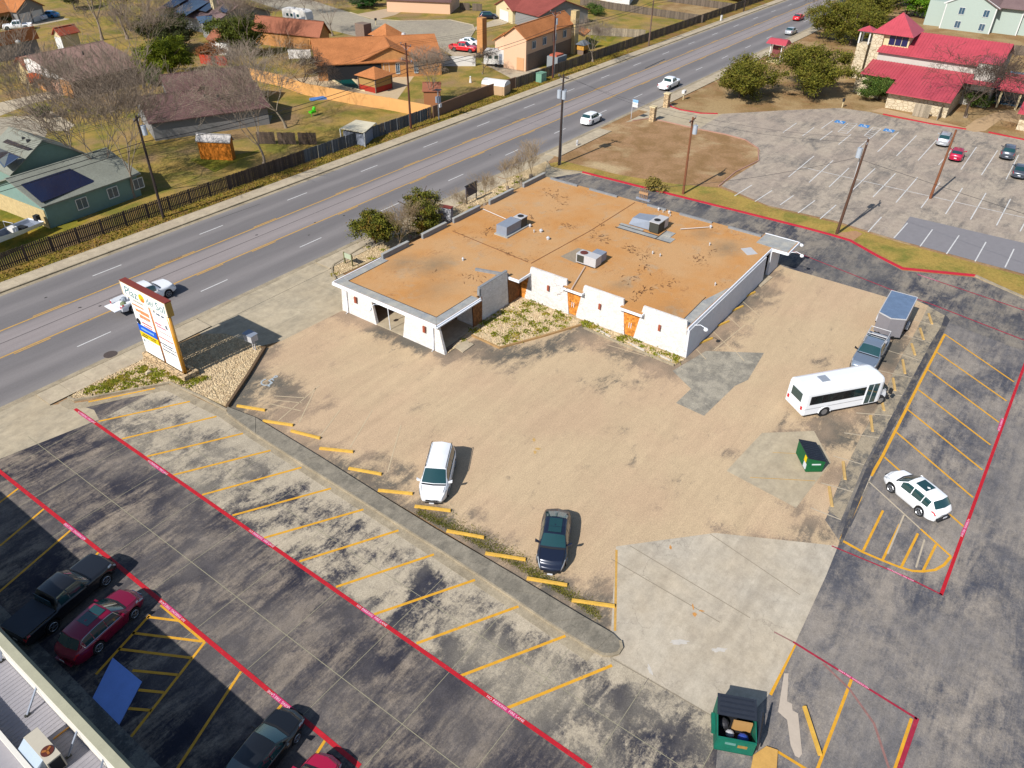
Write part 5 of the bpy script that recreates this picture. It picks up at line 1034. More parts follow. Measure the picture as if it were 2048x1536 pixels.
MB().beam((2.4, 0, .5), (4.0, 0, .5), .1, .12).beam((2.2, -.8, .5), (3.3, 0, .5), .08, .1).beam((2.2, .8, .5), (3.3, 0, .5), .08, .1).build('drawbar', m_blk, tr)
# ---- dumpsters
m_dgr = mat('dumpster_green', srgb(20, 122, 98), .6, .2, 1.5, 10); m_dgr2 = mat('dumpster_green_far', srgb(20, 112, 62), .6, .2, 1.5, 10); m_lid = mat('black_lid', srgb(44, 50, 62), .55, .15, 2, 16)
d1 = thing('closed_dumpster', 'green dumpster with closed black ribbed lid on the small concrete pad', 'dumpster', (45.15, 6.4, .02), rad(38))
MB().hexa([(-1, -.55, .1), (1, -.55, .1), (1, .6, .1), (-1, .6, .1)], [(-1, -.6, 1.0), (1, -.6, 1.0), (1, .65, 1.3), (-1, .65, 1.3)]).build('container', m_dgr2, d1)
for k in range(2): 
    ld = MB().hexa([(-1.03+k*1.04, -.66, 1.02), (-.01+k*1.04, -.66, 1.02), (-.01+k*1.04, .68, 1.33), (-1.03+k*1.04, .68, 1.33)], [(-1.03+k*1.04, -.66, 1.06), (-.01+k*1.04, -.66, 1.06), (-.01+k*1.04, .68, 1.38), (-1.03+k*1.04, .68, 1.38)]).build('lid', m_lid, d1)
    for j in range(5): MB().beam((-.93+k*1.04+j*.2, -.6, 1.085), (-.93+k*1.04+j*.2, .62, 1.385), .06, .03).build('lid_rib', m_lid, ld)
for s in (-1, 1): MB().box(s*1.0-.06, s*1.0+.06, -.3, .4, .55, .72).build('fork_sleeve', m_dgr2, d1)
MB().box(-.75, -.45, .6, .67, .75, 1.2).build('label_panel', m_s['yellow'], d1)
MB().box(-.9, -.5, .6, .66, .25, .7).build('label_panel', m_plate, d1)
MB().box(-1.02, -1.0, -.32, .3, .62, .82).build('lettering_band', m_plate, d1)
d2 = thing('open_dumpster', 'green dumpster with open lid and rubbish inside at the bottom edge', 'dumpster', (22.95, 2.75, .02), rad(-65))
w2, dp, h2 = .9, 1.0, 1.45
for nm, bx in (('front_panel', (-w2, w2, -dp, -dp+.05, .1, 1.15)), ('back_panel', (-w2, w2, dp-.05, dp, .1, h2+.1))): MB().box(*bx).build(nm, m_dgr, d2)
for s in (-1, 1): MB().hexa([(s*w2-.025, -dp+.05, .1), (s*w2+.025, -dp+.05, .1), (s*w2+.025, dp-.05, .1), (s*w2-.025, dp-.05, .1)], [(s*w2-.025, -dp+.05, 1.15), (s*w2+.025, -dp+.05, 1.15), (s*w2+.025, dp-.05, h2), (s*w2-.025, dp-.05, h2)]).build('side_panel', m_dgr, d2)
MB().box(-w2, w2, -dp, dp, .08, .14).build('floor', m_dgr, d2)
MB().strip([(-w2, -dp), (w2, -dp)], .1, 1.12, 1.2).build('rim', m_dgr, d2)
ld = MB().hexa([(-w2-.03, .05, 1.36), (w2+.03, .05, 1.36), (w2+.03, dp+.05, 1.56), (-w2-.03, dp+.05, 1.56)], [(-w2-.03, .05, 1.41), (w2+.03, .05, 1.41), (w2+.03, dp+.05, 1.62), (-w2-.03, dp+.05, 1.62)]).build('lid', m_lid, d2)
for j in range(4): MB().beam((-w2+.1, .2+j*.24, 1.45+j*.048), (w2-.1, .2+j*.24, 1.45+j*.048), .07, .03).build('lid_rib', m_lid, ld)
ld = MB().hexa([(w2+.12, -.9, .5), (w2+.2, -.9, .5), (w2+.5, .6, .9), (w2+.42, .6, .9)], [(w2+.0, -1.0, 1.3), (w2+.07, -1.0, 1.3), (w2+.3, .5, 1.6), (w2+.22, .5, 1.6)]).build('open_lid', m_lid, d2)
MB().box(w2+.03, w2+.2, -.5, .5, .55, .75).build('fork_sleeve', m_dgr, d2); MB().box(-w2-.2, -w2-.03, -.5, .5, .55, .75).build('fork_sleeve', m_dgr, d2)
MB().box(-.5, .0, -dp-.02, -dp, .72, .88).build('faded_panel', mat('faded_green', srgb(110, 160, 150), .7, .1), d2); MB().box(.1, .55, -dp-.02, -dp, .6, .8).build('rust_patch', mat('rust_yellow', srgb(190, 150, 80), .8, .3), d2)
mb = MB().box(-.85, .85, -.9, .9, .14, .4); mb.build('rubbish_heap', mat('rubbish_dark', (.01, .01, .012), .9, .3, 3, 12), d2)
for k, (x, y, z, r, cc) in enumerate(((.4, -.5, .6, .28, srgb(60, 90, 190)), (-.2, -.3, .5, .22, srgb(210, 210, 214)), (.1, -.7, .5, .14, srgb(230, 230, 232)), (-.5, .2, .5, .3, srgb(60, 60, 66)))):
    MB().ball((x, y, z), r, 9, 6, .8).build('rubbish_bag', mat('bag_%d' % k, cc, .6, .2, 4, 20), d2)
MB().box(-.1, .8, .0, .1, .4, 1.1).build('cardboard', mat('cardboard', srgb(196, 150, 90), .9, .1), d2)
sheet('plywood_board', [(1506, 1512), (1532, 1494), (1555, 1502), (1552, 1545), (1500, 1545)], .1, mat('plywood', srgb(226, 176, 96), .8, .15, 1, 12), kind=None, thick=.03)
pb = [o for o in bpy.data.objects if o.name == 'plywood_board'][0]; pb['label'] = 'tan plywood board lying by the foot of the open dumpster'; pb['category'] = 'board'
# ------------------------------------------------ houses and gardens across the road, red roofed hall on the right
def shingle_mat(name, c, v=.16, tint=None):
    m, n, l, b = nodes(name); b.inputs['Roughness'].default_value = .95; b.inputs['Specular IOR Level'].default_value = .1
    vv = mapping(n, l, True); x = mix(n, l, 1.0, c, ramp(n, l, noise(n, l, vv, 5, 4, .8), .3, .7, (1-v*1.6,)*3, (1.1,)*3), 'MULTIPLY')
    x = mix(n, l, 1.0, x, ramp(n, l, noise(n, l, vv, .4, 4, .6), .3, .7, (1-v,)*3, (1.05,)*3), 'MULTIPLY'); l.new(x, b.inputs['Base Color']); bump(n, l, b, noise(n, l, vv, 9, 2, .8), .3, .03); return m
r_orange = shingle_mat('roof_orange', srgb(206, 134, 84), .22); r_taupe = shingle_mat('roof_taupe', srgb(164, 132, 120)); r_brown = shingle_mat('roof_brown', srgb(120, 92, 88)); r_rust = shingle_mat('roof_rust', srgb(196, 100, 76))
r_grey = shingle_mat('roof_grey', srgb(146, 148, 136)); r_redb = shingle_mat('roof_red_brown', srgb(156, 84, 76)); r_rb = shingle_mat('roof_dull_brown', srgb(168, 108, 84)); r_mau = shingle_mat('roof_mauve', srgb(142, 118, 116))
w_brick = mat('wall_orange_brick', srgb(222, 158, 96), .85, .2, 1, 16); w_cream = mat('wall_cream', srgb(236, 216, 170), .8, .1); w_grn = mat('wall_teal', srgb(130, 158, 148), .8, .1, 1, 10); w_pink = mat('wall_peach', srgb(240, 196, 160), .8, .08)
w_tan = mat('wall_stone_tan', srgb(226, 200, 146), .9, .25, 1.2, 10); w_grey = mat('wall_grey', srgb(150, 148, 146), .85, .12); w_white = mat('wall_white', srgb(236, 232, 226), .7, .05); w_brk2 = mat('wall_grey_brick', srgb(150, 128, 112), .9, .25, 2, 14); w_mint = mat('wall_mint', srgb(182, 196, 186), .8, .05)
m_gar = mat('garage_door_peach', srgb(236, 178, 150), .6, .05); m_solar = mat('solar_panel', srgb(28, 34, 62), .2, .1, .8, 4, spec=.6, coat=.5); m_win = mat('house_window', srgb(70, 96, 116), .1, 0, spec=.7); m_wfr = mat('window_frame', srgb(226, 226, 222), .6, 0); m_trunk = mat('bark', srgb(150, 128, 108), .95, .25, 3, 14)
class House:
    """a house: gables are added as walls + roof slabs, all children of one thing"""
    def __init__(s, name, label, loc, cat='house', group=None): s.o = Vector((loc.x, loc.y, 0)); s.t = thing(name, label, cat, (loc.x, loc.y, 0), 0, group)
    def add(s, mb, name, m, par=None): mb.v = [(v[0]-s.o.x, v[1]-s.o.y, v[2]) for v in mb.v]; return mb.build(name, m, par or s.t)
    def gable(s, R0, R1, E, zr, ze, rm, wm, over=.4, z0=0, th=.14, back=None, near=1, lowm=None):
        """ridge from R0 to R1 (world xy), E = half width; eaves at ze"""
        R0 = Vector(R0[:2]); R1 = Vector(R1[:2]); d = (R1-R0).normalized(); n = Vector((-d.y, d.x)); hp_ = E if near > 0 or back is None else back; hm = E if near < 0 or back is None else back
        zs = lambda h_: zr-(zr-ze)*h_/E
        wl = [R0+d*over+n*(hp_-over), R1-d*over+n*(hp_-over), R1-d*over-n*(hm-over), R0+d*over-n*(hm-over)]; zz = [zs(hp_-over)-.05]*2+[zs(hm-over)-.05]*2
        rg0, rg1 = R0+d*over, R1-d*over
        zl = z0 if lowm is None else 2.35
        vs = [(p.x, p.y, zl) for p in wl]+[(p.x, p.y, z_) for p, z_ in zip(wl, zz)]+[(rg0.x, rg0.y, zr-.1), (rg1.x, rg1.y, zr-.1)]
        s.add(MB().add(vs, [(0, 1, 5, 4), (2, 3, 7, 6), (1, 2, 6, 9, 5), (3, 0, 4, 8, 7), (4, 5, 9, 8), (6, 7, 8, 9)]), 'wall', wm)
        if lowm: 
            ins = [R0+d*(over+.05)+n*(hp_-over-.05), R1-d*(over+.05)+n*(hp_-over-.05), R1-d*(over+.05)-n*(hm-over-.05), R0+d*(over+.05)-n*(hm-over-.05)]; s.add(MB().prism([(p.x, p.y) for p in ins], z0, 2.36), 'lower_wall', lowm)
        for sg, h_ in ((1, hp_), (-1, hm)):
            a, b, c, e = R0, R1, R1+n*h_*sg, R0+n*h_*sg; zq = zs(h_)
            top = [(a.x, a.y, zr), (b.x, b.y, zr), (c.x, c.y, zq), (e.x, e.y, zq)]; bot = [(x, y, z-th) for x, y, z in top]
            if sg > 0: top = top[::-1]; bot = bot[::-1]
            s.add(MB().hexa(bot, top), 'roof_slope', rm)
        s.add(MB().beam((R0.x, R0.y, zr), (R1.x, R1.y, zr), .25, .06), 'ridge_cap', rm)
        return R0, R1, d, n
    def g1(s, r0, r1, e0, e1, zr, ze, rm, wm, **k):
        A, B_, C, D = G(*r0, zr), G(*r1, zr), G(*e0, ze), G(*e1, ze)
        d = ((B_-A)+(D-C)).xy.normalized(); n = Vector((-d.y, d.x)); m = (A+B_).xy/2; off = (((C+D).xy/2)-m).dot(n)
        ts = sorted([(A.xy-m).dot(d), (C.xy-m).dot(d)]); te = sorted([(B_.xy-m).dot(d), (D.xy-m).dot(d)]); t0 = sum(ts)/2; t1 = sum(te)/2
        k.setdefault('near', 1 if off > 0 else -1); s.sg = 1 if off > 0 else -1; s.E = abs(off); return s.gable(m+d*t0, m+d*t1, abs(off), zr, ze, rm, wm, **k)
    def g2(s, a, b, depth, zr, ze, rm, wm, **k):
        A, B_ = G(*a, ze).xy, G(*b, ze).xy; c = (A+B_)/2; d = (B_-A).normalized(); n = Vector((-d.y, d.x))
        if n.dot(c) < 0: n = -n
        return s.gable(c, c+n*depth, (B_-A).length/2, zr, ze, rm, wm, **k)
    def box(s, pts, z0, z1, m, name='wing', px=True, z=None):
        P = GL(pts, z or 0) if px else [Vector(p) for p in pts]; return s.add(MB().prism([(p.x, p.y) for p in P], z0, z1), name, m)
    def win(s, a, b, z0, z1, m=None, d=.06, name='window', frame=True):
        """window on a wall between two world points at the foot of the wall"""
        A, B_ = Vector(a[:2]), Vector(b[:2]); q = B_-A; n = Vector((-q.y, q.x)).normalized()
        if n.dot(A) > 0: n = -n
        o = s.add(MB().hexa([(A.x-n.x*.02, A.y-n.y*.02, z0), (B_.x-n.x*.02, B_.y-n.y*.02, z0), (B_.x+n.x*d, B_.y+n.y*d, z0), (A.x+n.x*d, A.y+n.y*d, z0)], [(A.x-n.x*.02, A.y-n.y*.02, z1), (B_.x-n.x*.02, B_.y-n.y*.02, z1), (B_.x+n.x*d, B_.y+n.y*d, z1), (A.x+n.x*d, A.y+n.y*d, z1)]), name, m or m_win)
        if frame:
            p = [(A+n*(d+.02)), (B_+n*(d+.02))]; mb = MB()
            for zz in (z0, z1): mb.beam((p[0].x, p[0].y, zz), (p[1].x, p[1].y, zz), .05, .09)
            for q in p: mb.beam((q.x, q.y, z0), (q.x, q.y, z1), .09, .05)
            mm = (p[0]+p[1])/2; mb.beam((mm.x, mm.y, z0), (mm.x, mm.y, z1), .05, .04)
            mb.v = [(v[0]-s.o.x, v[1]-s.o.y, v[2]) for v in mb.v]; mb.build('frame', m_wfr, o)
        return o
    def on_roof(s, quad, zf, m, name, th=.06):
        """slab lying on a roof slope; quad in photo marks with heights"""
        P = [G(p[0], p[1], z) for p, z in zip(quad, zf)]; return s.add(MB().hexa([(p.x, p.y, p.z) for p in P][::-1], [(p.x, p.y, p.z+th) for p in P][::-1]), name, m)
# left teal house with solar panels
H = House('teal_house', 'teal house with grey roof and black solar panels behind the picket fence at far left', G(97, 450))
R0, R1, d, n = H.g1((15, 358), (215, 293), (78, 414), (280, 349), 4.7, 2.7, r_grey, w_grn); hE = H.E*H.sg
H.g1((30, 260), (97, 284), (-55, 312), (8, 347), 5.6, 2.7, r_grey, w_grn)
for (q, zz) in ((((42, 370), (112, 347), (160, 376), (84, 406)), (4.15, 4.15, 2.95, 2.95)), (((112, 347), (140, 338), (192, 364), (160, 376)), (4.15, 4.15, 2.95, 2.95))): H.on_roof(q, [z+.05 for z in zz], m_solar, 'solar_panel')
for q in (((15, 279), (38, 288), (18, 303), (-8, 293)), ((39, 288.5), (62, 297), (42, 313), (19, 304)), ((-9, 294), (17, 304), (-5, 320), (-34, 310)), ((18, 305), (41, 314), (8, 336), (-5, 321))): H.on_roof(q, [5.0, 5.0, 3.6, 3.6], m_solar, 'solar_panel')
a = R0+n*0; ey = -1 if n.y > 0 else 1
hwt = hE
H.win(R0+d*.36-n*(abs(hE)-.5), R0+d*.36+n*(abs(hE)-.5), 0, 2.1, w_tan, .06, 'stone_facing', False)
for u in (3.9, 7.8, 11.2): 
    p = R0+d*u+n*(abs(hwt)-.42)*(1 if hwt > 0 else -1); H.win((p.x, p.y), (p.x+d.x*1.3, p.y+d.y*1.3), .9, 2.1)
for p in ((49, 277), (58, 282)): c = G(*p, 5.2); H.add(MB().cyl((c.x, c.y, 4.9), (c.x, c.y, 5.35), .3, None, 12), 'roof_vent', m_blk)
# brown house in the middle left
H = House('brown_house', 'long dark brown roofed house with two parallel roofs beside the round green tree', G(315, 245))
H.g1((320, 149), (496, 131), (333, 190), (507, 168), 5.4, 3.3, r_brown, w_grey)
H.g1((272, 195), (520, 162), (298, 246), (533, 216), 4.8, 2.6, r_brown, w_grey)
for i, u in enumerate((410, 436)): c = G(u, 193, 4.2); H.add(MB().cyl((c.x, c.y, 4.0), (c.x, c.y, 4.5), .18, None, 8), 'roof_vent', m_blk)
c = G(405, 178, 4.8); H.add(MB().hexa([(c.x-1.1, c.y-.0, 4.6), (c.x+1.1, c.y+.0, 4.6), (c.x+1.1, c.y+1.8, 4.6), (c.x-1.1, c.y+1.8, 4.6)], [(c.x-.02, c.y, 5.4), (c.x+.02, c.y, 5.4), (c.x+.02, c.y+1.8, 5.0), (c.x-.02, c.y+1.8, 5.0)]), 'roof_cricket', r_brown)
# taupe house
H = House('taupe_house', 'house with one big plain taupe roof and white gable over a peach garage door', G(130, 190))
R0, R1, d, n = H.g1((63, 110), (218, 78), (129, 166), (279, 133), 5.3, 2.7, r_taupe, w_white, back=2.2, lowm=w_brk2)
hwv = H.E*H.sg
for (u0, u1, z1, mm, nm) in ((.25, .62, 2.25, m_gar, 'garage_door'),):
    A = R0+n*hwv*u0+d*.36; B_ = R0+n*hwv*u1+d*.36; H.win(A, B_, .05, z1, mm, .05, nm, False)
A = R0+n*hwv*.66+d*.36; B_ = R0+n*hwv*.93+d*.36; H.win(A, B_, .0, 2.6, w_brick, .08, 'brick_pier', False)
A = R0+n*hwv*.02+d*.36; B_ = R0+n*hwv*.22+d*.36; H.win(A, B_, .0, 2.6, w_brick, .08, 'brick_pier', False)
H.g2((24, 131), (52, 140), 9, 4.4, 2.8, r_rb, w_tan); H.box([(52, 150), (78, 142), (82, 158), (60, 166)], 2.3, 2.6, mat('porch_orange', srgb(230, 96, 20), .8, .1), 'porch_roof', z=2.5)
c = G(166, 106, 5.0); H.add(MB().cyl((c.x, c.y, 4.7), (c.x, c.y, 5.3), .16, None, 8), 'roof_vent', m_blk)
H = House('orange_roof_house', 'orange roofed house at the left edge with satellite dish', G(40, 95))
H.g1((-50, 74), (62, 53), (-20, 94), (84, 75), 4.8, 2.8, r_orange, w_grey)
c = G(38, 86, 3.2); H.add(MB().cyl((c.x, c.y, 2.8), (c.x, c.y, 3.2), .04).ball((c.x-.1, c.y, 3.4), .42, 12, 6, .9), 'satellite_dish', m_wfr)
H = House('garden_outbuilding', 'small cream outbuilding with rust red roof and white shutter', G(110, 90))
R0, R1, d, n = H.g1((101, 57), (146, 48), (124, 71), (163, 63), 4.6, 3.3, r_rust, w_cream)
A = R0+d*.37-n*.9; B_ = R0+d*.37+n*.9; H.win(A, B_, .6, 2.9, m_wfr, .05, 'shutter', False)
H = House('far_left_house', 'orange roofed house with double white garage doors in the top left corner', G(60, 40))
R0, R1, d, n = H.g2((32, 24), (90, 11), 12, 5.2, 2.9, r_orange, w_grey)
for u in (-.75, .08):
    A = R0+d*.36+n*(R0-R1).length*0+n*(u*4.2); B_ = A+n*3.0; H.win((A.x, A.y), (B_.x, B_.y), .1, 2.3, w_white, .05, 'garage_door', False)
H.g1((-60, 6), (30, -12), (-50, 34), (32, 22), 5.0, 2.9, r_orange, w_brick)
# dark solar house
H = House('solar_roof_house', 'mauve roofed house covered with black solar panels at the top left', G(420, 70))
H.g1((360, -20), (478, 8), (316, 24), (437, 43), 5.6, 2.8, r_mau, w_grey)
for q, zz in ((((385, -4), (418, 4), (372, 32), (345, 23)), (4.9, 4.9, 3.4, 3.4)), (((350, -6), (376, -2), (345, 16), (326, 12)), (4.9, 4.9, 3.8, 3.8)), (((425, 2), (440, 5), (412, 24), (394, 20)), (5.0, 5.0, 3.9, 3.9)), (((450, 6), (468, 10), (452, 26), (436, 22)), (5.2, 5.2, 4.2, 4.2)), (((392, 34), (428, 30), (424, 42), (400, 48)), (3.4, 3.4, 3.1, 3.1))): H.on_roof(q, [z+.1 for z in zz], m_solar, 'solar_panel')
c = G(428, 10, 5.0); H.add(MB().box(c.x-.5, c.x+.5, c.y-.5, c.y+.5, 4, 6.6), 'chimney', w_cream)
H.box([(408, 74), (448, 56), (470, 66), (440, 84)], 0, 2.6, w_grey, 'wing'); 
c = G(432, 72, 3.0)
H = House('hip_roof_house', 'dull brown roofed house behind the pale barked bare tree', G(560, 95))
H.g1((515, 28), (632, 44), (497, 62), (655, 74), 5.2, 2.7, r_rb, w_brick)
H = House('small_brown_house', 'small brown roof with white awning between two dark green trees', G(430, 95))
H.g1((434, 58), (480, 62), (404, 76), (452, 84), 4.2, 2.7, r_rb, w_white)
# big orange house
H = House('big_orange_house', 'large orange roofed house with a wide front gable and skylights beside the swimming pool', G(760, 150))
M0, M1, md, mn = H.g1((640, 78), (880, 66), (610, 130), (876, 120), 5.4, 2.8, r_orange, w_brick); mq = mn*H.sg*(H.E-.38)
H.win(M0+md*2+mq, M0+md*11.5+mq, 0, 2.45, m_dark, .05, 'patio_shade_panel', False)  # near-black panel on the wall: the covered patio's shade put in as colour
R0, R1, d, n = H.g2((712, 127), (850, 121), 11, 5.3, 2.7, r_orange, w_brick)
A = R0+d*.33
hwg = (G(712, 127, 2.7)-G(850, 121, 2.7)).length/2
sg = 1 if (G(712, 127, 2.7).xy-R0).dot(n) > 0 else -1
for k in range(5): a = A+n*sg*(hwg-.9-k*1.0); b = a-n*sg*.92; H.win((a.x, a.y), (b.x, b.y), .7, 2.5, mat('bright_window', srgb(150, 190, 226), .1, 0, spec=.8), .05)
for k in (7, 10.3): a = A+n*sg*(hwg-k); b = a-n*sg*.7; H.win((a.x, a.y), (b.x, b.y), .6, 2.4)
for k, u in enumerate((718, 731, 745)): c = G(u, 86, 4.6); H.add(MB().bc(c.x, c.y, 4.62, 1.0, .8, .25, 0), 'skylight', m_solar); 
c = G(771, 50, 6.6); q = G(745, 66, 5.2), G(797, 64, 5.2)
w_ = (q[1]-q[0]).length/2; H.add(MB().add([(c.x-w_, c.y-w_, 5.0), (c.x+w_, c.y-w_, 5.0), (c.x+w_, c.y+w_, 5.0), (c.x-w_, c.y+w_, 5.0), (c.x, c.y, 6.9)], [(0, 1, 4), (1, 2, 4), (2, 3, 4), (3, 0, 4)]), 'roof_turret', r_orange)
c = G(727, 62, 5); H.add(MB().box(c.x-1, c.x+1, c.y-1.2, c.y+1.2, 3, 6.4), 'chimney', w_brk2)
c = G(807, 70, 4.9); H.add(MB().cyl((c.x, c.y, 4.8), (c.x, c.y, 5.3), .5, .3, 10), 'roof_vent', m_acw)
for u in (640, 662, 690): c = G(u, 155); H.add(MB().cyl((c.x, c.y, 0), (c.x, c.y, 2.7), .12), 'porch_post', w_brick)
# two storey house
H = House('two_storey_house', 'two storey peach house with orange roof and tall chimney beside the travel trailer', G(1052, 134))
Rq0, Rq1, d, n = H.g1((1026, 55), (1131, 19), (1056, 78), (1152, 48), 7.6, 5.6, r_orange, w_pink)
hw_ = H.E; sg = H.sg
for k in range(4): a = Rq0+d*(2.5+k*4)+n*sg*(hw_-.38); b = a+d*1.3; H.win((a.x, a.y), (b.x, b.y), 3.6, 4.9)
a = Rq0+d*.8+n*sg*(hw_-.37); b = Rq1-d*.6+n*sg*(hw_-.37); H.win((a.x, a.y), (b.x, b.y), 0, 2.9, w_brk2, .06, 'brick_facing', False)
a = Rq0+d*.37+n*sg*.5; b = Rq0+d*.37+n*sg*(hw_-.8); H.win((a.x, a.y), (b.x, b.y), .05, 2.3, mat('tan_garage', srgb(220, 166, 118), .7, .05), .05, 'garage_door', False)
a = Rq0+d*.0; H.gable(Rq0+d*1.2-n*sg*hw_*1.1, Rq1-d*3-n*sg*hw_*1.1, hw_*.85, 5.9, 4.4, r_orange, w_pink)
c = G(964, 106); H.add(MB().box(c.x-.7, c.x+.7, c.y-.7, c.y+.7, 0, 6.6), 'chimney', w_brick)
c = Rq1+n*sg*(hw_-.2)-d*.6; H.add(MB().box(c.x-.7, c.x+.7, c.y-.7, c.y+.5, 0, 8.0), 'chimney', w_tan)
H.add(MB().prism([(q.x, q.y) for q in GL([(1158, 50), (1182, 60), (1168, 72), (1150, 62)], 2.8)], 2.6, 2.8), 'porch_roof', r_orange)
H = House('red_brown_house', 'red brown roofed house with grey gable and stone corner at the top', G(1130, 45))
H.g2((1078, 33), (1181, 19), 12, 5.6, 3.0, r_redb, w_grey); R0, R1, d, n = H.g2((988, 9), (1024, 22), 9, 4.8, 2.9, r_redb, w_cream)
A = R0+d*.36; H.win((A-n*2.2)[:], (A+n*2.2)[:], .1, 2.3, w_white, .05, 'garage_door', False)
H.g1((1030, -14), (1075, -10), (1040, 20), (1090, 24), 4.9, 3.0, r_redb, w_cream)
H = House('peach_house', 'peach bungalow with white garage door at the top edge', G(860, 20))
H.g1((770, -30), (906, -24), (780, 0), (908, 5), 5.0, 2.7, r_brown, w_pink)
for (a, b, z1, mm) in (((786, 15), (810, 18), 2.3, w_white), ((816, 17.5), (847, 19), 2.6, w_grey)): H.win(G(*a), G(*b), .05, z1, mm, .3, 'garage_door' if mm is w_white else 'dark_wall', False)
H = House('white_outbuilding', 'white walled building cut by the top edge beyond the grey fence', G(1230, 12))
H.box([(1200, 0), (1258, 12), (1270, -6), (1215, -16)], 0, 3, w_white, 'wall')
H = House('yellow_roof_shed', 'bright orange yellow roof at the top edge beyond the fence', G(1440, 8))
H.box([(1405, -6), (1478, 8), (1500, -2), (1440, -16)], 1.8, 2.1, mat('yellow_roof', srgb(246, 176, 40), .8, .1), 'roof')
# sheds, gazebo, canopy
H = House('wooden_shed', 'orange wooden shed with white corrugated roof under bare branches', G(400, 318), 'shed')
R0, R1, d, n = H.g1((397, 266), (464, 270), (385, 282), (457, 284), 3.3, 2.5, mat('white_roof_metal', srgb(196, 190, 186), .5, .2, 2, 10), mat('orange_boards', srgb(226, 132, 30), .8, .2, 1, 12), over=.15)
pq = G(437, 305); 
A = G(444, 314); H.win(G(438, 317), G(447, 318), 1.0, 1.9, m_win, .3)
H = House('brown_shed', 'brown garden shed with reddish roof beside the road wall', G(860, 210), 'shed')
H.g1((862, 160), (880, 157), (893, 171), (898, 170), 3.2, 2.6, r_rb, w_brk2, over=.15) if False else H.gable(G(845, 168, 3)[:2], G(882, 168, 3)[:2], 2.3, 3.3, 2.5, r_rb, mat('shed_brown', srgb(176, 116, 76), .85, .1), over=.2)
H = House('pool_gazebo', 'square gazebo with orange hip roof and red rail beside the pool', G(752, 188), 'gazebo')
c = G(752, 178); a = 2.5
for sx_, sy_ in ((-1, -1), (1, -1), (1, 1), (-1, 1)): H.add(MB().box(c.x+sx_*2-.08, c.x+sx_*2+.08, c.y+sy_*2-.08, c.y+sy_*2+.08, 0, 2.4), 'post', w_brk2)
H.add(MB().box(c.x-1.95, c.x+1.95, c.y-1.95, c.y+1.95, .9, 2.3), 'screen', mat('gazebo_screen', srgb(190, 150, 90), .9, .15)); H.add(MB().box(c.x-2, c.x+2, c.y-2, c.y+2, 0, .9), 'base', mat('gazebo_red', srgb(176, 50, 30), .8, .1))
H.add(MB().add([(c.x-a, c.y-a, 2.4), (c.x+a, c.y-a, 2.4), (c.x+a, c.y+a, 2.4), (c.x-a, c.y+a, 2.4), (c.x, c.y, 3.7)], [(0, 1, 4), (1, 2, 4), (2, 3, 4), (3, 0, 4), (3, 2, 1, 0)]), 'roof', r_orange)
H = House('storage_canopy', 'low white lean-to storage shelter just inside the grey board fence', G(700, 275), 'shelter')
c = [G(x, y, 2.0) for x, y in ((680, 257), (728, 266), (752, 246), (712, 240))]
H.add(MB().hexa([(p.x, p.y, 1.95) for p in c], [(p.x, p.y, 2.05) for p in c]), 'roof', mat('cream_canopy', srgb(232, 220, 190), .6, .06))
for p in c: H.add(MB().box(p.x-.06, p.x+.06, p.y-.06, p.y+.06, 0, 1.96), 'post', m_wfr)
cc = sum(c, Vector())/4; H.add(MB().prism([((cc+(p-cc)*.86).x, (cc+(p-cc)*.86).y) for p in c], 0, 1.6), 'stored_goods', mat('grey_goods', srgb(150, 156, 170), .8, .2))
H = House('white_storage_shed', 'small white plastic storage shed with rounded roof behind the brown wall', G(990, 175), 'shed')
p, q = G(966, 160, 2), G(1012, 166, 2); d = (q-p).xy.normalized(); n = Vector((-d.y, d.x)); L = (q-p).xy.length
vs = []
for t_ in (0, L):
    for k in range(7): a = pi*k/6; o = p.xy+d*t_+n*(1.3*cos(a)+.6); vs.append((o.x, o.y, 1.5+.75*sin(a)))
H.add(MB().add(vs, [(k, k+1, k+8, k+7) for k in range(6)]+[tuple(range(7)), tuple(range(13, 6, -1))]), 'roof', w_white)
H.add(MB().prism([((p.xy+d*t_+n*s_)[0], (p.xy+d*t_+n*s_)[1]) for t_, s_ in ((0, -.7), (L, -.7), (L, 1.9), (0, 1.9))], 0, 1.5), 'wall', mat('tan_plastic', srgb(206, 170, 130), .7, .05))
# ---- walls and fences
def wall(label, pts, h, m, name='garden_wall', th=.2):
    P = GL(pts); t = thing(name, label, 'wall', (P[0].x, P[0].y, 0))
    for i in range(len(P)-1):
        a, b = P[i]-P[0], P[i+1]-P[0]; MB().strip([(a.x, a.y), (b.x, b.y)], th, 0, h).build('wall_panel', m, t); MB().cyl((b.x, b.y, 0), (b.x, b.y, h+.05), th*.7, None, 6).build('pier', m, t)
    return t
m_owall = mat('orange_stucco', srgb(236, 176, 108), .85, .08, .5, 8); m_bwall = mat('brown_stucco', srgb(140, 106, 82), .85, .08, .5, 8)
wall('long orange stucco garden wall between the lawn and the pool', [(500, 158), (560, 172), (612, 190), (700, 207), (780, 220), (862, 236)], 1.9, m_owall)
wall('brown stucco wall along the far sidewalk', [(866, 236), (920, 215), (975, 193), (1030, 176)], 1.8, m_bwall)
wall('white panelled wall beside the big orange house', [(876, 132), (950, 132)], 1.7, w_white); wall('white panelled wall left of the big orange house', [(578, 117), (622, 117)], 1.6, w_white)
def board_mat(name, c, isl=.45): return mat(name, c, .9, .2, 2, 16, island=isl)
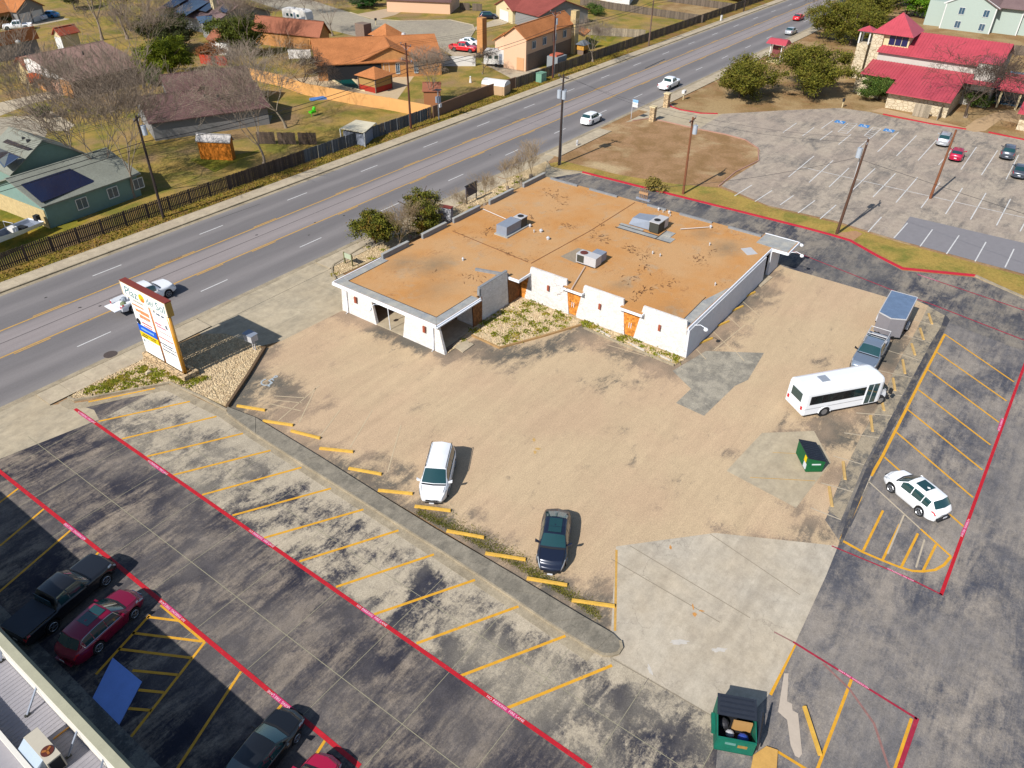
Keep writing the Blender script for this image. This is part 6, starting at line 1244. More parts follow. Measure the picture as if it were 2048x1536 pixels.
def fence(label, A, B_, h, m, board=.14, gap=.012, bay=2.4, group=None, name='board_fence', lean=.02, panels=True):
    A, B_ = Vector(A[:2]), Vector(B_[:2]); d = B_-A; L = d.length; rz = atan2(d.y, d.x); t = thing(name, label, 'fence', (A.x, A.y, 0), rz, group)
    nb = max(1, int(L/bay)); cache = []
    for v in range(min(4, nb)):
        mb = MB(); x = .0; r = random.Random(v+int(L*10))
        while x < bay-.01:
            zz = h+r.uniform(-.04, .04); y = r.uniform(-lean, lean); mb.box(x, x+board-gap, y-.012, y+.012, .05, zz); x += board
        mb.box(0, bay, .02, .06, .35, .45).box(0, bay, .02, .06, h-.4, h-.3); cache.append(mb.mesh('fence_panel', m))
    post = MB().box(-.05, .05, .02, .12, 0, h-.05).mesh('post', m)
    for i in range(nb):
        place(cache[i % len(cache)], 'fence_panel', t, loc=(i*L/nb, random.Random(i).uniform(-.03, .03), 0)); place(post, 'post', t, loc=(i*L/nb, .02, 0))
    return t
m_fdark = board_mat('fence_dark_brown', srgb(112, 94, 82)); m_fgrey = board_mat('fence_blue_grey', srgb(120, 124, 128)); m_ftan = board_mat('fence_tan_grey', srgb(196, 180, 156)); m_fbrn = board_mat('fence_old_brown', srgb(140, 124, 108)); m_fred = board_mat('fence_red', srgb(220, 80, 50), .3)
fy = 80.45
gf = 'board fences lining the far sidewalk'
fence('dark picket fence with gaps behind the far sidewalk at left', (22, fy), (52, fy), 1.75, m_fdark, .21, .05, 2.6, gf, 'picket_fence')
fence('weathered brown board fence behind the far sidewalk below the wooden shed', (52, fy), (64, fy), 1.75, m_fdark, .15, .015, 2.4, gf)
pe = G(866, 236); fence('blue grey board fence leading up to the brown stucco wall', (64, fy), (pe.x, fy), 1.75, m_fgrey, .15, .012, 2.4, gf)
pe2 = G(1030, 176); fence('dark board fence below the two storey house', (pe2.x, fy), (148, fy), 1.8, m_fbrn, .15, .012, 2.4, gf); fence('far stretch of board fence running to the top of the road', (148, fy), (262, fy), 1.8, m_fbrn, .15, .012, 2.4, gf)
for lab, a, b, mm in (('grey board fence crossing between back yards at top', (1160, 10), (1405, 46), m_fbrn), ('pale board fence around the yard of the two storey house', (1175, 70), (1290, 76), m_ftan), ('grey fence at the top behind the bare yard', (1335, 3), (1470, 22), m_fbrn), ('grey fence beside the peach bungalow', (920, 20), (970, 23), m_fbrn), ('bright red garden fence beside the round green tree', (402, 128), (462, 133), m_fred), ('dark side fence between the wooden shed yard and the lawn', (516, 288), (640, 290), m_fdark)):
    fence(lab, G(*a), G(*b), 1.7, mm)
fence('grey wooden enclosure fence in front of the red roofed hall', G(1824, 232), G(1874, 241), 2.0, m_ftan, .2); fence('side of the grey wooden enclosure beside the bare tree', G(1874, 241), G(1886, 226), 2.0, m_ftan, .2)
fence('long board fence behind the red roofed hall', (196, 38), (208, -40), 1.9, m_fbrn, .3, .02, 3)
# ---- pool, tarp, toys, yard items
H = thing('swimming_pool', 'dark green swimming pool with pale coping behind the orange wall', 'pool', (G(690, 170).x, G(690, 170).y, 0))
P = [p-H.location for p in GL([(665, 160), (703, 156), (728, 182), (688, 174)])]
MB().prism([(p.x, p.y) for p in P], .02, .06).build('water', mat('pool_water', srgb(8, 84, 78), .08, .1, 1, 5, spec=.6), H); MB().strip([(p.x, p.y) for p in P], .4, .02, .12, closed=True).build('coping', w_cream, H)
def small(name, label, cat, px, build, group=None, rz=0, z=0):
    c = G(*px); t = thing(name, label, cat, (c.x, c.y, z), rz, group); build(t); return t
small('blue_tarp', 'crumpled blue tarp lying along the foot of the orange wall', 'tarp', (650, 198), lambda t: (MB().hexa([(-2.2, .9, 0), (-2, 1.6, 0), (2.2, -.4, 0), (2.2, -1.6, 0)][::-1], [(-2.2, 1.0, .2), (-2, 1.4, .35), (2.0, -.6, .5), (2.1, -1.4, .4)][::-1]).build('tarp', mat('tarp_blue', srgb(90, 140, 210), .7, .25, 1, 6), t), MB().ball((2.3, -1.1, .3), .7, 10, 6, .7).build('green_float', mat('float_green', srgb(30, 160, 110), .6, .2, 2, 6), t)))
small('toy_slide', 'bright green plastic toy on the lawn', 'toy', (626, 232), lambda t: (MB().box(-.5, .5, -.3, .3, .5, .8).cyl((.3, .1, .8), (.6, .1, 1.2), .25).cyl((-.3, 0, 0), (-.3, 0, .6), .04).build('body', mat('lime', srgb(90, 236, 30), .5, .1), t),))
small('utility_cabinet', 'pale green utility cabinet on the verge by the fence', 'utility box', (1082, 163), lambda t: (MB().box(-.8, .8, -.6, .6, 0, 1.5).build('cabinet', mat('cab_green', srgb(130, 176, 150), .6, .08), t), MB().box(-.85, .85, -.65, .65, 1.5, 1.56).build('lid', mat('cab_green', srgb(130, 176, 150)), t)))
small('storage_bin', 'grey storage bin with red items on top behind the fence', 'bin', (1113, 135), lambda t: (MB().box(-1.6, 1.6, -1.2, 1.2, 0, 2.2).build('bin', mat('bin_grey', srgb(150, 156, 160), .7, .1), t), MB().box(-1.4, 1.0, -.8, .8, 2.2, 2.5).build('red_cushions', mat('cush', srgb(226, 120, 90), .8, .3, 3, 8), t)))
small('playhouse', 'small yellow playhouse with dark roof in the yard corner', 'playhouse', (1165, 108), lambda t: (MB().box(-1, 1, -.8, .8, .9, 1.9).build('wall', mat('play_y', srgb(226, 166, 70), .8, .2), t), MB().hexa([(-1.3, -1.1, 1.9), (1.3, -1.1, 1.9), (1.3, 1.1, 1.9), (-1.3, 1.1, 1.9)], [(-.6, -.2, 2.6), (.6, -.2, 2.6), (.6, .2, 2.6), (-.6, .2, 2.6)]).build('roof', mat('play_roof', srgb(110, 116, 124), .8, .1), t), MB().box(-.9, -.8, -.7, .7, 0, .9).box(.8, .9, -.7, .7, 0, .9).build('legs', w_brk2, t)))
for i, (px, lab) in enumerate((((1193, 50), 'white utility marker post on the far verge'),)): pass
small('marker_post', 'short white utility post on the far verge near the top', 'post', (1442, 42), lambda t: MB().box(-.2, .2, -.2, .2, 0, 1.3).build('post', w_white, t))
for px, lab in (((1332, 214), 'stone gate pillar nearer the oak at the upper driveway'), ((1304, 242), 'stone gate pillar at the corner of the field lawn')):
    small('gate_pillar', lab, 'pillar', px, lambda t: (MB().box(-.4, .4, -.4, .4, 0, 2.1).build('shaft', m_block, t), MB().box(-.5, .5, -.5, .5, 2.1, 2.25).build('cap', w_cream, t)), 'stone pillars at the upper driveway')
small('white_mailbox', 'white mailbox on a post beside the stone gate pillar', 'mailbox', (1366, 200), lambda t: (MB().box(-.05, .05, -.05, .05, 0, 1.1).build('post', w_cream, t), MB().box(-.4, .4, -.25, .25, 1.1, 1.6).build('box', w_white, t)))
small('bus_stop_sign', 'blue and white bus stop sign on a thin post by the road', 'sign', (1262, 238), lambda t: (MB().cyl((0, 0, 0), (0, 0, 3.0), .05).build('post', m_acw, t), MB().box(-.05, .05, -.95, -.05, 1.9, 2.6).build('white_half', w_white, t), MB().box(-.052, .052, -.95, -.05, 2.6, 3.0).build('blue_half', m_s['lblue'], t)))
small('fire_hydrant', 'small silver fire hydrant on the corner of the field lawn', 'hydrant', (1154, 292), lambda t: (MB().cyl((0, 0, 0), (0, 0, .7), .16, .14, 8).ball((0, 0, .72), .15, 8, 6).build('barrel', m_acw, t), MB().cyl((-.25, 0, .5), (.25, 0, .5), .07).build('nozzle', m_acw, t)))
small('garden_statue', 'little white statue on the lawn near the road wall', 'statue', (941, 165), lambda t: MB().cyl((0, 0, 0), (0, 0, .8), .25, .12, 8).ball((0, 0, .95), .16, 8, 6).build('figure', w_white, t))
small('solar_road_beacon', 'roadside post with a small solar panel and control boxes', 'traffic device', (878, 240), lambda t: (MB().cyl((0, 0, 0), (0, 0, 4.4), .09, None, 8).build('post', m_acw, t), MB().bc(0, 0, 4.5, .9, 1.0, .06, .3).build('solar_panel', m_solar, t), MB().box(-.3, .3, -.3, .3, 2.6, 3.5).build('control_box', m_acg, t), MB().box(-.2, .25, -.5, -.2, 2.0, 2.5).build('small_box', m_acw, t)))
for px, lab in (((1684, 215), 'small dark headed letter box by the upper lot'), ((752, 50), 'grey letter box at the cul de sac kerb'), ((94, 246), 'dark mailbox at the left driveway')):
    small('letter_box', lab, 'mailbox', px, lambda t: (MB().box(-.06, .06, -.06, .06, 0, 1.1).build('post', w_cream, t), MB().box(-.25, .25, -.15, .15, 1.0, 1.45).build('box', m_blk, t)))
# manhole covers
for px, lab in (((221, 709), 'dark round manhole cover in the road near the gutter'),):
    small('manhole_cover', lab, 'manhole cover', px, lambda t: MB().cyl((0, 0, 0), (0, 0, .02), .55, None, 20).build('cover', mat('iron', srgb(96, 84, 78), .7, .2), t))
# travel trailer, far camper, boat
def camper(label, px, rz, L=6.5, W=2.4, Hh=2.9, name='travel_trailer'):
    c = G(*px); t = thing(name, label, 'caravan', (c.x, c.y, 0), rz)
    pr = [(-L/2, .55), (L/2-.6, .55), (L/2, 1.2), (L/2-.25, Hh-.4), (L/2-.9, Hh), (-L/2+.2, Hh), (-L/2, Hh-.3)]
    MB().add([(x, -W/2, z) for x, z in pr]+[(x, W/2, z) for x, z in pr], [tuple(range(7)), tuple(range(13, 6, -1))]+[(i, 7+i, 7+(i+1) % 7, (i+1) % 7) for i in range(7)]).build('body', w_white, t)
    for s in (-1, 1):
        for x0 in (-2.4, -1.2, .6): MB().box(x0, x0+.7, min(s*W/2, s*(W/2+.02)), max(s*W/2, s*(W/2+.02)), 1.5, 2.1).build('window', m_glass, t)
        MB().box(-.3, .3, min(s*W/2, s*(W/2+.015)), max(s*W/2, s*(W/2+.015)), .7, 2.4).build('door', m_acg, t)
        MB().hexa([(.8, s*(W/2+.012), .8), (L/2-.6, s*(W/2+.012), .8), (L/2-.6, s*(W/2+.02), .8), (.8, s*(W/2+.02), .8)], [(1.2, s*(W/2+.012), 1.3), (L/2-.4, s*(W/2+.012), 1.9), (L/2-.4, s*(W/2+.02), 1.9), (1.2, s*(W/2+.02), 1.3)]).build('swoosh_graphic', m_acg, t)
        for x in (-.9, 0.0): MB().cyl((x, s*W/2-.1, .35), (x, s*(W/2)+.02, .35), .34, None, 12).build('wheel', m_tyre, t)
    for x in (-1.5, 1.2): MB().box(x, x+.8, -.35, .35, Hh, Hh+.22).build('roof_unit', m_acw, t)
    MB().beam((L/2-.6, -.6, .5), (L/2+1.3, 0, .5), .1, .1).beam((L/2-.6, .6, .5), (L/2+1.3, 0, .5), .1, .1).build('drawbar', m_blk, t); MB().box(L/2+.2, L/2+.7, -.35, .35, .55, 1.1).build('gas_bottle_cover', w_white, t)
camper('white travel trailer with grey swooshes parked on the pad by the two storey house', (1003, 132), rad(-62)); camper('white motor home behind the bare tree near the cul de sac', (598, 46), rad(-80), 7, 2.4, 3.0, 'motor_home')
c = G(32, 485); bt = thing('boat_on_trailer', 'white open motor boat parked behind the picket fence at far left', 'boat', (c.x, c.y, 0), rad(195))
def hull(L, W, z0, z1, ins=0, n=9):
    vs = []
    for i in range(n):
        t_ = i/(n-1); wv = (W/2-ins)*min(1, (1-t_)**.5*1.25); x = -L/2+L*t_*(1-.03*ins)
        vs += [(x, -wv, z1+.25*t_), (x, -wv*.75, (z0+z1)/2), (x, 0, z0+.35*t_**2), (x, wv*.75, (z0+z1)/2), (x, wv, z1+.25*t_)]
    return vs, [(i*5+k, (i+1)*5+k, (i+1)*5+k+1, i*5+k+1) for i in range(n-1) for k in range(4)]+[(0, 1, 2, 3, 4)]
v_, f_ = hull(6.2, 2.3, .5, 1.35); MB().add(v_, f_).build('hull', PW, bt); v_, f_ = hull(5.8, 2.3, .75, 1.3, .16); MB().add(v_, f_).build('interior', m_acg, bt)
MB().box(-.5, .1, -.4, .4, .9, 1.7).build('console', w_white, bt); MB().box(-1.6, -.9, -.5, .5, .9, 1.3).build('seat', m_blk, bt); MB().box(-3.5, -3.0, -.25, .25, .6, 1.8).build('outboard_motor', m_blk, bt)
MB().tube([(0, -.7, 1.3), (0, -.7, 2.3), (0, .7, 2.3), (0, .7, 1.3)], .04, 5).build('rail', m_acw, bt)
H = House('white_lean_to', 'white sheet roof corner beside the boat at the left edge', G(-15, 505), 'shelter'); H.box([(-60, 455), (2, 462), (12, 500), (-60, 540)], 2.0, 2.1, w_white, 'roof', z=0)
# ---- red roofed hall
m_rmet = mat('red_metal_roof', srgb(206, 84, 96), .5, .16, .25, 3, world=True); m_lime = stone('limestone', srgb(232, 216, 186), srgb(190, 168, 136), 1.3, st=.5, sq=(1, 1, 1.5)); m_hallw = mat('hall_wall', srgb(206, 200, 190), .8, .08, .5, 6)
hall = House('red_roofed_hall', 'limestone hall with red metal roofs and a square lantern tower at the upper right', G(1763, 212), 'building')
def slope(x0, z0, x1, z1, ya, yb, name='roof', ya1=None, yb1=None):
    """metal roof slope rising along X, with real standing seams joined to the sheet"""
    mb = MB().hexa([(x0, yb, z0-.12), (x1, yb, z1-.12), (x1, ya, z1-.12), (x0, ya, z0-.12)], [(x0, yb, z0), (x1, yb, z1), (x1, ya, z1), (x0, ya, z0)])
    o = hall.add(mb, name, m_rmet); sm = MB(); y = yb+.2
    while y < ya: sm.beam((x0, y, z0+.03), (x1, y, z1+.03), .07, .1); y += .5
    sm.v = [(v[0]-hall.o.x, v[1]-hall.o.y, v[2]) for v in sm.v]; q = sm.build('standing_seams', m_rmet, o); q['kind'] = 'stuff'; return o
slope(140.0, 2.7, 151.6, 4.95, 26.1, 16.3); slope(145.4, 3.74, 151.6, 4.95, 32.0, 26.12); slope(148.0, 4.25, 151.6, 4.95, 16.28, 11.6)
slope(151.2, 6.35, 158.2, 9.0, 31.6, 12.2); slope(165.2, 6.35, 158.2, 9.0, 31.6, 12.2)
hall.add(MB().prism([(141.2, 16.5), (141.2, 25.9), (152, 25.9), (152, 16.5)], 0, 2.6), 'wall', m_lime)
hall.add(MB().prism([(146.1, 25.9), (146.1, 31.8), (152, 31.8), (152, 25.9)], 0, 3.6), 'wall', m_lime)
hall.add(MB().prism([(151.8, 12.4), (151.8, 31.4), (164.5, 31.4), (164.5, 12.4)], 0, 6.4), 'clerestory_wall', m_hallw)
hall.add(MB().hexa([(149.4, 12.3, 3), (152.2, 12.3, 3), (152.2, 15.4, 3), (149.4, 15.4, 3)], [(149.4, 12.3, 7.2), (152.2, 12.3, 7.4), (152.2, 15.4, 7.4), (149.4, 15.4, 7.2)]), 'clerestory_wall', m_hallw)
hall.add(MB().hexa([(149.2, 12.1, 7.2), (154.2, 12.1, 7.4), (154.2, 15.6, 7.4), (149.2, 15.6, 7.2)], [(149.2, 12.1, 7.35), (154.2, 12.1, 7.55), (154.2, 15.6, 7.55), (149.2, 15.6, 7.35)]), 'roof', m_rmet)
hall.add(MB().box(152.6, 160, 31.4, 33.2, 0, 8.95), 'tower_wall', m_lime)
hall.add(MB().prism([(147, 31.81), (152.6, 31.81), (152.6, 33.0), (147.6, 33.0)], 0, 3.2), 'wall', m_lime)
hall.add(MB().box(153.2, 159.6, 27.2, 31.4, 6.0, 8.95), 'lantern_wall', w_cream)
for k in range(3): hall.add(MB().box(153.12, 153.19, 27.45+k*1.05, 28.4+k*1.05, 7.3, 8.75), 'lantern_window', mat('lantern_glass', srgb(34, 36, 84), .1, 0, spec=.7))
tc = [(152.3, 26.6, 8.95), (160.6, 26.6, 8.95), (160.6, 33.5, 8.95), (152.3, 33.5, 8.95), (156.5, 30.1, 12.0)]
hall.add(MB().add(tc, [(0, 1, 4), (1, 2, 4), (2, 3, 4), (3, 0, 4), (3, 2, 1, 0)]), 'tower_roof', m_rmet)
sm = MB()
for k in range(1, 16):
    t_ = k/16; y = 26.6+6.9*t_; kk = 1-abs(2*t_-1); sm.beam((152.3, y, 8.98), (152.3+4.2*kk, 26.6+6.9*t_, 8.98+3.05*kk), .05, .05)
sm.v = [(v[0]-hall.o.x, v[1]-hall.o.y, v[2]) for v in sm.v]; q = sm.build('standing_seams', m_rmet, hall.t); q['kind'] = 'stuff'
hall.add(MB().prism([(157.6, 34.7), (157.6, 36.6), (160, 36.6), (160, 34.7)], 0, 6.0), 'bell_tower_wall', m_lime)
for (x, y) in ((157.7, 34.8), (157.7, 36.5), (159.9, 34.8), (159.9, 36.5)): hall.add(MB().box(x-.12, x+.12, y-.12, y+.12, 6.0, 8.0), 'bell_tower_post', w_white)
hall.add(MB().box(157.5, 160.1, 34.6, 36.7, 7.9, 8.1), 'bell_tower_beam', w_white); hall.add(MB().add([(157.2, 34.2, 8.1), (160.5, 34.2, 8.1), (160.5, 37.1, 8.1), (157.2, 37.1, 8.1), (158.8, 35.6, 8.9)], [(0, 1, 4), (1, 2, 4), (2, 3, 4), (3, 0, 4), (3, 2, 1, 0)]), 'bell_tower_roof', m_rmet)
slope(153.0, 2.9, 158.2, 4.6, 11.9, -8, 'porch_roof')
hall.add(MB().prism([(156, -8), (156, 11.9), (168, 11.9), (168, -8)], 0, 3.0), 'recessed_glazing', m_win)
for y in (11, 8.2, 5.4, 2.6): hall.add(MB().box(153.4, 153.7, y-.15, y+.15, 0, 2.8), 'porch_post', w_cream)
hall.add(MB().prism([(141.8, 6.5), (141.8, -8), (150, -8), (150, 6.5)], 0, 2.6), 'wall', m_lime); slope(140.6, 2.7, 147, 4.6, 7.0, -8, 'roof')
small('stone_boulder', 'pale round boulder planter in front of the hall porch', 'boulder', (1908+40, 190+5), lambda t: MB().ball((0, 0, .6), 1.2, 12, 7, .8).build('boulder', m_lime, t))
# small kiosk by the road
small('roadside_kiosk', 'small kiosk with red roof on a concrete base near the road', 'kiosk', (1550, 124), lambda t: (MB().box(-1.2, 1.2, -1.4, 1.4, 0, .4).build('base', w_cream, t), [MB().box(x-.1, x+.1, y-.1, y+.1, .4, 3.6).build('post', w_white, t) for x in (-.9, .9) for y in (-1.1, 1.1)], MB().hexa([(-1.7, -2, 3.5), (1.7, -2, 3.5), (1.7, 2, 3.5), (-1.7, 2, 3.5)], [(-.4, -1.8, 4.3), (.4, -1.8, 4.3), (.4, 1.8, 4.3), (-.4, 1.8, 4.3)]).build('roof', m_rmet, t), MB().box(-.3, .3, -.9, .9, 1.0, 3.0).build('notice_board', mat('board_red', srgb(150, 80, 80), .7, .3, 3, 8), t)))
# mint green apartment building
H = House('mint_apartments', 'mint green two storey apartment building with white trim in the top right corner', G(1980, 68), 'building')
H.add(MB().box(219.5, 232, 22.8, 33.4, 0, 5.5), 'wall', w_mint); H.add(MB().box(221.5, 232, 33.4, 37.5, 0, 5.4), 'wall', w_mint); H.add(MB().box(222, 232, 17.5, 22.8, 0, 5.3), 'wall', w_mint); H.add(MB().box(223, 232, 4, 17.5, 0, 5.3), 'wall', w_mint)
H.add(MB().add([(219.5, 22.8, 5.5), (219.5, 33.4, 5.5), (219.5, 28.1, 8.2), (232, 22.8, 5.5), (232, 33.4, 5.5), (232, 28.1, 8.2)], [(0, 2, 1), (3, 4, 5), (0, 3, 5, 2), (1, 2, 5, 4)]), 'gable_wall', w_mint)
for sg in (-1, 1): H.add(MB().beam((219.3, 28.1, 8.3), (219.3, 28.1+sg*5.9, 5.4), .2, .3), 'barge_board', m_wfr)
H.add(MB().hexa([(219, 28.1, 8.3), (232, 28.1, 8.3), (232, 22, 5.2), (219, 22, 5.2)], [(219, 28.1, 8.45), (232, 28.1, 8.45), (232, 22, 5.35), (219, 22, 5.35)]), 'roof', r_mau); H.add(MB().hexa([(221, 22.7, 5.4), (232, 22.7, 8), (232, 3, 8), (221, 3, 5.4)], [(221, 22.7, 5.5), (232, 22.7, 8.1), (232, 3, 8.1), (221, 3, 5.5)]), 'roof', r_mau)
for y in (30.4, 25.2): 
    for z0 in (.5, 3.4): H.win((219.5, y), (219.5, y-1.2), z0, z0+1.5)
for y in (33.4, 22.8, 17.5): H.add(MB().box(219.4+(2.5 if y < 20 else 0), 219.6+(2.5 if y < 20 else 0), y-.12, y+.12, 0, 5.5), 'corner_board', m_wfr)
# ---- lower-left shop building with ribbed metal roof, parapet and braces
m_rib = mat('ribbed_white_metal', srgb(172, 168, 172), .45, .12, .6, 10, world=True); m_para = mat('cream_parapet', srgb(190, 186, 158), .7, .12, .8, 12, world=True); m_parw = mat('parapet_back', srgb(240, 234, 222), .7, .05)
shop = thing('shop_building', 'long shop building with cream parapet and ribbed metal roof in the lower left corner', 'building', (3.8, 22, 0))
def SH(mb, name, m, par=None, **k): mb.v = [(v[0]-3.8, v[1]-22, v[2]) for v in mb.v]; return mb.build(name, m, par or shop, **k)
hp = 5.0; Yb = 23.9
def at_y(px, py, z): return G(px, py, z)
SH(MB().box(3.78, 4.05, -10, 70, 0, 4.2), 'wall', m_para)
SH(MB().box(3.45, 3.82, 20.15, 70, 4.2, hp), 'parapet', m_para); SH(MB().box(3.45, 3.82, -10, 19.75, 4.2, hp-.1), 'parapet', m_para)
SH(MB().box(3.38, 3.45, -10, 70, 4.0, hp-.05), 'parapet_back', m_parw); SH(MB().box(3.5, 3.8, 19.75, 20.15, 4.2, hp-.3), 'parapet_joint', m_acd)
base = MB(); base.box(-.03, .03, 0, .05, 0, .05)
zr_ = 3.95
pan = MB().hexa([(-1.9, 0, -.05), (0, 0, -.05), (0, .22, -.05), (-1.9, .22, -.05)], [(-1.9, 0, -.02), (0, 0, 0), (0, .22, 0), (-1.9, .22, -.02)]).hexa([(-1.9, .0, -.02), (0, .0, 0), (0, .05, 0), (-1.9, .05, -.02)], [(-1.9, .015, .005), (0, .015, .022), (0, .035, .022), (-1.9, .035, .005)]).mesh('roof_panel', m_rib)
y = 12.0
while y < 42: place(pan, 'roof_panel', shop, loc=(3.38-3.8, y-22, zr_)); y += .22
SH(MB().box(1.5, 3.3, -10, 60, 3.6, 3.85), 'roof_deck', m_rib)
SH(MB().box(1.33, 1.5, -10, 60, zr_-.1, 4.62), 'inner_parapet', m_parw)
SH(MB().box(-12, 1.33, -10, 60, 3.85, 4.05), 'rear_roof', m_rib)
for (a, b) in (((17, 1288), (3, 1322)), ((90, 1362), (55, 1430)), ((173, 1447), (137, 1513)), ((228, 1500), (200, 1545))):
    p = G(*a, hp-.15); q = G(*b, zr_+.05); SH(MB().beam((3.42, p.y, hp-.12), (q.x, q.y, zr_+.08), .07, .07), 'brace', m_acg)
    SH(MB().bc(q.x, q.y, zr_+.06, .25, .12, .05), 'brace_foot', m_acd)
SH(MB().beam((G(158, 1442, zr_).x, G(158, 1442, zr_).y, zr_+.08), (G(108, 1480, zr_).x, G(108, 1480, zr_).y, zr_+.08), .06, .06), 'gas_pipe', m_gold)
t = thing('shop_roof_air_conditioner', 'tan rooftop air conditioner with brown fan on the ribbed metal roof', 'air conditioner', (2.0, 25.2, zr_))
MB().box(-.1, .48, -.95, .95, .06, .95).build('cabinet', mat('tan_metal', srgb(206, 196, 176), .6, .06), t); MB().cyl((.2, -.42, .95), (.2, -.42, .985), .25, None, 20).build('fan_opening', mat('fan_brown', srgb(110, 50, 36), .6, .3, 4, 12), t)
for k in range(3): a = 2*pi*k/3+.4; MB().beam((.2, -.42, .995), (.2+.2*cos(a), -.42+.2*sin(a), .995), .09, .015).build('fan_blade', mat('blade', srgb(176, 110, 50), .5, .1), t)
MB().hexa([(-.6, -.6, .3), (-.1, -.6, .3), (-.1, .95, .3), (-.6, .95, .3)], [(-.55, -.55, .55), (-.1, -.6, .9), (-.1, .95, .9), (-.55, .9, .55)]).build('intake_hood', mat('hood_blue', srgb(176, 190, 204), .5, .05), t); MB().box(-.05, .42, -.98, -.95, .12, .88).build('coil', m_dark, t)
MB().box(-.05, .4, -.9, .9, 0, .06).build('rail', m_dark, t)
# ------------------------------------------------ utility poles and wires
m_pole = mat('creosote_pole', srgb(66, 54, 50), .9, .2, 1, 10); m_poleb = mat('brown_pole', srgb(146, 92, 62), .9, .2, 1, 10); m_tr_g = mat('transformer_grey', srgb(186, 194, 204), .45, .06); m_ins = mat('insulator', srgb(150, 150, 156), .4, .05); m_wir = mat('wire', (.02, .02, .022), .7, 0)
poles = {}
def pole(key, label, px, h, m=None, lean=(0, 0), arm=1.8, arm_dir=(0, 1), tr=0, trz=2.0, low_arm=False, guard=False, trdir=(1, 0)):
    c = G(*px); t = thing('utility_pole', label, 'utility pole', (c.x, c.y, 0)); m = m or m_pole
    top = Vector((lean[0], lean[1], h)); MB().tube([(0, 0, 0), top], [.17, .11], 8).build('pole_shaft', m, t)
    ax, ay = arm_dir; u = .35
    k = (h-u)/h; ac_ = (lean[0]*k, lean[1]*k, h-u)
    pts = []
    if arm:
        MB().beam((ac_[0]-ax*arm/2, ac_[1]-ay*arm/2, h-u), (ac_[0]+ax*arm/2, ac_[1]+ay*arm/2, h-u), .1, .12).build('crossarm', m, t)
        for s in (-.46, 0, .46):
            q = (ac_[0]+ax*arm*s, ac_[1]+ay*arm*s, h-u); MB().cyl(q, (q[0], q[1], q[2]+.28), .05, .07, 6).build('insulator', m_ins, t); pts.append(Vector((c.x+q[0], c.y+q[1], q[2]+.28)))
        MB().beam((ac_[0]-ax*arm*.35, ac_[1]-ay*arm*.35, h-u), (lean[0], lean[1], h-u-.7), .03, .04).beam((ac_[0]+ax*arm*.35, ac_[1]+ay*arm*.35, h-u), (lean[0], lean[1], h-u-.7), .03, .04).build('brace', m_acg, t)
    for i in range(tr):
        a = 2*pi*i/3+atan2(trdir[1], trdir[0]); q = (cos(a)*.42+lean[0]*.8, sin(a)*.42+lean[1]*.8, h-trz)
        o = MB().cyl((q[0], q[1], q[2]-.5), (q[0], q[1], q[2]+.5), .28, None, 12).build('transformer', m_tr_g, t, smooth=False); MB().cyl((q[0], q[1], q[2]+.5), (q[0], q[1], q[2]+.75), .05, .03, 6).build('bushing', m_ins, o)
    if low_arm: 
        z = h*.8; MB().beam((-ax*1.1, -ay*1.1, z), (ax*1.1, ay*1.1, z), .1, .12).build('crossarm', m, t)
        for s in (-1, 1): MB().cyl((ax*s, ay*s, z), (ax*s, ay*s, z+.3), .09, .06, 6).build('insulator', m_ins, t)
    if guard: MB().tube([(.2, -.12, 0), (.2, -.12, h-2.2)], .06, 6).build('conduit', m_acw, t)
    poles[key] = (c, h, pts, lean); return t
pole('a', 'dark utility pole with transformer at the far sidewalk beside the big bare tree', (327, 435), 11.4, arm_dir=(.75, .65), tr=1, trz=1.6, trdir=(1, -.3))
pole('b', 'brown utility pole in front of the big orange house with two crossarms', (822, 258), 12.0, m=mat('reddish_pole', srgb(104, 62, 48), .9, .2, 1, 10), arm_dir=(.1, 1), low_arm=True, arm=2.2)
pole('c', 'utility pole with white conduit beside the two storey house', (1105, 157), 11.3, m=mat('reddish_pole', srgb(104, 62, 48)), arm_dir=(.1, 1), arm=2.4, tr=1, trz=1.8, guard=True)
pole('d', 'tall pole leaving the top of the view beside the board fence', (1297, 92), 11.5, m=mat('tan_pole', srgb(130, 104, 90), .9, .2, 1, 10), arm_dir=(.1, 1), arm=2.4)
pole('e', 'farthest utility pole along the fence near the top of the road', (1487, 24), 11.5, arm_dir=(.1, 1), arm=2.4)
pole('f', 'black pole with three grey transformers at the corner of the field lawn', (1118, 330), 11.6, arm_dir=(.1, 1), arm=1.6, tr=3, trz=2.4, guard=True)
pole('g', 'slim brown pole with one transformer in the middle of the field lawn', (1366, 388), 9.4, m=m_poleb, lean=(-.15, .15), arm_dir=(1, .1), arm=2.2, tr=1, trz=1.4, trdir=(.3, -1))
pole('h', 'leaning dark pole with white transformer by the red kerb', (1673, 468), 10.8, m=mat('dark_brown_pole', srgb(104, 74, 58), .9, .2, 1, 10), lean=(-.2, -.5), arm_dir=(1, .2), arm=2.0, tr=1, trz=1.5, trdir=(-.2, 1), guard=True)
pole('i', 'plain leaning brown pole standing in the upper lot beside the red hatchback', (1860, 397), 8.5, m=m_poleb, lean=(.1, -.2), arm=0)
pole('j', 'thin pole behind the red roofed tower at the top', (1812, 30), 8, m=m_poleb, arm=0)
def wires(name, label, segs, r=.02):
    P0 = segs[0][0]; t = thing(name, label, 'power line', (P0.x, P0.y, P0.z))
    for a, b, sag in segs:
        pts = [a.lerp(b, k/14)-Vector((0, 0, sag*4*(k/14)*(1-k/14)))-P0 for k in range(15)]; MB().tube(pts, r, 4).build('wire', m_wir, t)
def att(k, z, dy=0): c, h, p, l = poles[k]; f = z/h; return Vector((c.x+l[0]*f, c.y+l[1]*f+dy, z))
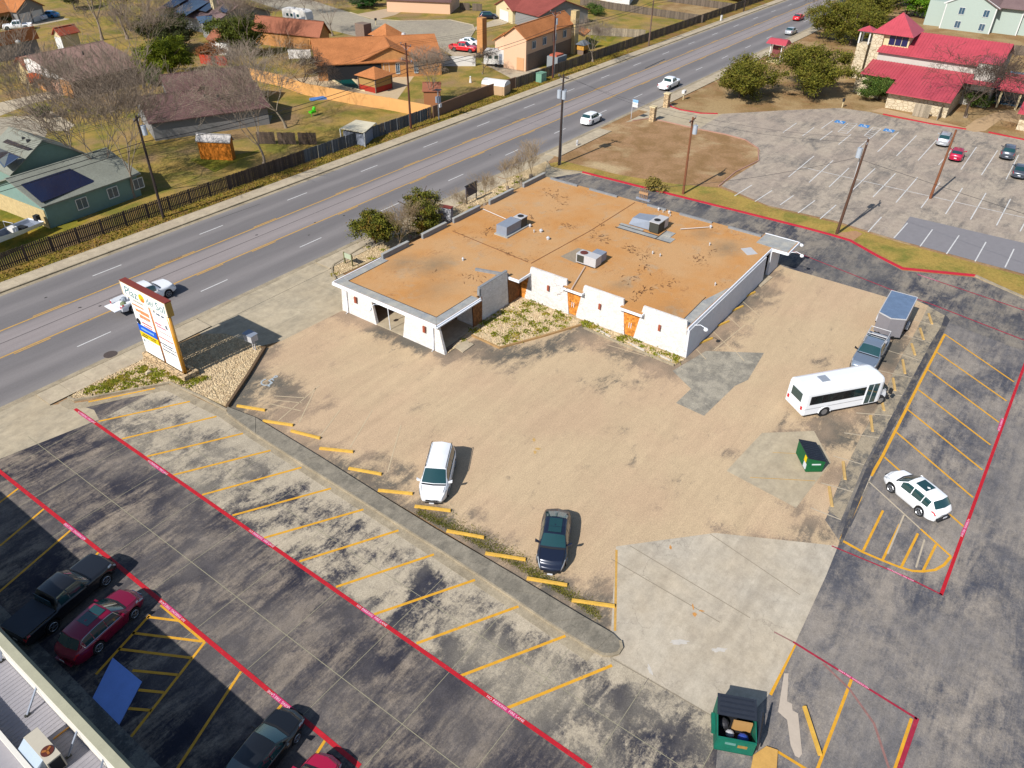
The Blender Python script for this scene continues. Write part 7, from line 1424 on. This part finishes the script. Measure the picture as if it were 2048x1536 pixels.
Aend = Vector((-20, 79.4, 0))
for i, z, r_, lab in ((0, 8.6, .045, 'thick lower communication cable along the far sidewalk poles'), (1, 8.1, .035, 'second communication cable along the far sidewalk poles')):
    wires('power_line', lab, [(Aend+Vector((0, 0, z)), att('a', z), .5), (att('a', z), att('b', z), .8), (att('b', z), att('c', z), .7), (att('c', z), att('d', z), .7), (att('d', z), att('e', z), .8)], r_*.8)
for k in range(3):
    wires('power_line', ('left', 'middle', 'right')[k]+' overhead conductor along the tops of the far sidewalk poles', [(poles[a][2][k], poles[b][2][k], .7) for a, b in (('a', 'b'), ('b', 'c'), ('c', 'd'), ('d', 'e'))]+[(Aend+Vector((0, k-1, 11.2)), poles['a'][2][k], .5)], .012)
for k in (0, 2):
    wires('power_line', ('first', '', 'second')[k]+' overhead conductor crossing the road to the leaning poles', [(poles['b'][2][k], poles['f'][2][k], .7), (poles['f'][2][k], poles['g'][2][k], .5), (poles['g'][2][k], poles['h'][2][k], .5)], .012)
wires('power_line', 'service drop from the leaning dark pole to the flat roof mast', [(att('h', 9), Vector((G(1285, 402, 2.8).x, G(1285, 402, 2.8).y, 4.3)), .6), (att('h', 8.6), Vector((64, -60, 9)), .6)], .018)
# ------------------------------------------------ foliage
def leaf_mat(name, c1, c2, c3, dry=.5, k=.8):
    m, n, l, b = nodes(name); b.inputs['Roughness'].default_value = .75; b.inputs['Specular IOR Level'].default_value = .2
    c1, c2, c3 = [tuple(q*k for q in c) for c in (c1, c2, c3)]
    gi = n.new('ShaderNodeNewGeometry').outputs['Random Per Island']; v = mapping(n, l, False)
    c = mix(n, l, ramp(n, l, gi, .1, .9), c1, c2); c = mix(n, l, ramp(n, l, noise(n, l, v, .9, 3), dry, dry+.16), c, c3); l.new(c, b.inputs['Base Color'])
    return m
lf_oak = leaf_mat('oak_leaves', srgb(84, 92, 26), srgb(150, 144, 48), srgb(124, 108, 42), k=.74); lf_jun = leaf_mat('juniper_leaves', srgb(78, 88, 26), srgb(138, 134, 40), srgb(150, 110, 44), .54, k=.8)
lf_dk = leaf_mat('dark_leaves', srgb(50, 62, 30), srgb(92, 96, 44), srgb(70, 70, 40)); lf_br = leaf_mat('bright_leaves', srgb(96, 112, 20), srgb(150, 158, 30), srgb(80, 100, 30), .56)
lf_rus = leaf_mat('russet_leaves', srgb(150, 84, 50), srgb(180, 120, 70), srgb(120, 90, 50)); lf_bsh = leaf_mat('bush_leaves', srgb(60, 92, 34), srgb(110, 130, 50), srgb(90, 100, 40)); lf_yel = leaf_mat('yellow_grass', srgb(170, 146, 76), srgb(140, 130, 60), srgb(180, 150, 90))
m_barkp = mat('pale_bark', srgb(182, 166, 144), .9, .2, 2, 10); m_barkg = mat('grey_bark', srgb(164, 146, 128), .95, .2, 2, 10); m_barkd = mat('dark_bark', srgb(104, 88, 76), .95, .2, 2, 10)
def leaves(name, parent, m, n, rx, ry, rz_, cz, size, seed, clump=.5, flat=.25, drop=0.0, core=.35, nc=None):
    nc = nc or max(36, n//260)
    """leaf-sized faces in clumps spread through the crown's volume, with gaps between the clumps"""
    g = np.random.default_rng(seed); nc = nc or max(30, n//70)
    nl = max(4, min(9, int(rx*1.5))); lo = g.uniform(-1, 1, (nl, 3))*[.62, .62, .3]; lo[0] = (0, 0, .22); lr = g.uniform(.42, .62, nl)
    u = g.normal(size=(nc, 3)); u /= np.linalg.norm(u, axis=1)[:, None]; rad_ = g.uniform(core, 1, nc)**.5; li = g.integers(0, nl, nc)
    C = lo[li]+u*(rad_*lr[li])[:, None]; C[:, 2] = np.maximum(C[:, 2], -flat-.35*(1-rad_))
    cl = g.integers(0, nc, n); cs = g.uniform(.5, 1.3, nc)
    Pt = C[cl]*[rx, ry, rz_]+g.normal(size=(n, 3))*(clump*cs[cl])[:, None]*[1, 1, .62]
    a = g.normal(size=(n, 3)); a[:, 2] *= .6; a /= np.linalg.norm(a, axis=1)[:, None]; b = np.cross(a, g.normal(size=(n, 3))); b /= np.linalg.norm(b, axis=1)[:, None]
    s = size*g.uniform(.6, 1.3, n)[:, None]; a = a*s; b = b*s*.55
    V = np.stack([Pt-a, Pt-b*.9, Pt+a, Pt+b], 1).reshape(-1, 3); V[:, 2] += cz; V[:, 2] = np.maximum(V[:, 2], .05)
    me = bpy.data.meshes.new(name); me.vertices.add(4*n); me.vertices.foreach_set('co', V.ravel()); me.loops.add(4*n); me.loops.foreach_set('vertex_index', np.arange(4*n)); me.polygons.add(n)
    me.polygons.foreach_set('loop_start', np.arange(n)*4); me.polygons.foreach_set('loop_total', np.full(n, 4)); me.materials.append(m); me.update(); me.validate()
    o = place(me, name, parent); o['kind'] = 'stuff' if False else 'thing'; del o['kind']; return o
def trunk(parent, m, h, r, rx, seed, nb=5):
    g = random.Random(seed); mb = MB(); mb.tube([(0, 0, 0), (g.uniform(-.2, .2), g.uniform(-.2, .2), h*.5), (0, 0, h)], [r*1.25, r, r*.5], 7)
    for k in range(nb):
        a = 2*pi*k/nb+g.uniform(-.4, .4); z = h*g.uniform(.3, .6); q = rx*g.uniform(.5, .85); mb.tube([(0, 0, z), (cos(a)*q*.5, sin(a)*q*.5, z+h*.25), (cos(a)*q*1.1, sin(a)*q*1.1, z+h*.5)], [r*.7, r*.5, r*.2], 5)
    mb.build('trunk', m, parent)
def ever(label, px, h, rx, m, n, seed, size=.17, k_=1, name='evergreen_tree', cat='tree', ry=None, zc=.5, flat=.55, clump=.42, group=None, core=.3, tr=.16, rzf=.56):
    ry = (ry or rx)*1.18; rx = rx*1.18; flat = max(flat, .85)
    n = int(n*2.0); size *= .68; c = G(*px); t = thing(name, label, cat, (c.x, c.y, 0), 0, group); trunk(t, m_barkd, h*.75, tr, rx, seed); leaves('crown', t, m, n, rx, ry or rx, h*rzf, h*zc, size, seed, clump, flat, core=core); return t
ever('round olive green juniper nearest the end of the white stone building', (752, 487), 4.3, 2.3, lf_jun, 9000, 3, .15, 'juniper_bush', 'bush', clump=.34)
ever('taller rust tinged juniper beside the lattice patterned sign', (838, 458), 5.2, 2.3, lf_jun, 9000, 5, .15, 'juniper_bush', 'bush', clump=.34)
ever('live oak nearest the road at the corner of the upper lot', (1478, 196), 6.6, 4.6, lf_oak, 15000, 11, .22, 'live_oak', 'tree', clump=.55, flat=.7)
ever('larger live oak between the kiosk and the upper lot', (1608, 188), 8.2, 6.0, lf_oak, 20000, 12, .22, 'live_oak', 'tree', clump=.6, flat=.7, ry=5.5)
ever('live oak behind the bell tower, leftmost of the cluster by the road', (1655, 78), 8.5, 5.0, lf_oak, 13000, 13, .25, 'live_oak', 'tree', clump=.65, flat=.7)
ever('wide live oak just left of the stone bell tower', (1700, 92), 8.5, 5.6, lf_oak, 14000, 14, .25, 'live_oak', 'tree', clump=.65, flat=.7)
ever('live oak behind the lantern tower at the top edge', (1745, 50), 9.5, 6.5, lf_oak, 14000, 15, .27, 'live_oak', 'tree', clump=.7, flat=.7)
ever('dark oak at the top edge behind the cluster', (1720, 12), 9.5, 8, lf_dk, 12000, 16, .3, 'live_oak', 'tree', clump=.8, flat=.7)
ever('second dark oak at the top edge left of the yellow green tree', (1790, 12), 9.5, 7, lf_dk, 12000, 26, .3, 'live_oak', 'tree', clump=.8, flat=.7)
ever('bright green tree beside the mint green apartments', (1828, 32), 8.5, 4.5, leaf_mat('vivid_leaves', srgb(90, 140, 20), srgb(140, 180, 40), srgb(80, 130, 30)), 9000, 17, .27, 'broadleaf_tree', 'tree', clump=.6, flat=.8)
ever('round green bush against the limestone hall wall', (1757, 200), 4.2, 3.0, lf_bsh, 9000, 18, .17, 'round_bush', 'bush', clump=.4, flat=.9)
ever('big round bright green tree behind the long brown roof', (345, 158), 7.6, 4.8, lf_br, 16000, 19, .2, 'broadleaf_tree', 'tree', clump=.5, flat=.95)
ever('dark green tree above the round bright green one', (350, 104), 8.5, 5.2, lf_dk, 14000, 20, .22, 'evergreen_tree', 'tree', clump=.6, flat=.7)
ever('green tree beside the small brown roofed house', (475, 112), 8.0, 4.2, leaf_mat('mid_leaves', srgb(76, 92, 28), srgb(124, 130, 44), srgb(96, 100, 40)), 12000, 21, .22, 'evergreen_tree', 'tree', clump=.55, flat=.7)
ever('small green shrub at the foot of the round bright tree', (312, 172), 3.0, 1.8, lf_bsh, 4000, 22, .16, 'garden_shrub', 'shrub', flat=.9)
ever('russet shrub between the red fence and the tall bare trees', (432, 118), 3.5, 3.2, lf_rus, 4000, 23, .17, 'garden_shrub', 'shrub', flat=.9)
ever('agave like green plant by the left street corner', (76, 236), 1.9, 1.4, lf_bsh, 1500, 24, .28, 'agave_plant', 'plant', flat=.9, clump=.2)
ever('dark evergreen hedge at the top edge left of the bungalow', (735, 14), 4.0, 5.5, leaf_mat('hedge_leaves', srgb(40, 90, 30), srgb(80, 120, 50), srgb(50, 80, 30)), 8000, 25, .25, 'evergreen_hedge', 'hedge', ry=3, flat=.9)
ever('clipped green shrub row by the bungalow garage', (832, 18), 1.6, 2.6, lf_br, 3000, 27, .18, 'clipped_shrub', 'shrub', ry=1.2, flat=.9)
ever('bushy green shrub beside the grey gabled house', (1188, 30), 2.4, 2.4, lf_bsh, 3000, 28, .2, 'garden_shrub', 'shrub', flat=.9)
ever('yellow green ornamental grass by the red kerb in the field lawn', (1307, 378), 1.3, 1.1, lf_yel, 1500, 29, .22, 'ornamental_grass', 'plant', flat=.9, clump=.25, tr=.05)
ever('dark shrub under the bare tree in front of the hall', (1945, 214), 2.6, 1.8, lf_bsh, 2600, 30, .18, 'garden_shrub', 'shrub', flat=.9)
ever('dark shrub by the far left house', (12, 50), 2.5, 3, lf_dk, 3000, 31, .2, 'garden_shrub', 'shrub', flat=.9)
ever('green tree at the very top left beside the pale trunk', (150, 20), 6, 3.2, lf_dk, 6000, 32, .25, 'broadleaf_tree', 'tree')
# bare winter trees: recursive branches down to twigs
def bare_mesh(name, m, h, spread, seed, levels=6, r0=.2, fork=3, up=.35, first=.22, nmax=5200, droop=0.0, rmin=.008, split0=4):
    g = random.Random(seed); V = []; Fc = []
    def seg(p, d, L, r, lev):
        if len(V) > nmax*6: return
        k = 2 if lev > 1 else 3; q = p.copy(); rr = r; pts = [(q.copy(), r)]
        dd = d.copy()
        for i in range(k):
            dd = (dd+Vector((g.gauss(0, .16), g.gauss(0, .16), g.gauss(0, .1)+(up*.12-droop*lev*.06)))).normalized(); q = q+dd*L/k; rr = max(rmin, rr*(.86 if lev else .8)); pts.append((q.copy(), rr))
        ns = 6 if lev == 0 else (4 if lev < 3 else 3); base = len(V)
        for (pp, r_) in pts:
            t = Vector((0, 0, 1)) if abs(dd.z) < .9 else Vector((1, 0, 0)); x = dd.cross(t).normalized(); y = dd.cross(x)
            for j in range(ns): V.append(pp+x*cos(2*pi*j/ns)*r_+y*sin(2*pi*j/ns)*r_)
        for i in range(len(pts)-1):
            for j in range(ns): Fc.append((base+i*ns+j, base+i*ns+(j+1) % ns, base+(i+1)*ns+(j+1) % ns, base+(i+1)*ns+j))
        if lev >= levels: return
        nf = split0 if lev == 0 else fork
        for j in range(nf):
            a = 2*pi*j/nf+g.uniform(-.6, .6); t = Vector((0, 0, 1)) if abs(dd.z) < .9 else Vector((1, 0, 0)); x = dd.cross(t).normalized(); y = dd.cross(x); sp = spread*g.uniform(.7, 1.3)
            nd = (dd*cos(sp)+(x*cos(a)+y*sin(a))*sin(sp)).normalized(); st = pts[-1][0] if j < 2 or lev == 0 else pts[-2][0]
            seg(st, nd, L*g.uniform(.62, .86) if lev else h*first*g.uniform(.85, 1.15), rr*g.uniform(.62, .8), lev+1)
    seg(Vector((0, 0, 0)), Vector((g.uniform(-.06, .06), g.uniform(-.06, .06), 1)), h*.24, r0, 0)
    me = bpy.data.meshes.new(name); me.from_pydata([tuple(v) for v in V], [], Fc); me.materials.append(m); me.polygons.foreach_set('use_smooth', [True]*len(Fc)); return me
def bare(label, px, me, sc=1.0, rz=0, group=None, name='bare_tree', cat='tree'):
    c = G(*px); t = thing(name, label, cat, (c.x, c.y, 0), rz, group); zt = .01
    o = place(me, 'branches', t); o.scale = (sc, sc, sc); MB().cyl((0, 0, 0), (0, 0, .5*sc), .26*sc, .2*sc, 8).build('root_flare', m_barkg, t); return t
bmA = bare_mesh('branches', m_barkg, 11, .42, 1, 7, .2, 3, .9, .33, 26000, rmin=.014); bmB = bare_mesh('branches', m_barkg, 10, .46, 2, 7, .2, 3, .9, .32, 26000, rmin=.014); bmC = bare_mesh('branches', m_barkp, 12, .5, 3, 6, .24, 3, .3, .3, 12000, .1, rmin=.014); bmD = bare_mesh('branches', m_barkg, 7, .45, 4, 7, .14, 3, .6, .34, 22000, rmin=.012); bmE = bare_mesh('branches', m_barkd, 8, .62, 9, 7, .22, 3, .15, .3, 22000, rmin=.014)
bare('big bare tree rising just left of the dark pole above the picket fence', (268, 395), bmA, 1.12, .3); bare('upright bushy bare tree in front of the teal house wall', (222, 380), bmD, 1.5, 2.0)
bare('tall bare tree beside the taupe roof', (288, 176), bmA, 1.0, 1.3); bare('bare tree in the far left group above the outbuilding', (205, 80), bmB, 1.6, 4); bare('bare tree at the top left between the oaks and the outbuilding', (255, 78), bmA, 1.6, 5.2)
bare('spreading bare tree behind the teal house upper gable', (165, 345), bmA, 1.1, 4.4); bare('upright bare tree at the top left above the dark oaks', (300, 45), bmA, 1.5, .9)
bare('low grey bare tree left of the solar roofed house', (262, 62), bmE, 1.5, 1)
bare('pale barked bare tree standing in the lawn near the fence', (572, 256), bmC, .98, .8); bare('dark curved bare tree by the orange wall', (612, 186), bmE, .9, 2.2); bare('small gnarled bare tree beside the blue tarp', (637, 188), bmE, .62, 3.3)
bare('bare tree beside the wooden shed near the fence corner', (529, 332), bmB, 1.1, 5); bare('russet bare tree behind the pale barked one', (500, 120), bmA, .9, 2.7); bare('round headed bare tree by the motor home', (665, 72), bmD, 1.25, 1); bare('slim bare tree beside the pole in front of the big orange house', (860, 212), bmD, 1.1, 3)
bare('small bare pruned tree inside the fence by the two storey house', (1185, 124), bmD, .95, .5); bare('bare shrub tree behind the small white shed', (965, 148), bmE, .55, 4); bare('wide bare tree in front of the red roofed hall', (1930, 235), bmE, 1.3, 2); bare('bare tree leaning over the road near the top oaks', (1655, 30), bmE, 1.0, 5)
bare('tiny bare tree in the ring of stones by the taupe house drive', (97, 206), bmD, .5, 2); bare('bare tree at the top left edge near the solar roof', (330, 30), bmD, 1.2, 2.2); bare('russet bare tree by the hip roofed house', (545, 60), bmD, 1.1, 4.2); bare('bare tree by the cul de sac left of the hedge', (610, 30), bmD, 1.0, 4.9)
shm = bare_mesh('branches', mat('shrub_stems', srgb(186, 160, 124), .95, .2, 2, 10), 3.2, .42, 21, 5, .05, 3, .8, .38, 6000, rmin=.009, split0=7)
for i, (px, sc, lab) in enumerate((((922, 438), .8, 'bare shrub just right of the lattice patterned sign'), ((970, 415), 1.0, 'bare shrub beside the dark framed sign'), ((1015, 380), .95, 'bare shrub third along the back parapet'), ((1043, 372), 1.0, 'bare shrub fourth along the back parapet'), ((1062, 358), 1.15, 'tallest bare shrub near the far building corner'))):
    bare(lab, px, shm, sc, i*1.3, 'bare shrubs behind the white stone building', 'bare_shrub', 'shrub')
for i, (px, sc, lab) in enumerate((((800, 497), 1.05, 'grey bare shrub in front of the first juniper'), ((820, 478), 1.0, 'grey bare shrub between the two junipers'), ((851, 466), .9, 'grey bare shrub in front of the taller juniper'))):
    bare(lab, px, shm, sc, i*2.1, 'bare shrubs among the junipers', 'bare_shrub', 'shrub')
# ---- ground cover: stones and weed tufts of the gravel beds, loose leaves on the kerb, each bed one mass
def scatter_in(poly_px, n, seed):
    P = [(p.x, p.y) for p in GL(poly_px)]; g = random.Random(seed); xs = [p[0] for p in P]; ys = [p[1] for p in P]; out = []
    def inside(x, y):
        c = False; j = len(P)-1
        for i in range(len(P)):
            if (P[i][1] > y) != (P[j][1] > y) and x < (P[j][0]-P[i][0])*(y-P[i][1])/(P[j][1]-P[i][1])+P[i][0]: c = not c
            j = i
        return c
    while len(out) < n:
        x, y = g.uniform(min(xs), max(xs)), g.uniform(min(ys), max(ys))
        if inside(x, y): out.append((x, y))
    return out
m_peb = mat('pebbles', srgb(246, 222, 180), .9, .12, 2, 10, island=.4, col2=srgb(222, 192, 150), amt=.5)
m_weed = leaf_mat('weeds', srgb(130, 138, 30), srgb(170, 170, 50), srgb(196, 170, 70))
def bed_cover(name, poly, n, nw, seed, size=.09, zone=None):
    g = random.Random(seed); mb = MB()
    for x, y in scatter_in(poly, n, seed):
        s = size*g.uniform(.5, 1.5); a = g.uniform(0, pi); c, q = cos(a)*s, sin(a)*s; z = .05
        mb.add([(x+c, y+q, z), (x-q, y+c, z), (x-c, y-q, z), (x+q, y-c, z), (x, y, z+s*.8)], [(0, 1, 4), (1, 2, 4), (2, 3, 4), (3, 0, 4)])
    o = mb.build(name+'_stones', m_peb, kind='stuff'); mb = MB()
    cl = scatter_in(zone or poly, max(4, nw//40), seed+1)
    for i in range(nw):
        cx, cy = cl[g.randrange(len(cl))]; r = abs(g.gauss(0, .28)); a = g.uniform(0, 2*pi); x, y = cx+r*cos(a), cy+r*sin(a); s = g.uniform(.04, .1); b = g.uniform(0, pi)
        mb.add([(x-cos(b)*s, y-sin(b)*s, .07), (x+cos(b)*s, y+sin(b)*s, .07), (x+cos(b)*s*.6+g.uniform(-.04, .04), y+sin(b)*s*.6, .09+s*1.2), (x-cos(b)*s, y-sin(b)*s+.05, .08+s)], [(0, 1, 2, 3)])
    mb.build(name+'_weeds', m_weed, kind='stuff')
bed_cover('courtyard_bed', [(893, 709), (945, 657), (1017, 610), (1049, 598), (1136, 631), (1160, 643), (1155, 650), (1000, 693), (945, 670)], 6500, 3600, 1)
bed_cover('strip_bed', [(1168, 645), (1250, 675), (1369, 720), (1350, 727), (1250, 688), (1170, 654)], 900, 1300, 2)
bed_cover('sign_bed', [(140, 795), (200, 759), (292, 718), (410, 670), (450, 670), (496, 686), (526, 700), (455, 812), (337, 765), (250, 778), (150, 799)], 9000, 3600, 3, zone=[(170, 785), (290, 735), (420, 760), (380, 775), (330, 765), (200, 790)])
bed_cover('end_bed', [(668, 556), (668, 534), (745, 487), (800, 458), (960, 385), (1050, 345), (1060, 356), (900, 440), (760, 512)], 2500, 900, 4)
# moss and grass along the island edge of the tan lot
mb = MB(); g = random.Random(77); P = GL([(835, 1030), (905, 1062), (985, 1108), (1060, 1150), (1120, 1185), (1200, 1240)])
for i in range(9000):
    k = g.randrange(len(P)-1); c = P[k].lerp(P[k+1], g.random()); off = abs(g.gauss(0, .55))*(1.2 if k in (1, 2) else .8); c = c+Vector((.75, .65, 0))*off+Vector((g.gauss(0, .1), g.gauss(0, .1), 0)); s = g.uniform(.02, .05); b = g.uniform(0, pi)
    mb.add([(c.x-cos(b)*s, c.y-sin(b)*s, .012), (c.x+cos(b)*s, c.y+sin(b)*s, .012), (c.x+g.uniform(-.03, .03), c.y, .012+s*1.2)], [(0, 1, 2)])
mb.build('edge_moss', leaf_mat('moss', srgb(120, 124, 40), srgb(150, 140, 60), srgb(104, 110, 44)), kind='stuff')
# rocks at the sign
for px, s, lab in (((298, 748), .35, 'small boulder in the gravel bed before the pylon sign'),):
    small('boulder', lab, 'rock', px, lambda t: MB().hexa([(-s, -s*.8, 0), (s, -s*.7, 0), (s*.8, s, 0), (-s*.9, s*.7, 0)], [(-s*.5, -s*.4, s), (s*.5, -s*.5, s*.8), (s*.4, s*.4, s*.9), (-s*.6, s*.3, s*.7)]).build('rock', m_lime, t))
# grass tufts along the verge
mb = MB(); g = random.Random(5)
for i in range(9000):
    x = g.uniform(18, 150); y = g.uniform(77.9, 80.3); s = g.uniform(.05, .12); b = g.uniform(0, pi)
    mb.add([(x-cos(b)*s, y-sin(b)*s, .01), (x+cos(b)*s, y+sin(b)*s, .01), (x+g.uniform(-.05, .05), y, .01+s*1.6)], [(0, 1, 2)])
mb.build('verge_grass', leaf_mat('verge_blades', srgb(176, 150, 60), srgb(130, 130, 40), srgb(190, 150, 70)), kind='stuff')
